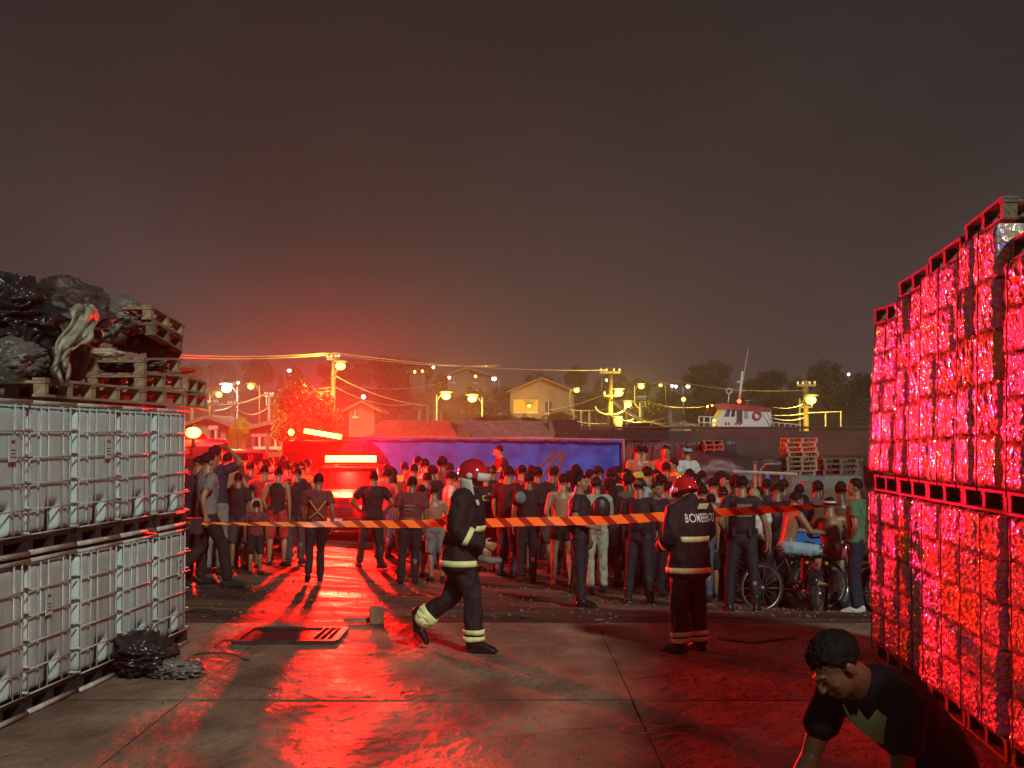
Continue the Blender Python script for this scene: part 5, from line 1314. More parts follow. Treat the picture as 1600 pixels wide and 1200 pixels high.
C_(1118, 746, 24.4, 80, 'shirtless man with both arms up near his face beside the tall one in black', top=None, bot='shorts', bc='black', pose_='phone', skin=1)
C_(1141, 730, 26.0, 200, 'shirtless man with short dark hair turned towards the tall one in black', top=None, bot='shorts', bc='red', pose_='crossed', skin=1)
C_(1135, 760, 23.0, 90, 'person in an olive green cap and shirt beside the cropped haired officer', tc_='olive', bc='black', cap='green', back_cap=True)
C_(1108, 765, 22.6, 95, 'child in a brown top in front of the shirtless man with raised arms', tc_='brown', bot='shorts', bc='black', kid=True)
C_(1177, 764, 22.0, 70, 'woman with long blond hair beside the cropped haired officer', tc_='white', bc='black', fem=True, hair='long', hc=HAIRB, skin=1)
w1208 = C_(1207, 755, 22.2, 60, 'man in black with a backpack standing by the bicycle', tc_='black', bc='black', pose_='lookdown')
mb = MB(); mb.ell((0, .17, 1.25), (.15, .10, .20)); mb.build('backpack', black_pl, w1208, True)
C_(1190, 760, 24.0, 90, 'onlooker in maroon between the blond woman and the backpack wearer', tc_='maroon', bc='black')
C_(1165, 748, 27.0, 100, 'person in dark clothes in the rear row below the stall rail', tc_='navy', bc='black')
C_(1218, 748, 27.0, 80, 'onlooker in a black cap in front of the pallet stack', tc_='dgrey', bc='black', cap='black')
C_(1256, 768, 25.5, 90, 'seated looking onlooker in dark red behind the blue crate', tc_='maroon', bc='black', kid=True)
C_(1337, 730, 20.6, 150, 'man in a grey green T-shirt beside the corner of the red bales', tc_='green', bc='navy', skin=1, pose_='shift', shoes='white')
# the packed rows further back: only heads and shoulders show between those in front
extras = [(312, 722, 25, 'behind the grey-shirted walking man'), (327, 716, 27, 'at the shoulder of the arm raising man'), (370, 722, 28, 'over the head of the teenager in dark shorts'), (387, 722, 31, 'under the bonnet of the white car'), (420, 728, 27.5, 'between the shaved head and the phone holder'),
 (436, 726, 27, 'over the wearer of red shorts and black tank top'), (455, 722, 29, 'near the yellow cap, on the white car side'), (480, 728, 29, 'next to the yellow cap, on the emergency car side'), (463, 736, 25.2, 'above the black shirt by the harness man'),
 (606, 728, 29, 'by the mirror side rear of the emergency car'), (646, 724, 26.5, 'right behind the stout man in maroon'), (678, 728, 26.8, 'beside the white tank top'), (688, 722, 29.5, 'between white tank top and the hooded red one'), (708, 724, 30, 'beyond the red hood, by the firefighter helmet'), (728, 728, 28, 'behind the neck of the striding firefighter'), (756, 728, 27.5, 'over the left shoulder of the printed T-shirt woman'),
 (805, 732, 28.5, 'between long dark T-shirt and red lit shirt'), (830, 728, 29.5, 'over the teal bag man'), (868, 728, 29.5, 'right above the lean bare back'), (884, 736, 25, 'by the arm of the lean bare back'), (905, 731, 28.5, 'between red headband and red lit face'), (941, 730, 29, 'above the backpack of the khaki shirt'), (946, 748, 23.6, 'touching the khaki sleeve'), (968, 728, 30, 'beneath the end post of the blue tarpaulin'),
 (989, 740, 23.8, 'over the badge cap from behind'), (1013, 730, 28, 'under the two lads on the platform'), (1036, 742, 25, 'between black shirt and grey jacket'), (1076, 732, 27.5, 'below the yellow shorts on the platform'), (1088, 740, 25, 'over the red helmet, to the stall side'), (1100, 734, 28.5, 'between the platform and the tall one in black'), (1127, 736, 28.5, 'behind the tall man in black'), (1152, 744, 25, 'over the cropped haired officer'), (1168, 756, 24.5, 'above the blond woman on her left'),
 (1196, 748, 26.5, 'beneath the second blue post'), (1244, 756, 24.8, 'just above the youth on the bicycle'), (1272, 752, 26, 'behind the blue crate by the last blue post'), (1316, 746, 24, 'between the pink shorts rider and the bale corner')]
rnd = random.Random(21)
for i_, (px, hy, Z_, wh) in enumerate(extras):
    cc = rnd.choice(['black', 'maroon', 'navy', 'dgrey', 'black', 'brown', 'red', 'grey'] if px < 760 else ['black', 'navy', 'grey', 'black', 'brown', 'green', 'khaki', 'red'])
    bare = rnd.random() < (.2 if px < 760 else .38); wo = rnd.random() < .2
    nm = {'dgrey': 'dark grey', 'black': 'black', 'navy': 'navy', 'khaki': 'khaki', 'maroon': 'maroon', 'brown': 'brown', 'red': 'red', 'grey': 'grey', 'green': 'green'}[cc]
    lb = ('shirtless onlooker ' if bare and not wo else '%s in a %s top ' % ('long haired woman' if wo else 'onlooker', nm)) + wh
    C_(px, hy, Z_, 90 + rnd.uniform(-45, 45), lb, top=None if bare and not wo else rnd.choice(['tee', 'tee', 'tank', 'shirt']), tc_=cc, bc='black', bot=rnd.choice(['long', 'shorts']), fem=wo, hair='long' if wo else rnd.choice(['short', 'buzz', 'curly']), skin=rnd.choice([0, 1, 2]), pose_=rnd.choice(['stand', 'shift', 'crossed', 'akimbo', 'lookdown', 'turn']), group='onlookers in the packed rear rows')
# riders
def rider(px, hy, Z, face, label, bike, **kw):
    q = P(px, hy, Z); g_ = gz(q.x, Z) + .01
    p = person((q.x, Z, g_), face, label, s=1, pose_='sit', group='onlookers crowding behind the tape', **kw); return p, q.x, g_
pr, x_, g_ = rider(1234, 748, 21.0, 205, 'shirtless youth in pale blue shorts astride the bicycle', None, top=None, bot='shorts', bc='lblue', skin=1, shoes=None)
pr.location.z = g_ + .09
bicycle((x_ + .05, 21.0, g_), 20, 'dark bicycle carrying the youth in pale blue shorts', steel_d)
pr.rotation_euler.z = R(20 + 90 + 180 - 180)
pr2, x2, g2 = rider(1297, 741, 21.4, 80, 'shirtless man with a white headband and pink shorts sitting on the motorcycle', None, top=None, bot='shorts', bc='pink', skin=1, cap=None)
pr2.location.z = g2 + .06
ring_on(CACHE[('h', 'short', 'sit')], POSES['sit']['head'] + V(0,0,.045), POSES['sit']['head'] + V(0,0,.065), .03, 'headband', CM['white'], pr2, n=24, rmax=.16)
motorcycle((x2 + .02, 21.5, g2), 62, 'black motorcycle under the man in pink shorts', mat('moto_black', (.02, .02, .03), rough=.2, coat=1))
motorcycle((P(1330, 800, 22.6).x, 22.6, gz(5.2, 22.6)), 110, 'silver motorcycle beside the corner of the red bales', mat('moto_silver', (.3, .32, .35), rough=.25, coat=1))
motorcycle((P(1205, 800, 23.4).x, 23.4, gz(4.1, 23.4)), 150, 'black motorcycle behind the backpack wearer with a red tail lamp', MATS['moto_black'])
# blue crate
t = thing('plastic_crate', 'bright blue plastic crate on a stand behind the bicycle', 'crate', (P(1262, 800, 23.6).x, 23.6, gz(4.7, 23.6)), R(5))
bl = mat('crate_blue', (.02, .16, .55), rough=.35)
mb = MB(); mb.box((0, 0, .78), (.62, .40, .02)); mb.build('bottom', bl, t)
for cc, dd in (((0, -.2, .93), (.64, .02, .30)), ((0, .2, .93), (.64, .02, .30)), ((-.31, 0, .93), (.02, .38, .30)), ((.31, 0, .93), (.02, .38, .30))):
    mb = MB(); mb.box(cc, dd); mb.build('side_wall', bl, t)
mb = MB(); mb.box((0, 0, 1.10), (.68, .46, .035)); mb.build('lid', bl, t)
for x in (-.27, .27):
    for y in (-.16, .16): mb = MB(); mb.box((x, y, .385), (.04, .04, .76)); mb.build('leg', wood_d, t)
# cart on which four people stand
def cart(px, Z, w_, h, label):
    q = P(px, 760, Z); g_ = gz(q.x, Z)
    t = thing('hand_cart', label, 'cart', (q.x, Z, g_), 0)
    for k in range(6): mb = MB(); mb.box((0, -.5 + .2*k, h), (w_, .17, .04)); mb.build('plank', wood_d, t)
    for s in (-1, 1):
        mb = MB(); mb.box((s*w_*.4, 0, h - .05), (.07, 1.15, .06)); mb.build('beam', wood_d, t)
        for y in (-.5, .5): mb = MB(); mb.box((s*(w_/2-.06), y, (h-.08)/2), (.07, .07, h - .08)); mb.build('leg', wood_d, t)
    return g_ + h + .02
hgt = cart(1000, 29.5, 1.2, .42, 'low wooden platform that the two shirtless lads stand on')
C_(995, 695, 29.4, 95, 'shirtless lad in pale shorts, left of the two standing high on the platform', top=None, bot='shorts', bc='khaki', skin=1, lift=.44)
C_(1004, 698, 29.6, 60, 'shirtless lad, right of the two standing high on the platform', top=None, bot='shorts', bc='grey', skin=1, lift=.44, pose_='lookdown')
hgt = cart(1060, 30.2, 1.4, .42, 'low wooden platform under the man in the light blue cap')
C_(1045, 695, 30.2, 260, 'man in a red and black shirt standing high on the platform', tc_='red', bc='black', skin=1, lift=.44, pose_='akimbo')
C_(1073, 696, 30.2, 120, 'man in a white T-shirt, yellow shorts and light blue cap standing high', tc_='white', bot='shorts', bc='lime', cap='lblue', skin=1, lift=.44)
# man sitting high before the blue tarpaulin
q = P(787, 696, 31.5); gg = gz(q.x, 31.5)
p_ = person((q.x, 31.5, q.z - 1.585), 190, 'man in a dark T-shirt sitting high against the blue tarpaulin, head bent', pose_='sit', tc_='black', bc='brown', skin=1, group='onlookers crowding behind the tape')
t = thing('wooden_stand', 'tall plank stand that the high sitting man uses as a seat', 'stand', (q.x, 31.5, gg))
hh = q.z - 1.585 + .70 - gg
mb = MB(); mb.box((0, .05, hh - .03), (1.1, .5, .05)); mb.build('plank', wood_d, t)
for x in (-.48, .48):
    for y in (-.13, .23): mb = MB(); mb.box((x, y, (hh-.06)/2), (.06, .06, hh - .06)); mb.build('leg', wood_d, t)

# ================================================================ STALLS, TARPAULINS, SHEDS
bluet = mat('blue_tarpaulin', (.012, .17, .85), spec=.12, rough=.8, var=.25, scale=3, bump=.4, bscale=8, c2=(.008, .09, .55), coord='Generated' if False else 'Object')
darkt = mat('dark_tarpaulin', (.045, .04, .042), rough=.5, var=.4, scale=2, bump=.5, bscale=7)
def tarp(px0, px1, pyt, Y0, Y1, m, label, name='tarpaulin', sag=.04, seed=0, cat='tarpaulin', nx=90, pyb=None, folds=1.0):
    A = P(px0, pyt[0], Y0); B_ = P(px1, pyt[1], Y1); mb = MB(); nz_ = 16
    for j in range(nz_+1):
        t_ = j/nz_
        for i in range(nx+1):
            u = i/nx; top = A.lerp(B_, u); g_ = gz(top.x, top.y) if pyb is None else P(0, pyb, top.y).z
            z = top.z + (g_ - top.z)*t_ - sag*abs(sin(u*pi*6))*(1-t_)
            d = folds*(.10*noise.noise(Vector((u*9 + seed, t_*.8, 0)))*(.3+t_) + .05*noise.noise(Vector((u*30 + t_*2, t_*1.5, seed))) + .035*sin(t_*9 + u*3))
            mb.v.append((top.x, top.y - d, z))
    mb.f = [(j*(nx+1)+i, (j+1)*(nx+1)+i, (j+1)*(nx+1)+i+1, j*(nx+1)+i+1) for j in range(nz_) for i in range(nx)]; mb.m = [0]*len(mb.f)
    o = mb.build(name, m, None, True); s_ = o.modifiers.new('s', 'SOLIDIFY'); s_.thickness = .01
    return tag(o, label, cat)
bt = tarp(572, 972, (684, 687), 44, 42, bluet, 'long blue tarpaulin hung as a wall behind the crowd')
mb = MB(); a = P(572, 683, 43.9); b_ = P(974, 686, 41.9); mb.tube([a.lerp(b_, k/12) + V(0, -.06, -.02*abs(sin(k))) for k in range(13)] + [P(976, 760, 41.9)], .035, 6); mb.build('hem_rope', mat('hem', (.25, .2, .2), rough=.6), bt, True)
tarp(980, 1150, (689, 687), 41, 42, darkt, 'dark grey tarpaulin hung beside the end of the blue one', seed=4, folds=1.8)
tarp(1120, 1350, (716, 716), 46, 46, mat('brown_tarp', (.05, .035, .028), rough=.6, var=.4, scale=2, bump=.4, bscale=7), 'brown tarpaulin hanging behind the pallet stack', seed=9, folds=1.5)
# folded dark cover sloping down by the platform
tag(crumple('ground_cover', P(1110, 752, 38), (1.5, .8, .75), 61, darkt, .35, 0, 1.2, sub=4), 'heap of dark tarpaulin sloping down by the stall with blue posts', 'tarpaulin')
# poles leaning before the tarpaulin
for i, (a, b_) in enumerate((((822, 752), (868, 706)), ((835, 760), (876, 707)), ((870, 755), (880, 706)))):
    A, B2 = P(a[0], a[1], 38), P(b_[0], b_[1], 39.5); mb = MB(); d = (B2 - A)
    g_ = gz(A.x, 38); A = A + d*((g_ - A.z)/d.z if d.z else 0)
    mb.tube([A, B2], .045, 7); o = mb.build('leaning_pole', mat('pole_wood', (.14, .075, .05), rough=.7, var=.3)); tag(o, ['lowest sloping pole leaning on the blue tarpaulin', 'middle sloping pole leaning on the blue tarpaulin', 'nearly upright brown pole leaning on the blue tarpaulin'][i], 'pole', 'poles leaning on the tarpaulin')
# stall with blue posts
bp_m = mat('post_blue', (.14, .18, .50), rough=.5, var=.2)
t = thing('market_stall', 'open stall frame of blue posts with a pale rail and a grey green panel', 'stall', (0, 0, 0))
for px, py in ((1157, 742), (1199, 741), (1221, 741), (1281, 744)):
    a = P(px, py, 31); g_ = gz(a.x, 31); mb = MB(); mb.box((a.x, 31, (a.z + g_)/2), (.07, .07, a.z - g_)); mb.build('post', bp_m, t)
a = P(1146, 737, 31); b_ = P(1246, 741, 31); mb = MB(); mb.tube([a, b_], .035, 6); mb.build('rail', mat('rail_pale', (.5, .42, .36), rough=.6), t)
a = P(1238, 744, 31.3); b_ = P(1345, 764, 31.3); mb = MB(); mb.box(((a.x+b_.x)/2, 31.3, (a.z+b_.z)/2), (b_.x-a.x, .04, a.z-b_.z)); mb.build('panel', mat('panel_green', (.16, .22, .19), rough=.6, var=.2), t)
a = P(1252, 752, 30.8); b_ = P(1274, 772, 30.8); mb = MB(); mb.box(((a.x+b_.x)/2, 30.8, (a.z+b_.z)/2), (b_.x-a.x, .3, a.z-b_.z)); mb.build('board', mat('board_brown', (.18, .12, .10), rough=.6), t)
a = P(1160, 772, 31.2); b_ = P(1345, 790, 31.2); mb = MB(); mb.box(((a.x+b_.x)/2, 31.2, (a.z+b_.z)/2), (b_.x-a.x, .9, .05)); mb.build('counter', wood_d, t)
# bent tube rack
A = P(1180, 725, 34); mb = MB(); g_ = gz(A.x, 34); mb.tube([(A.x, 34, g_), (A.x, 34, A.z)], .04, 6); mb.tube([(A.x + .08, 34, g_), (A.x + .12, 34, A.z - .15), (A.x + .25, 34, A.z), (A.x + .6, 34, A.z)], .03, 6)
tag(mb.build('tube_frame', mat('tube_grey', (.2, .17, .15), rough=.5), None, True), 'bent grey tube frame standing behind the stall with blue posts', 'frame')
# pallet stacks at the back
def pstack(px0, px1, pyt, pyb, Z, label, n, m):
    a = P(px0, pyt, Z); b_ = P(px1, pyb, Z); w_ = (b_.x - a.x)
    for k in range(n):
        z = b_.z + (a.z - b_.z)*k/n
        o = make_pallet(((a.x+b_.x)/2 + random.uniform(-.03, .03), Z + .5, z), random.uniform(-.05, .05), label % (k+1, n), 'pallets stacked before the brown tarpaulin', m=m, w=w_)
        o.scale[2] = (a.z - b_.z)/n/.156
ord_ = ['bottom', 'second', 'third', 'fourth', 'fifth', 'sixth', 'seventh', 'top']
for k in range(8):
    a = P(1228, 684, 40); b_ = P(1277, 743, 40)
    o = make_pallet(((a.x+b_.x)/2 + random.uniform(-.04, .04), 40.4, b_.z + (a.z-b_.z)*k/8), random.uniform(-.06, .06), 'wooden pallet, %s of the tall stack behind the stall with blue posts' % ord_[k], 'pallets stacked before the brown tarpaulin', w=b_.x-a.x); o.scale[2] = (a.z-b_.z)/8/.156
a = P(1228, 743, 40); mb = MB(); mb.box((a.x + .45, 40.4, (a.z + gz(a.x, 40))/2), (1.0, 1.0, a.z - gz(a.x, 40) - .01)); tag(mb.build('wooden_plinth', wood_d), 'low wooden plinth under the tall pallet stack', 'plinth')
for k in range(5):
    a = P(1100, 688, 41); b_ = P(1130, 724, 41)
    o = make_pallet(((a.x+b_.x)/2, 41.3, b_.z + (a.z-b_.z)*k/5), random.uniform(-.06, .06), 'dim wooden pallet, %s of the short stack by the dark grey tarpaulin' % ['bottom', 'second', 'third', 'fourth', 'top'][k], 'pallets stacked before the brown tarpaulin', w=b_.x-a.x, m=wood_d); o.scale[2] = (a.z-b_.z)/5/.156
a = P(1115, 724, 41); mb = MB(); mb.box((a.x, 41.3, (a.z + gz(a.x, 41))/2), (.6, 1.0, a.z - gz(a.x, 41) - .01)); tag(mb.build('wooden_plinth', wood_d), 'narrow wooden plinth under the short pallet stack', 'plinth')
for k in range(3):
    a = P(1284, 716, 42); b_ = P(1340, 742, 42)
    o = make_pallet(((a.x+b_.x)/2, 42.3, b_.z + (a.z-b_.z)*k/3), random.uniform(-.04, .04), 'dim wooden pallet, %s of the low stack by the bale corner' % ['bottom', 'middle', 'top'][k], 'pallets stacked before the brown tarpaulin', w=b_.x-a.x, m=wood_d)
a = P(1312, 742, 42); mb = MB(); mb.box((a.x, 42.3, (a.z + gz(a.x, 42))/2), (1.0, 1.0, a.z - gz(a.x, 42) - .01)); tag(mb.build('wooden_plinth', wood_d), 'low wooden plinth under the low pallet stack by the bale corner', 'plinth')

# long brown hull / quay roof
hull = mat('hull_brown', (.075, .045, .034), rough=.7, var=.3, scale=1.2, bump=.3, bscale=6)
a = P(905, 669, 56); b_ = P(1420, 717, 56)
t = thing('quay_shed', 'long low brown shed roof behind the tarpaulins on which the boat seems to stand', 'shed', ((a.x+b_.x)/2, 57, 0))
W_ = b_.x - a.x
mb = MB(); mb.box((0, 0, (a.z + b_.z)/2 + .02), (W_, 2.0, .9)); mb.build('fascia', hull, t)
mb = MB(); mb.box((0, .1, a.z + .03), (W_ + .3, 2.4, .06)); mb.build('roof', hull, t)
for k in range(9):
    x = -W_/2 + .3 + k*(W_-.6)/8; mb = MB(); mb.box((x, -.9, (b_.z + gz(0, 56))/2 - .2), (.12, .12, b_.z - gz(0, 56) + .6)); mb.build('post', hull, t)
mb = MB(); mb.box((0, .95, b_.z/2 - .6), (W_, .08, 1.9)); mb.build('rear_wall', hull, t)

# tiled and grey roofs over the blue tarpaulin
tile_m = mat('clay_tile', (.42, .16, .07), rough=.7, var=.25, scale=6)
def shed(px0, px1, pye, pyr, rx0, rx1, Z, m, label, corr=True, name='shed', wallm=None):
    """a low shed with its roof slope facing the camera"""
    e0, e1 = P(px0, pye, Z), P(px1, pye, Z); r0, r1 = P(rx0, pyr, Z+2.2), P(rx1, pyr, Z+2.2)
    t = thing(name, label, 'shed', (0, 0, 0))
    mb = MB(); n = 64 if corr else 24
    for j in range(7):
        for i in range(n+1):
            u = i/n; p = (e0.lerp(e1, u)).lerp(r0.lerp(r1, u), j/6); c = (.035*abs(sin(u*n*pi/2)) if corr else .01*sin(i*2.2)) + .02*noise.noise(Vector((u*5, j*.6, Z)))
            mb.v.append((p.x, p.y, p.z + c))
    mb.f = [(j*(n+1)+i, j*(n+1)+i+1, (j+1)*(n+1)+i+1, (j+1)*(n+1)+i) for j in range(6) for i in range(n)]; mb.m = [0]*len(mb.f)
    o = mb.build('roof', m, t); sl = o.modifiers.new('s', 'SOLIDIFY'); sl.thickness = .05
    for nm, y in (('front_wall', Z + .35), ('rear_wall', Z + 2.3)):
        g_ = gz(0, Z) - .3; zt = e0.z - .06 if nm == 'front_wall' else r0.z - .1
        mb = MB(); mb.box(((e0.x+e1.x)/2, y, (zt + g_)/2), ((e1.x-e0.x)*.94, .10, zt - g_)); mb.build(nm, wallm or hull, t)
    return t, e0, e1
shed(578, 716, 682, 658, 596, 700, 50, tile_m, 'low shed with an orange ribbed tile roof over the purple end of the tarpaulin')
t2, e0, e1 = shed(740, 864, 684, 657, 716, 846, 52, mat('asbestos_roof', (.22, .17, .14), rough=.85, var=.25, scale=3), 'low shed with a flat grey roof and a scalloped pale fascia', corr=False)
mb = MB(); mb.box(((e0.x+e1.x)/2, 51.94, e0.z - .05), (e1.x - e0.x, .03, .15)); fb = mb.build('fascia', mat('fascia_cream', (.50, .38, .24), rough=.7), t2)
for k in range(17):
    x = e0.x + (e1.x - e0.x)*(k + .5)/17; mb = MB(); mb.box((x, 51.915, e0.z - .05), (.075, .012, .075), ry=R(45)); mb.build('diamond', hull, fb)
shed(868, 914, 682, 656, 862, 900, 54, hull, 'small shed with a plain brown roof between the grey roof and the lamp post', corr=False)
shed(912, 1050, 687, 672, 905, 1046, 53, mat('roof_dark', (.06, .04, .035), rough=.8), 'wide shed with a dark sagging roof behind the yellow lit pole', corr=True)

# ================================================================ BOAT
bw = mat('boat_white', (.62, .60, .58), rough=.4, var=.08); br = mat('boat_red', (.45, .03, .03), rough=.4)
Z = 62; S_ = Z/FPX
def bx_(px, py, dy=0): q = P(px, py, Z + dy); return q
t = thing('work_boat', 'small white wheelhouse boat with a red roof, life ring and thin mast', 'boat', (0, 0, 0))
def prism(outline, y0, y1, nm, m, par=t):
    mb = MB(); n = len(outline); a = [P(x, y, y0) for x, y in outline]; vs = [(p.x, y0, p.z) for p in a] + [(p.x, y1, p.z) for p in a]
    fs = [tuple(range(n))[::-1], tuple(range(n, 2*n))] + [(i, (i+1) % n, n + (i+1) % n, n + i) for i in range(n)]
    mb.add(vs, fs); return mb.build(nm, m, par)
prism([(1122, 667), (1122, 655), (1132, 637), (1205, 640), (1205, 667)][::-1], Z, Z + 1.9, 'wheelhouse', bw)
prism([(1114, 632), (1130, 630), (1203, 637), (1206, 641), (1130, 638), (1114, 635)][::-1], Z - .12, Z + 2.05, 'roof', br)
prism([(1090, 668), (1250, 668), (1246, 684), (1096, 684)][::-1], Z - .25, Z + 2.2, 'hull', hull)
for o_ in ([(1131, 651), (1136, 640), (1142, 640), (1139, 651)], [(1142, 651), (1144, 640), (1149, 640), (1148, 651)]): prism(o_[::-1], Z - .015, Z + .05, 'window', glass)
prism([(1151, 662), (1151, 641), (1160, 641), (1160, 662)][::-1], Z - .015, Z + .05, 'door', mat('door_dark', (.06, .04, .035), rough=.5))
prism([(1163, 654), (1163, 641), (1169, 641), (1169, 654)][::-1], Z - .015, Z + .05, 'window', mat('window_pale', (.3, .34, .33), rough=.2))
mb = MB(); c = P(1183, 649, Z - .06); mb.tube([(c.x + .155*cos(2*pi*k/20), c.y, c.z + .155*sin(2*pi*k/20)) for k in range(21)], .04, 8, cap=False); mb.build('life_ring', br, t, True)
for k, (x, y) in enumerate(((1134, 662), (1139, 662), (1150, 662), (1156, 662))):
    a = P(x, y, Z - .012); mb = MB(); mb.box((a.x, Z - .012, a.z), (.085, .012, .11)); mb.box((a.x, Z - .020, a.z), (.03, .006, .05)); mb.build('name_letter', br, t)
mb = MB()
for (x, y) in ((1092, 650), (1100, 650), (1110, 651), (1120, 652)): mb = MB(); mb.tube([P(x, y, Z), P(x, 668, Z)], .028, 6); mb.build('stanchion', bw, t, True)
for y in (651, 660, 667): mb = MB(); mb.tube([P(1092, y, Z), P(1122, y + 1, Z)], .028, 6); mb.build('railing', bw, t, True)
for x in range(1208, 1252, 9): mb = MB(); mb.tube([P(x, 660 + (x-1208)*.1, Z), P(x, 668, Z)], .025, 6); mb.build('stanchion', bw, t, True)
mb = MB(); mb.tube([P(1206, 660, Z), P(1252, 664, Z)], .028, 6); mb.build('railing', bw, t, True)
for a, b_ in (((1190, 640), (1204, 667)), ((1197, 640), (1210, 667))): mb = MB(); mb.tube([P(*a, Z), P(*b_, Z)], .035, 6); mb.build('ladder_rail', bw, t, True)
mb = MB(); mb.tube([P(1155, 628, Z + .5), P(1160, 580, Z + .5)], .05, 8); mast = mb.build('mast', bw, t, True)
mb = MB(); mb.tube([P(1160, 600, Z + .5), P(1169, 545, Z + .5)], [.018, .008], 6); mb.build('antenna', bw, mast, True)
mb = MB(); mb.ell(P(1154, 597, Z + .4), (.09, .09, .06)); mb.build('horn', bw, mast, True)
mb = MB(); mb.ell(P(1155, 627, Z), (.09, .09, .09)); mb.build('navigation_light', hotred, t, True)
mb = MB(); mb.tube([P(1138, 630, Z), P(1139, 616, Z)], .02, 6); c = P(1139, 611, Z); mb.tube([(c.x + .11*cos(2*pi*k/16), c.y, c.z + .11*sin(2*pi*k/16)) for k in range(17)], .025, 6, cap=False); mb.build('searchlight', bw, t, True)
mb = MB(); mb.tube([P(1168, 634, Z + .6), P(1168, 627, Z + .6)], .015, 5); mb.ell(P(1168, 626, Z + .6), (.14, .14, .02)); mb.build('radar_dish', bw, t, True)
# sailor on the foredeck
q = P(1108, 634, Z + .6); person((q.x, Z + .6, P(0, 668, Z + .6).z), 270, 'person in a patterned top standing on the bow of the white boat', tc_='orange', bot='shorts', bc='dgrey', s=.55)
lamp('boat_lamp', P(1150, 640, Z - 3.0), 60, (1, .6, .55), .2)
# ================================================================ STREET LAMPS, POLES, CABLES
SOD = (1.0, .66, .10); COOL = (1.0, .95, .70)
bulb_y = emat('bulb_sodium', (1.0, .62, .10), 4.5); bulb_w = emat('bulb_white', (1.0, .93, .70), 6)
pole_c = mat('pole_concrete', (.22, .18, .12), rough=.8, var=.2, scale=3)
pole_g = mat('pole_grey', (.035, .032, .026), rough=.8, var=.2, scale=3)
def street_lamp(px, py, Z, rad, power, label, c=SOD, arm=-1, pole=True, group='street lamps beyond the yard', hgt=None):
    rad *= .95
    q = P(px, py, Z); g_ = gz(q.x, Z) - .4
    t = thing('street_lamp', label, 'street lamp', (q.x, Z, g_), 0, group); h = q.z - g_
    mb = MB(); mb.ell((0, 0, h), (rad, rad, rad*.8), None, 14, 10); mb.build('bulb', bulb_y if c is SOD else bulb_w, t, True)
    s = max(rad, .15)
    mb = MB(); mb.ell((0, .0, h + rad*.9), (s*1.6, s*1.2, s*.35), None, 12, 6); mb.build('lamp_head', pole_g, t, True)
    if pole:
        x = arm*.6
        mb = MB(); mb.tube([(x, 0, 0), (x, 0, h + .1)], [.08, .05], 8); mb.build('pole', pole_g, t, True)
        mb = MB(); mb.tube([(x, 0, h - .35), (x*.5, 0, h + .15), (0, 0, h + rad*.9 + .05)], .03, 6); mb.build('arm', pole_g, t, True)
    if power: lamp('street_light', (0, -1.0, h - rad*.3), power*.60, c, rad, t)
    return t
street_lamp(697, 619, 92, .30, 5200, 'yellow street lamp, left of the bright pair over the grey roof')
street_lamp(738, 623, 88, .28, 4600, 'yellow street lamp, right of the bright pair over the grey roof', arm=1)
street_lamp(967, 614, 84, .26, 3800, 'brightest yellow lamp beside the tall yellow lit pole', pole=False)
street_lamp(981, 632, 72, .20, 2200, 'yellow lamp below the brightest one beside the tall yellow lit pole', arm=1)
street_lamp(901, 610, 130, .26, 1500, 'small yellow street lamp at the end of the gabled house')
street_lamp(1002, 604, 130, .28, 2600, 'small yellow street lamp between the tall yellow lit pole and the boat')
street_lamp(1032, 602, 170, .22, 900, 'faint yellow street lamp on the slope, right of its brighter neighbour', arm=1)
street_lamp(1075, 604, 175, .26, 500, 'small cold white lamp in front of the round dark tree', c=COOL)
street_lamp(1267, 625, 77.2, .30, 1600, 'lone yellow street lamp between the boat and the red bales')
street_lamp(354, 607, 80, .30, 3200, 'brightest white street lamp near the container wall', c=COOL, arm=1)
street_lamp(342, 617, 95, .22, 1500, 'small warm lamp just left of the brightest white one')
street_lamp(392, 604, 100, .24, 2000, 'yellow street lamp above the small lit tree', arm=1)
street_lamp(315, 619, 105, .20, 900, 'small faint lamp closest to the container wall')
street_lamp(452, 579, 190, .28, 300, 'tiny white lamp high over the leafy tree', c=COOL)
street_lamp(772, 592, 190, .34, 400, 'small white lamp high beside the gabled house', c=COOL, arm=1)
street_lamp(949, 594, 150, .20, 250, 'tiny greenish lamp inside the crossarms of the tall yellow lit pole', c=COOL)

def utility_pole(px, pyt, Z, label, arms=2, m=None, r=.14, lean=0, aw=.6):
    q = P(px, pyt, Z); g_ = gz(q.x, Z) - .4; t = thing('utility_pole', label, 'utility pole', (q.x, Z, g_), 0, 'utility poles carrying the cables'); h = q.z - g_
    t.rotation_euler = (0, R(lean), 0)
    mb = MB(); mb.tube([(0, 0, 0), (0, 0, h)], [r*1.35, r], 10); mb.build('pole', m or pole_c, t, True)
    for k in range(arms):
        z = h - .25 - k*1.15
        mb = MB(); mb.box((0, -.12, z), (1.7*aw if k == 0 else 1.1*aw, .09, .11)); a_ = mb.build('crossarm', m or pole_c, t)
        for x in (-.75, -.3, .3, .75) if k == 0 else (-.48, .48):
            x *= aw; mb = MB(); mb.tube([(x, -.12, z + .05), (x, -.12, z + .13), (x, -.12, z + .22)], [.03, .06, .04], 8); mb.build('insulator', hel_white, a_, True)
    return t, h
utility_pole(519, 552, 62, 'pale concrete utility pole beside the single lamp above the emergency car', arms=1, lean=.6, r=.09, aw=.32)
street_lamp(532, 572, 61, .22, 1800, 'yellow lamp on a short arm of the pale concrete pole above the emergency car', pole=False)
mb = MB(); a = P(521, 590, 62); b_ = P(531, 571, 61); mb.tube([a, b_], .04, 6); tag(mb.build('lamp_arm', pole_c), 'slanting arm between the pale concrete pole and its lamp', 'lamp arm')
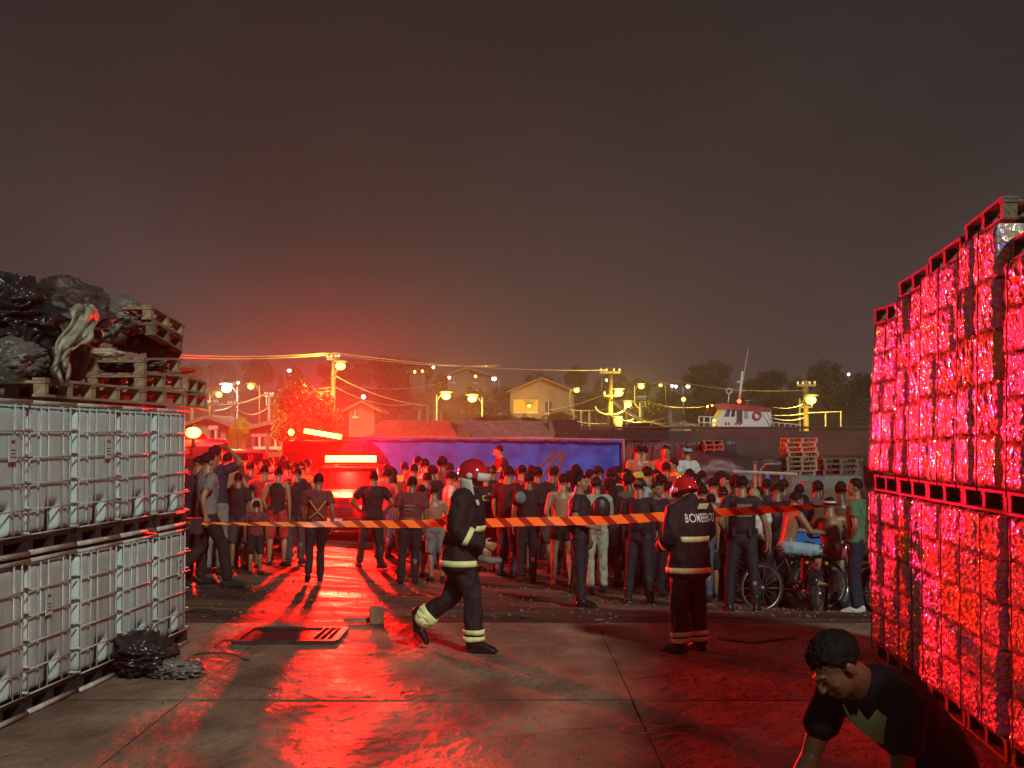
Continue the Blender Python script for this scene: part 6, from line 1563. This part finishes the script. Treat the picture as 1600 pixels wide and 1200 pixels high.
yl = mat('pole_lamplit', (.22, .16, .05), rough=.7, var=.15)  # yellow lamplight painted into the pole colour
t, h = utility_pole(953, 574, 72, 'tall yellow lit utility pole with two crossarms over the end of the blue tarpaulin', arms=2, m=yl, r=.13)
mb = MB(); mb.tube([(.75*cos(a_), -.2, h - 1.9 + .42*sin(a_)) for a_ in [pi + pi*k/12 for k in range(13)]], .05, 6); mb.build('bracket_arc', pole_c, t, True)
mb = MB(); mb.tube([(.32, -.25, h-3.2), (.32, -.25, h-2.4)], .26, 12); mb.build('transformer', pole_c, t, True)
utility_pole(1002, 618, 110, 'thin utility pole under the small lamp between yellow pole and boat', arms=1, r=.10, aw=.4)
utility_pole(1047, 642, 66, 'short pale post near the bow of the boat', arms=0, r=.10)
t, h = utility_pole(1259, 595, 78.5, 'yellow lit utility pole beside the lone lamp between boat and bales', arms=2, m=yl, r=.13)
for k, (px, py) in enumerate(((333, 624), (364, 626), (421, 612), (299, 622))):
    utility_pole(px, py, 70 + 6*k, 'thin pale pole of the tangled cables, %s' % ['third from the containers left of the lit tree', 'standing over the lit tree', 'on the far side of the lit tree', 'next the containers'][k], arms=1 if k != 3 else 0, r=.07, aw=.3)
for k, (px, py) in enumerate(((640, 632), (668, 636), (679, 640), (688, 640))):
    utility_pole(px, py, 66 + 2*k, 'short pale post %s behind the orange tile roof' % ['slanting, first', 'second', 'third', 'fourth'][k], arms=0, r=.07, lean=7 if k == 0 else 0)
for k, px in enumerate((896, 908, 921, 979)):
    utility_pole(px, 640, 90 + k, 'thin grey post, %s in the row by the yellow lit pole' % ['first', 'second', 'third', 'last'][k], arms=0, r=.07)
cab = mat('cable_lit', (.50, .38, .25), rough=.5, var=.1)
G_ = 'overhead cables between the poles'
def W(a, b_, Za, Zb, label, sag=.3, r=.022): wire([P(*a, Za), P(*b_, Zb)], r, cab, label, sag=sag, group=G_)
W((262, 554), (521, 551), 45, 62, 'upper cable from the pallets to the pale concrete pole', .1)
W((262, 558), (518, 554), 45, 62, 'lower cable from the pallets to the pale concrete pole', .1)
W((521, 551), (953, 578), 62, 72, 'long cable from the pale concrete pole to the tall yellow pole', .25)
W((521, 554), (780, 571), 62, 90, 'long cable just under the one to the tall yellow pole', .2)
W((521, 586), (668, 634), 62, 66, 'thick bright cable falling from the pale concrete pole to the short posts', .25, .035)
W((521, 603), (640, 632), 62, 66, 'cable below the thick bright one beside the concrete pole', .3)
W((460, 605), (521, 604), 62, 62, 'short level cable over the leafy tree', .1)
W((455, 609), (521, 610), 62, 62, 'second short level cable over the leafy tree', .1)
W((299, 634), (364, 634), 66, 76, 'cable from the containers to the pole over the lit tree', .25, .03)
W((333, 630), (421, 612), 70, 82, 'cable rising over the lit tree to the far pole', .3, .03)
W((364, 632), (415, 614), 76, 82, 'upper swag of cable over the lit tree', .1, .025)
W((364, 633), (421, 634), 76, 82, 'lower bright swag of cable over the lit tree', .5, .035)
W((364, 635), (400, 670), 76, 74, 'cable dropping behind the small lit tree', .2, .025)
W((416, 618), (417, 634), 80, 80, 'short hanging cable end on the far pole', 0, .03)
W((953, 612), (860, 640), 72, 80, 'cable from the tall yellow pole down to the gabled house', .15)
W((953, 622), (1066, 668), 72, 60, 'thick bright cable sweeping from the tall yellow pole down to the boat side', .35, .04)
W((955, 626), (1040, 662), 72, 60, 'second cable below the thick bright one by the yellow pole', .3, .03)
W((953, 648), (1045, 650), 72, 66, 'level cable from the yellow pole to the short pale post', .35, .03)
W((890, 640), (953, 638), 90, 72, 'level cable from the row of thin posts to the yellow pole', .1)
W((900, 658), (990, 655), 90, 72, 'lowest level cable by the yellow pole', .2)
W((1003, 622), (1105, 635), 110, 66, 'thin cable running towards the bow of the boat', .3)
W((1050, 594), (1259, 610), 110, 78, 'thin cable high behind the boat mast', .3, .018)
W((1206, 636), (1258, 630), 70, 78, 'cable from the wheelhouse to the lone lamp pole', .15)
W((1206, 649), (1258, 646), 70, 78, 'bright double cable behind the boat, upper strand', .05, .03)
W((1206, 653), (1258, 652), 70, 78, 'bright double cable behind the boat, lower strand', .15, .03)
W((1262, 645), (1316, 643), 78, 78, 'level pipe line beyond the lone lamp pole', 0, .03)
W((560, 605), (690, 598), 110, 120, 'faint long cable on the hillside over the orange tile roof', .3, .02)
W((1290, 643), (1290, 668), 78, 78, 'first upright of the pipe frame beyond the lone lamp', 0, .04)
W((1314, 643), (1314, 668), 78, 78, 'second upright of the pipe frame beyond the lone lamp', 0, .04)

# ================================================================ HOUSES ON THE SLOPE
plaster = mat('plaster_ochre', (.34, .20, .10), rough=.85, var=.2, scale=.6)
def gable_house(px0, px1, pyb, pye, pyr, Z, m, label, lit=None, depth=9, roofm=None, openings=()):
    a, b_ = P(px0, pyb, Z), P(px1, pyb, Z); ze = P(px0, pye, Z).z; zr = P(px0, pyr, Z).z; zb = min(a.z, gz(a.x, Z)) - 1.2
    t = thing('house', label, 'house', ((a.x+b_.x)/2, Z, 0)); hw_ = (b_.x - a.x)/2
    mb = MB(); mb.add([(-hw_, 0, zb), (hw_, 0, zb), (hw_, 0, ze), (0, 0, zr), (-hw_, 0, ze), (-hw_, depth, zb), (hw_, depth, zb), (hw_, depth, ze), (0, depth, zr), (-hw_, depth, ze)], [(0,1,2,3,4), (5,9,8,7,6), (0,5,6,1), (1,6,7,2), (0,4,9,5)])
    mb.build('wall', m, t)
    rm = roofm or tile_m
    for s in (-1, 1):
        ov = .5; mb = MB(); sl = (zr - ze)/hw_; x1 = s*(hw_ + ov); z1 = ze - sl*ov
        pr = [(0, -.5, zr + .02), (x1, -.5, z1 + .02), (x1, depth + .5, z1 + .02), (0, depth + .5, zr + .02)]
        pr2 = [(x, y, z + .18) for x, y, z in pr]
        mb.add(pr + pr2, [(0,1,2,3), (7,6,5,4), (0,4,5,1), (1,5,6,2), (2,6,7,3), (3,7,4,0)]); mb.build('roof_slope', rm, t)
    for (u0, z0, u1, z1, mm, nm) in openings:
        p0, p1 = P(u0, z0, Z), P(u1, z1, Z); mb = MB(); mb.box(((p0.x+p1.x)/2 - t.location.x, -.03, (p0.z+p1.z)/2), (abs(p1.x-p0.x), .1, abs(p0.z-p1.z)))
        f = mb.build(nm, mm, t)
        mb = MB(); mb.box(((p0.x+p1.x)/2 - t.location.x, -.1, p1.z if p1.z < p0.z else p0.z), (abs(p1.x-p0.x) + .2, .1, .12)); mb.build('sill', hel_white, f)
        if nm == 'window':
            mb = MB(); mb.box(((p0.x+p1.x)/2 - t.location.x, -.09, (p0.z+p1.z)/2), (.08, .04, abs(p0.z-p1.z))); mb.build('mullion', hel_white, f)
    return t
amb_in = mat('porch_lamplight', (.75, .45, .06), rough=.8, var=.15, scale=.5)  # amber glow of the porch lamp painted in as wall colour
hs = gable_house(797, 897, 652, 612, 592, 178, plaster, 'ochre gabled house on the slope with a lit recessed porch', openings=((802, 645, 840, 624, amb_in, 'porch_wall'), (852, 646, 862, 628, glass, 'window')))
street_lamp(827, 634, 176.6, .24, 500, 'yellow bulb on the porch of the ochre gabled house', pole=False, group='lit bulbs on houses')
lamp('porch_light', P(850, 640, 168), 350, SOD, .4)
gable_house(700, 760, 602, 586, 576, 215, mat('plaster_pale', (.13, .10, .075), rough=.9), 'pale house high on the slope above the bright pair of lamps', openings=((706, 598, 712, 588, glass, 'window'), (740, 598, 746, 588, glass, 'window')))
gable_house(858, 892, 658, 650, 644, 120, MATS['plaster_pale'], 'low pale hut in front of the gabled house', depth=5)
gable_house(393, 455, 706, 672, 664, 64, MATS['plaster_pale'], 'low pale building behind the white car', depth=5, roofm=MATS['asbestos_roof'], openings=((400, 700, 412, 682, glass, 'window'), (425, 700, 437, 682, glass, 'window')))
gable_house(300, 352, 700, 664, 655, 66, mat('plaster_white', (.30, .26, .2), rough=.8), 'whitish building behind the fire engine beacon', depth=5, roofm=MATS['asbestos_roof'], openings=((330, 690, 345, 672, glass, 'window'),))
gable_house(640, 665, 588, 582, 578, 225, MATS['plaster_pale'], 'tiny house with lit lamps at the top of the slope', depth=6)
gable_house(545, 585, 655, 640, 630, 105, mat('plaster_red', (.32, .16, .12), rough=.85), 'low reddish house just beyond the pale concrete pole', depth=6, openings=((552, 652, 558, 643, glass, 'window'),))
gable_house(1010, 1050, 612, 604, 598, 215, MATS['plaster_pale'], 'dim house on the crest between the small lamps', depth=6)
for k, (px, py, Z_, c) in enumerate(((677, 574, 228, COOL), (648, 581, 222, SOD), (660, 580, 222, SOD), (702, 590, 213, COOL), (743, 588, 213, SOD), (366, 599, 220, COOL), (372, 598, 222, COOL), (1068, 624, 150, SOD), (568, 620, 150, COOL), (1050, 603, 213, COOL), (1056, 604, 213, COOL), (1326, 585, 230, COOL))):
    q = P(px, py, Z_); mb = MB(); mb.ell((0, 0, 0), (.22, .22, .22), None, 10, 8)
    t = thing('wall_lamp', 'tiny lit lamp on the far slope, %s' % ['topmost, over the tiny house', 'warm, left one at the tiny house', 'warm, right one at the tiny house', 'at the left end of the pale high house', 'warm, at the window of the pale high house', 'left one of two over the white street lamp', 'right one of two over the white street lamp', 'pinkish, below the round dark tree', 'in the red glow beyond the concrete pole', 'left one on the dim crest house', 'right one on the dim crest house', 'at the crest near the red bales'][k], 'lamp', q, 0, 'tiny lamps on the far slope')
    mb.build('bulb', bulb_y if c is SOD else bulb_w, t, True)
    mb = MB(); mb.tube([(0, .1, .1), (0, .1, gz(q.x, Z_) - q.z - .5)], .06, 6); mb.build('post', pole_c, t, True)

# ================================================================ TREES
leaf_d = mat('leaf_dark', (.042, .046, .022), rough=.6, var=.5, scale=.8, c2=(.016, .018, .010))
leaf_l = mat('leaf_light', (.12, .15, .04), rough=.55, var=.5, scale=1.5, c2=(.05, .07, .02))
bark = mat('bark', (.06, .045, .03), rough=.9)
def crown_mesh(seed, n_cl, n_lf, leaf, flat=1.0, holes=.0):
    rnd = random.Random(seed); mb = MB()
    cl = []
    for i in range(n_cl):
        while True:
            p = V(rnd.uniform(-1, 1), rnd.uniform(-1, 1), rnd.uniform(-.75, 1))
            if .25 < p.length < 1: break
        p.z *= flat; cl.append((p*.82, rnd.uniform(.16, .34)))
    for c, r in cl:
        for k in range(n_lf):
            d = V(rnd.gauss(0, 1), rnd.gauss(0, 1), rnd.gauss(0, 1)).normalized()*r*rnd.uniform(.5, 1.08)
            o = c + d; u = V(rnd.gauss(0, 1), rnd.gauss(0, 1), rnd.gauss(0, .6)).normalized(); w_ = u.orthogonal().normalized()
            l = leaf*rnd.uniform(.6, 1.3); mb.add([o - u*l, o - w_*l*.5, o + u*l, o + w_*l*.5], [(0, 1, 2, 3)])
    return mb
CR = [crown_mesh(s, 60, 95, .062).mesh('crown', [leaf_d]) for s in (1, 2, 3, 4)]
CRF = [crown_mesh(s, 60, 80, .065, .6).mesh('crown', [leaf_d]) for s in (5, 6)]
def tree(px, pyt, wpx, Z, label, m=leaf_d, k=0, hpx=None, group='trees on the slope', mesh=None, trunk=True):
    q = P(px, pyt, Z); rx = wpx/2*Z/FPX; rz_ = (hpx or wpx*.8)/2*Z/FPX; zc = q.z - rz_*.95; g_ = min(gz(q.x, Z) - 1.0, zc - rz_)
    t = thing('tree', label, 'tree', (q.x, Z, g_), 0, group)
    o = link('crown', mesh or CR[k % 4], t, (0, 0, zc - g_), (0, 0, k*1.3)); o.scale = (rx, rx*.9, rz_); setm(o, m)
    h = zc - g_ ; r = max(.12, rx*.07)
    mb = MB(); mb.tube([(0, 0, 0), (.05*rx, 0, h*.6), (0, 0, h)], [r*1.3, r, r*.6], 8)
    for a_ in (0, 2.1, 4.2): mb.tube([(0, 0, h*.75), (rx*.35*cos(a_), rx*.3*sin(a_), h + rz_*.25)], [r*.6, r*.2], 6)
    mb.build('trunk', bark, t, True)
    return t
TL = [(1108, 560, 84, 205, 'big round dark tree on the crest behind the boat, the tallest'), (1205, 569, 62, 210, 'rounded dark tree between the boat mast and the lone lamp'), (1292, 562, 70, 212, 'broad dark tree above the lone yellow lamp'),
 (1345, 582, 60, 206, 'dark tree on the crest touching the red bales'), (1178, 590, 40, 200, 'smaller tree left of the rounded one behind the mast'), (1250, 588, 50, 200, 'low tree filling the gap over the lone lamp'),
 (900, 570, 46, 214, 'round faint tree just beyond the gabled house'), (955, 580, 60, 208, 'wide faint tree behind the tall yellow pole'), (995, 590, 50, 205, 'low faint tree beside the tall yellow pole'), (1040, 606, 50, 190, 'low tree under the small lamps on the crest'),
 (840, 580, 60, 224, 'faint tree behind the roof of the gabled house'), (745, 606, 86, 170, 'round olive tree behind the bright pair of lamps'), (790, 602, 50, 195, 'tree touching the left edge of the gabled house'),
 (606, 542, 92, 232, 'flat topped dark tree high over the orange tile roof'), (650, 560, 60, 228, 'tree on the crest right of the flat topped one'), (560, 560, 56, 226, 'tree on the crest left of the flat topped one'), (700, 574, 60, 228, 'low crest tree over the pale high house'), (520, 560, 60, 222, 'smoky crest tree behind the pale concrete pole'),
 (405, 554, 64, 215, 'round crest tree over the lit tree'), (345, 562, 60, 218, 'crest tree over the white street lamp'), (300, 566, 56, 214, 'crest tree beside the pallets'), (460, 572, 60, 214, 'crest tree behind the tiny white lamp'),
 (620, 590, 70, 140, 'dim tree half way up the slope behind the tile roof'), (1010, 620, 70, 130, 'dim tree beyond the yellow lamps'), (1130, 610, 80, 150, 'dim tree on the slope just behind the boat'), (1220, 610, 80, 150, 'dim tree on the slope behind the boat stern'), (1320, 600, 80, 150, 'dim tree on the slope by the red bales'), (930, 616, 60, 150, 'dim tree between gabled house and yellow pole'), (690, 640, 50, 100, 'bush like tree under the left bright lamp'), (1095, 628, 60, 110, 'bush like tree behind the bow of the boat')]
for k, (px, py, w_, Z_, lb) in enumerate(TL): tree(px, py, w_, Z_, lb, k=k, hpx=(w_*.9 if py < 600 else w_*.7), mesh=CRF[k % 2] if k in (1, 13, 16, 23) else None)
tree(470, 582, 120, 58, 'big leafy tree glowing red over the rescue truck', m=leaf_l, k=1, hpx=140, group=None)
tree(505, 612, 70, 60, 'leafy tree behind the pale concrete pole in the red glow', m=leaf_l, k=2, hpx=90, group=None)
tree(374, 652, 34, 60, 'small yellow green lit tree near the white car', m=mat('leaf_yellow', (.28, .32, .04), rough=.5, var=.4, scale=2), k=3, hpx=44, group=None)
lamp('small_tree_light', P(372, 640, 57), 350, (1, .85, .25), .3)
# shrubs along the shed roofs
for k, (px, py, w_, Z_) in enumerate(((790, 640, 60, 75), (760, 644, 44, 78), (825, 646, 46, 76), (1000, 650, 60, 70), (1030, 655, 50, 66), (875, 640, 40, 90))):
    tree(px, py, w_, Z_, 'shrub with thin leaves behind the sheds, %s' % ['biggest, right of the bright pair of lamps', 'under the right bright lamp', 'beside the porch of the gabled house', 'below the two lamps of the yellow pole', 'beside the short pale post', 'between gabled house and thin posts'][k], k=k, hpx=w_*.7, m=leaf_l if k in (0, 3) else leaf_d, group='shrubs behind the sheds', mesh=CRF[k % 2])

# white flag like cloths and small signs near the containers
for k, (px, py, w_, h_, c) in enumerate(((333, 668, 14, 6, 'white'), (405, 680, 24, 5, 'khaki'), (345, 692, 16, 14, 'white'))):
    q = P(px, py, 55); g_ = gz(q.x, 55); sx_ = w_*55/FPX; sz_ = h_*55/FPX
    t = thing('stall_sign', ['pale sign board under the small lamps by the containers', 'long pale awning board behind the white car', 'bright white board behind the tall onlooker with raised arm'][k], 'sign', (q.x, 55, g_))
    mb = MB(); mb.box((0, 0, q.z - g_), (sx_, .06, sz_)); mb.build('board', CM[c], t)
    for s in (-1, 1): mb = MB(); mb.tube([(s*sx_*.45, .06, 0), (s*sx_*.45, .06, q.z - g_)], .03, 6); mb.build('post', pole_c, t, True)

# ================================================================ HAZE
hm_ = bpy.data.materials.new('haze'); hm_.use_nodes = True; nt = hm_.node_tree
for n in list(nt.nodes):
    if n.type != 'OUTPUT_MATERIAL': nt.nodes.remove(n)
vol = nt.nodes.new('ShaderNodeVolumePrincipled'); vol.inputs['Color'].default_value = (.85, .80, .76, 1); vol.inputs['Density'].default_value = HAZE; vol.inputs['Anisotropy'].default_value = .35
nt.links.new(vol.outputs[0], nt.nodes['Material Output'].inputs['Volume'])
mb = MB(); mb.box((0, 90, 12), (190, 330, 30)); hz_ = mb.build('haze', hm_); stuff(hz_)

# smoke round the emergency vehicles, doubling as their bloom; added bank for lamp halos
def smoke(loc, r, dens, color, label):
    m = bpy.data.materials.new('smoke'); m.use_nodes = True; nt = m.node_tree
    for n in list(nt.nodes):
        if n.type != 'OUTPUT_MATERIAL': nt.nodes.remove(n)
    vol = nt.nodes.new('ShaderNodeVolumePrincipled'); vol.inputs['Color'].default_value = (*color, 1); vol.inputs['Density'].default_value = dens; vol.inputs['Anisotropy'].default_value = .3
    nt.links.new(vol.outputs[0], nt.nodes['Material Output'].inputs['Volume'])
    mb = MB(); mb.ell((0, 0, 0), r, None, 32, 20); o = mb.build('smoke', m, None, True); o.location = loc; stuff(o); return o
for k in range(7):
    f = 1 - k*.13; smoke((-4.3 - .25*k, 40, .2 + .1*k), (8*f, 16*f, 7*f), .0011, (.8, .72, .70), '')
for k in range(5):  # unseen smoke bank added for the yellow street lamp halos
    f = 1 - k*.16; smoke((-3, 92, 0), (60*f, 42*f, 14*f), .0002, (.8, .75, .7), '')
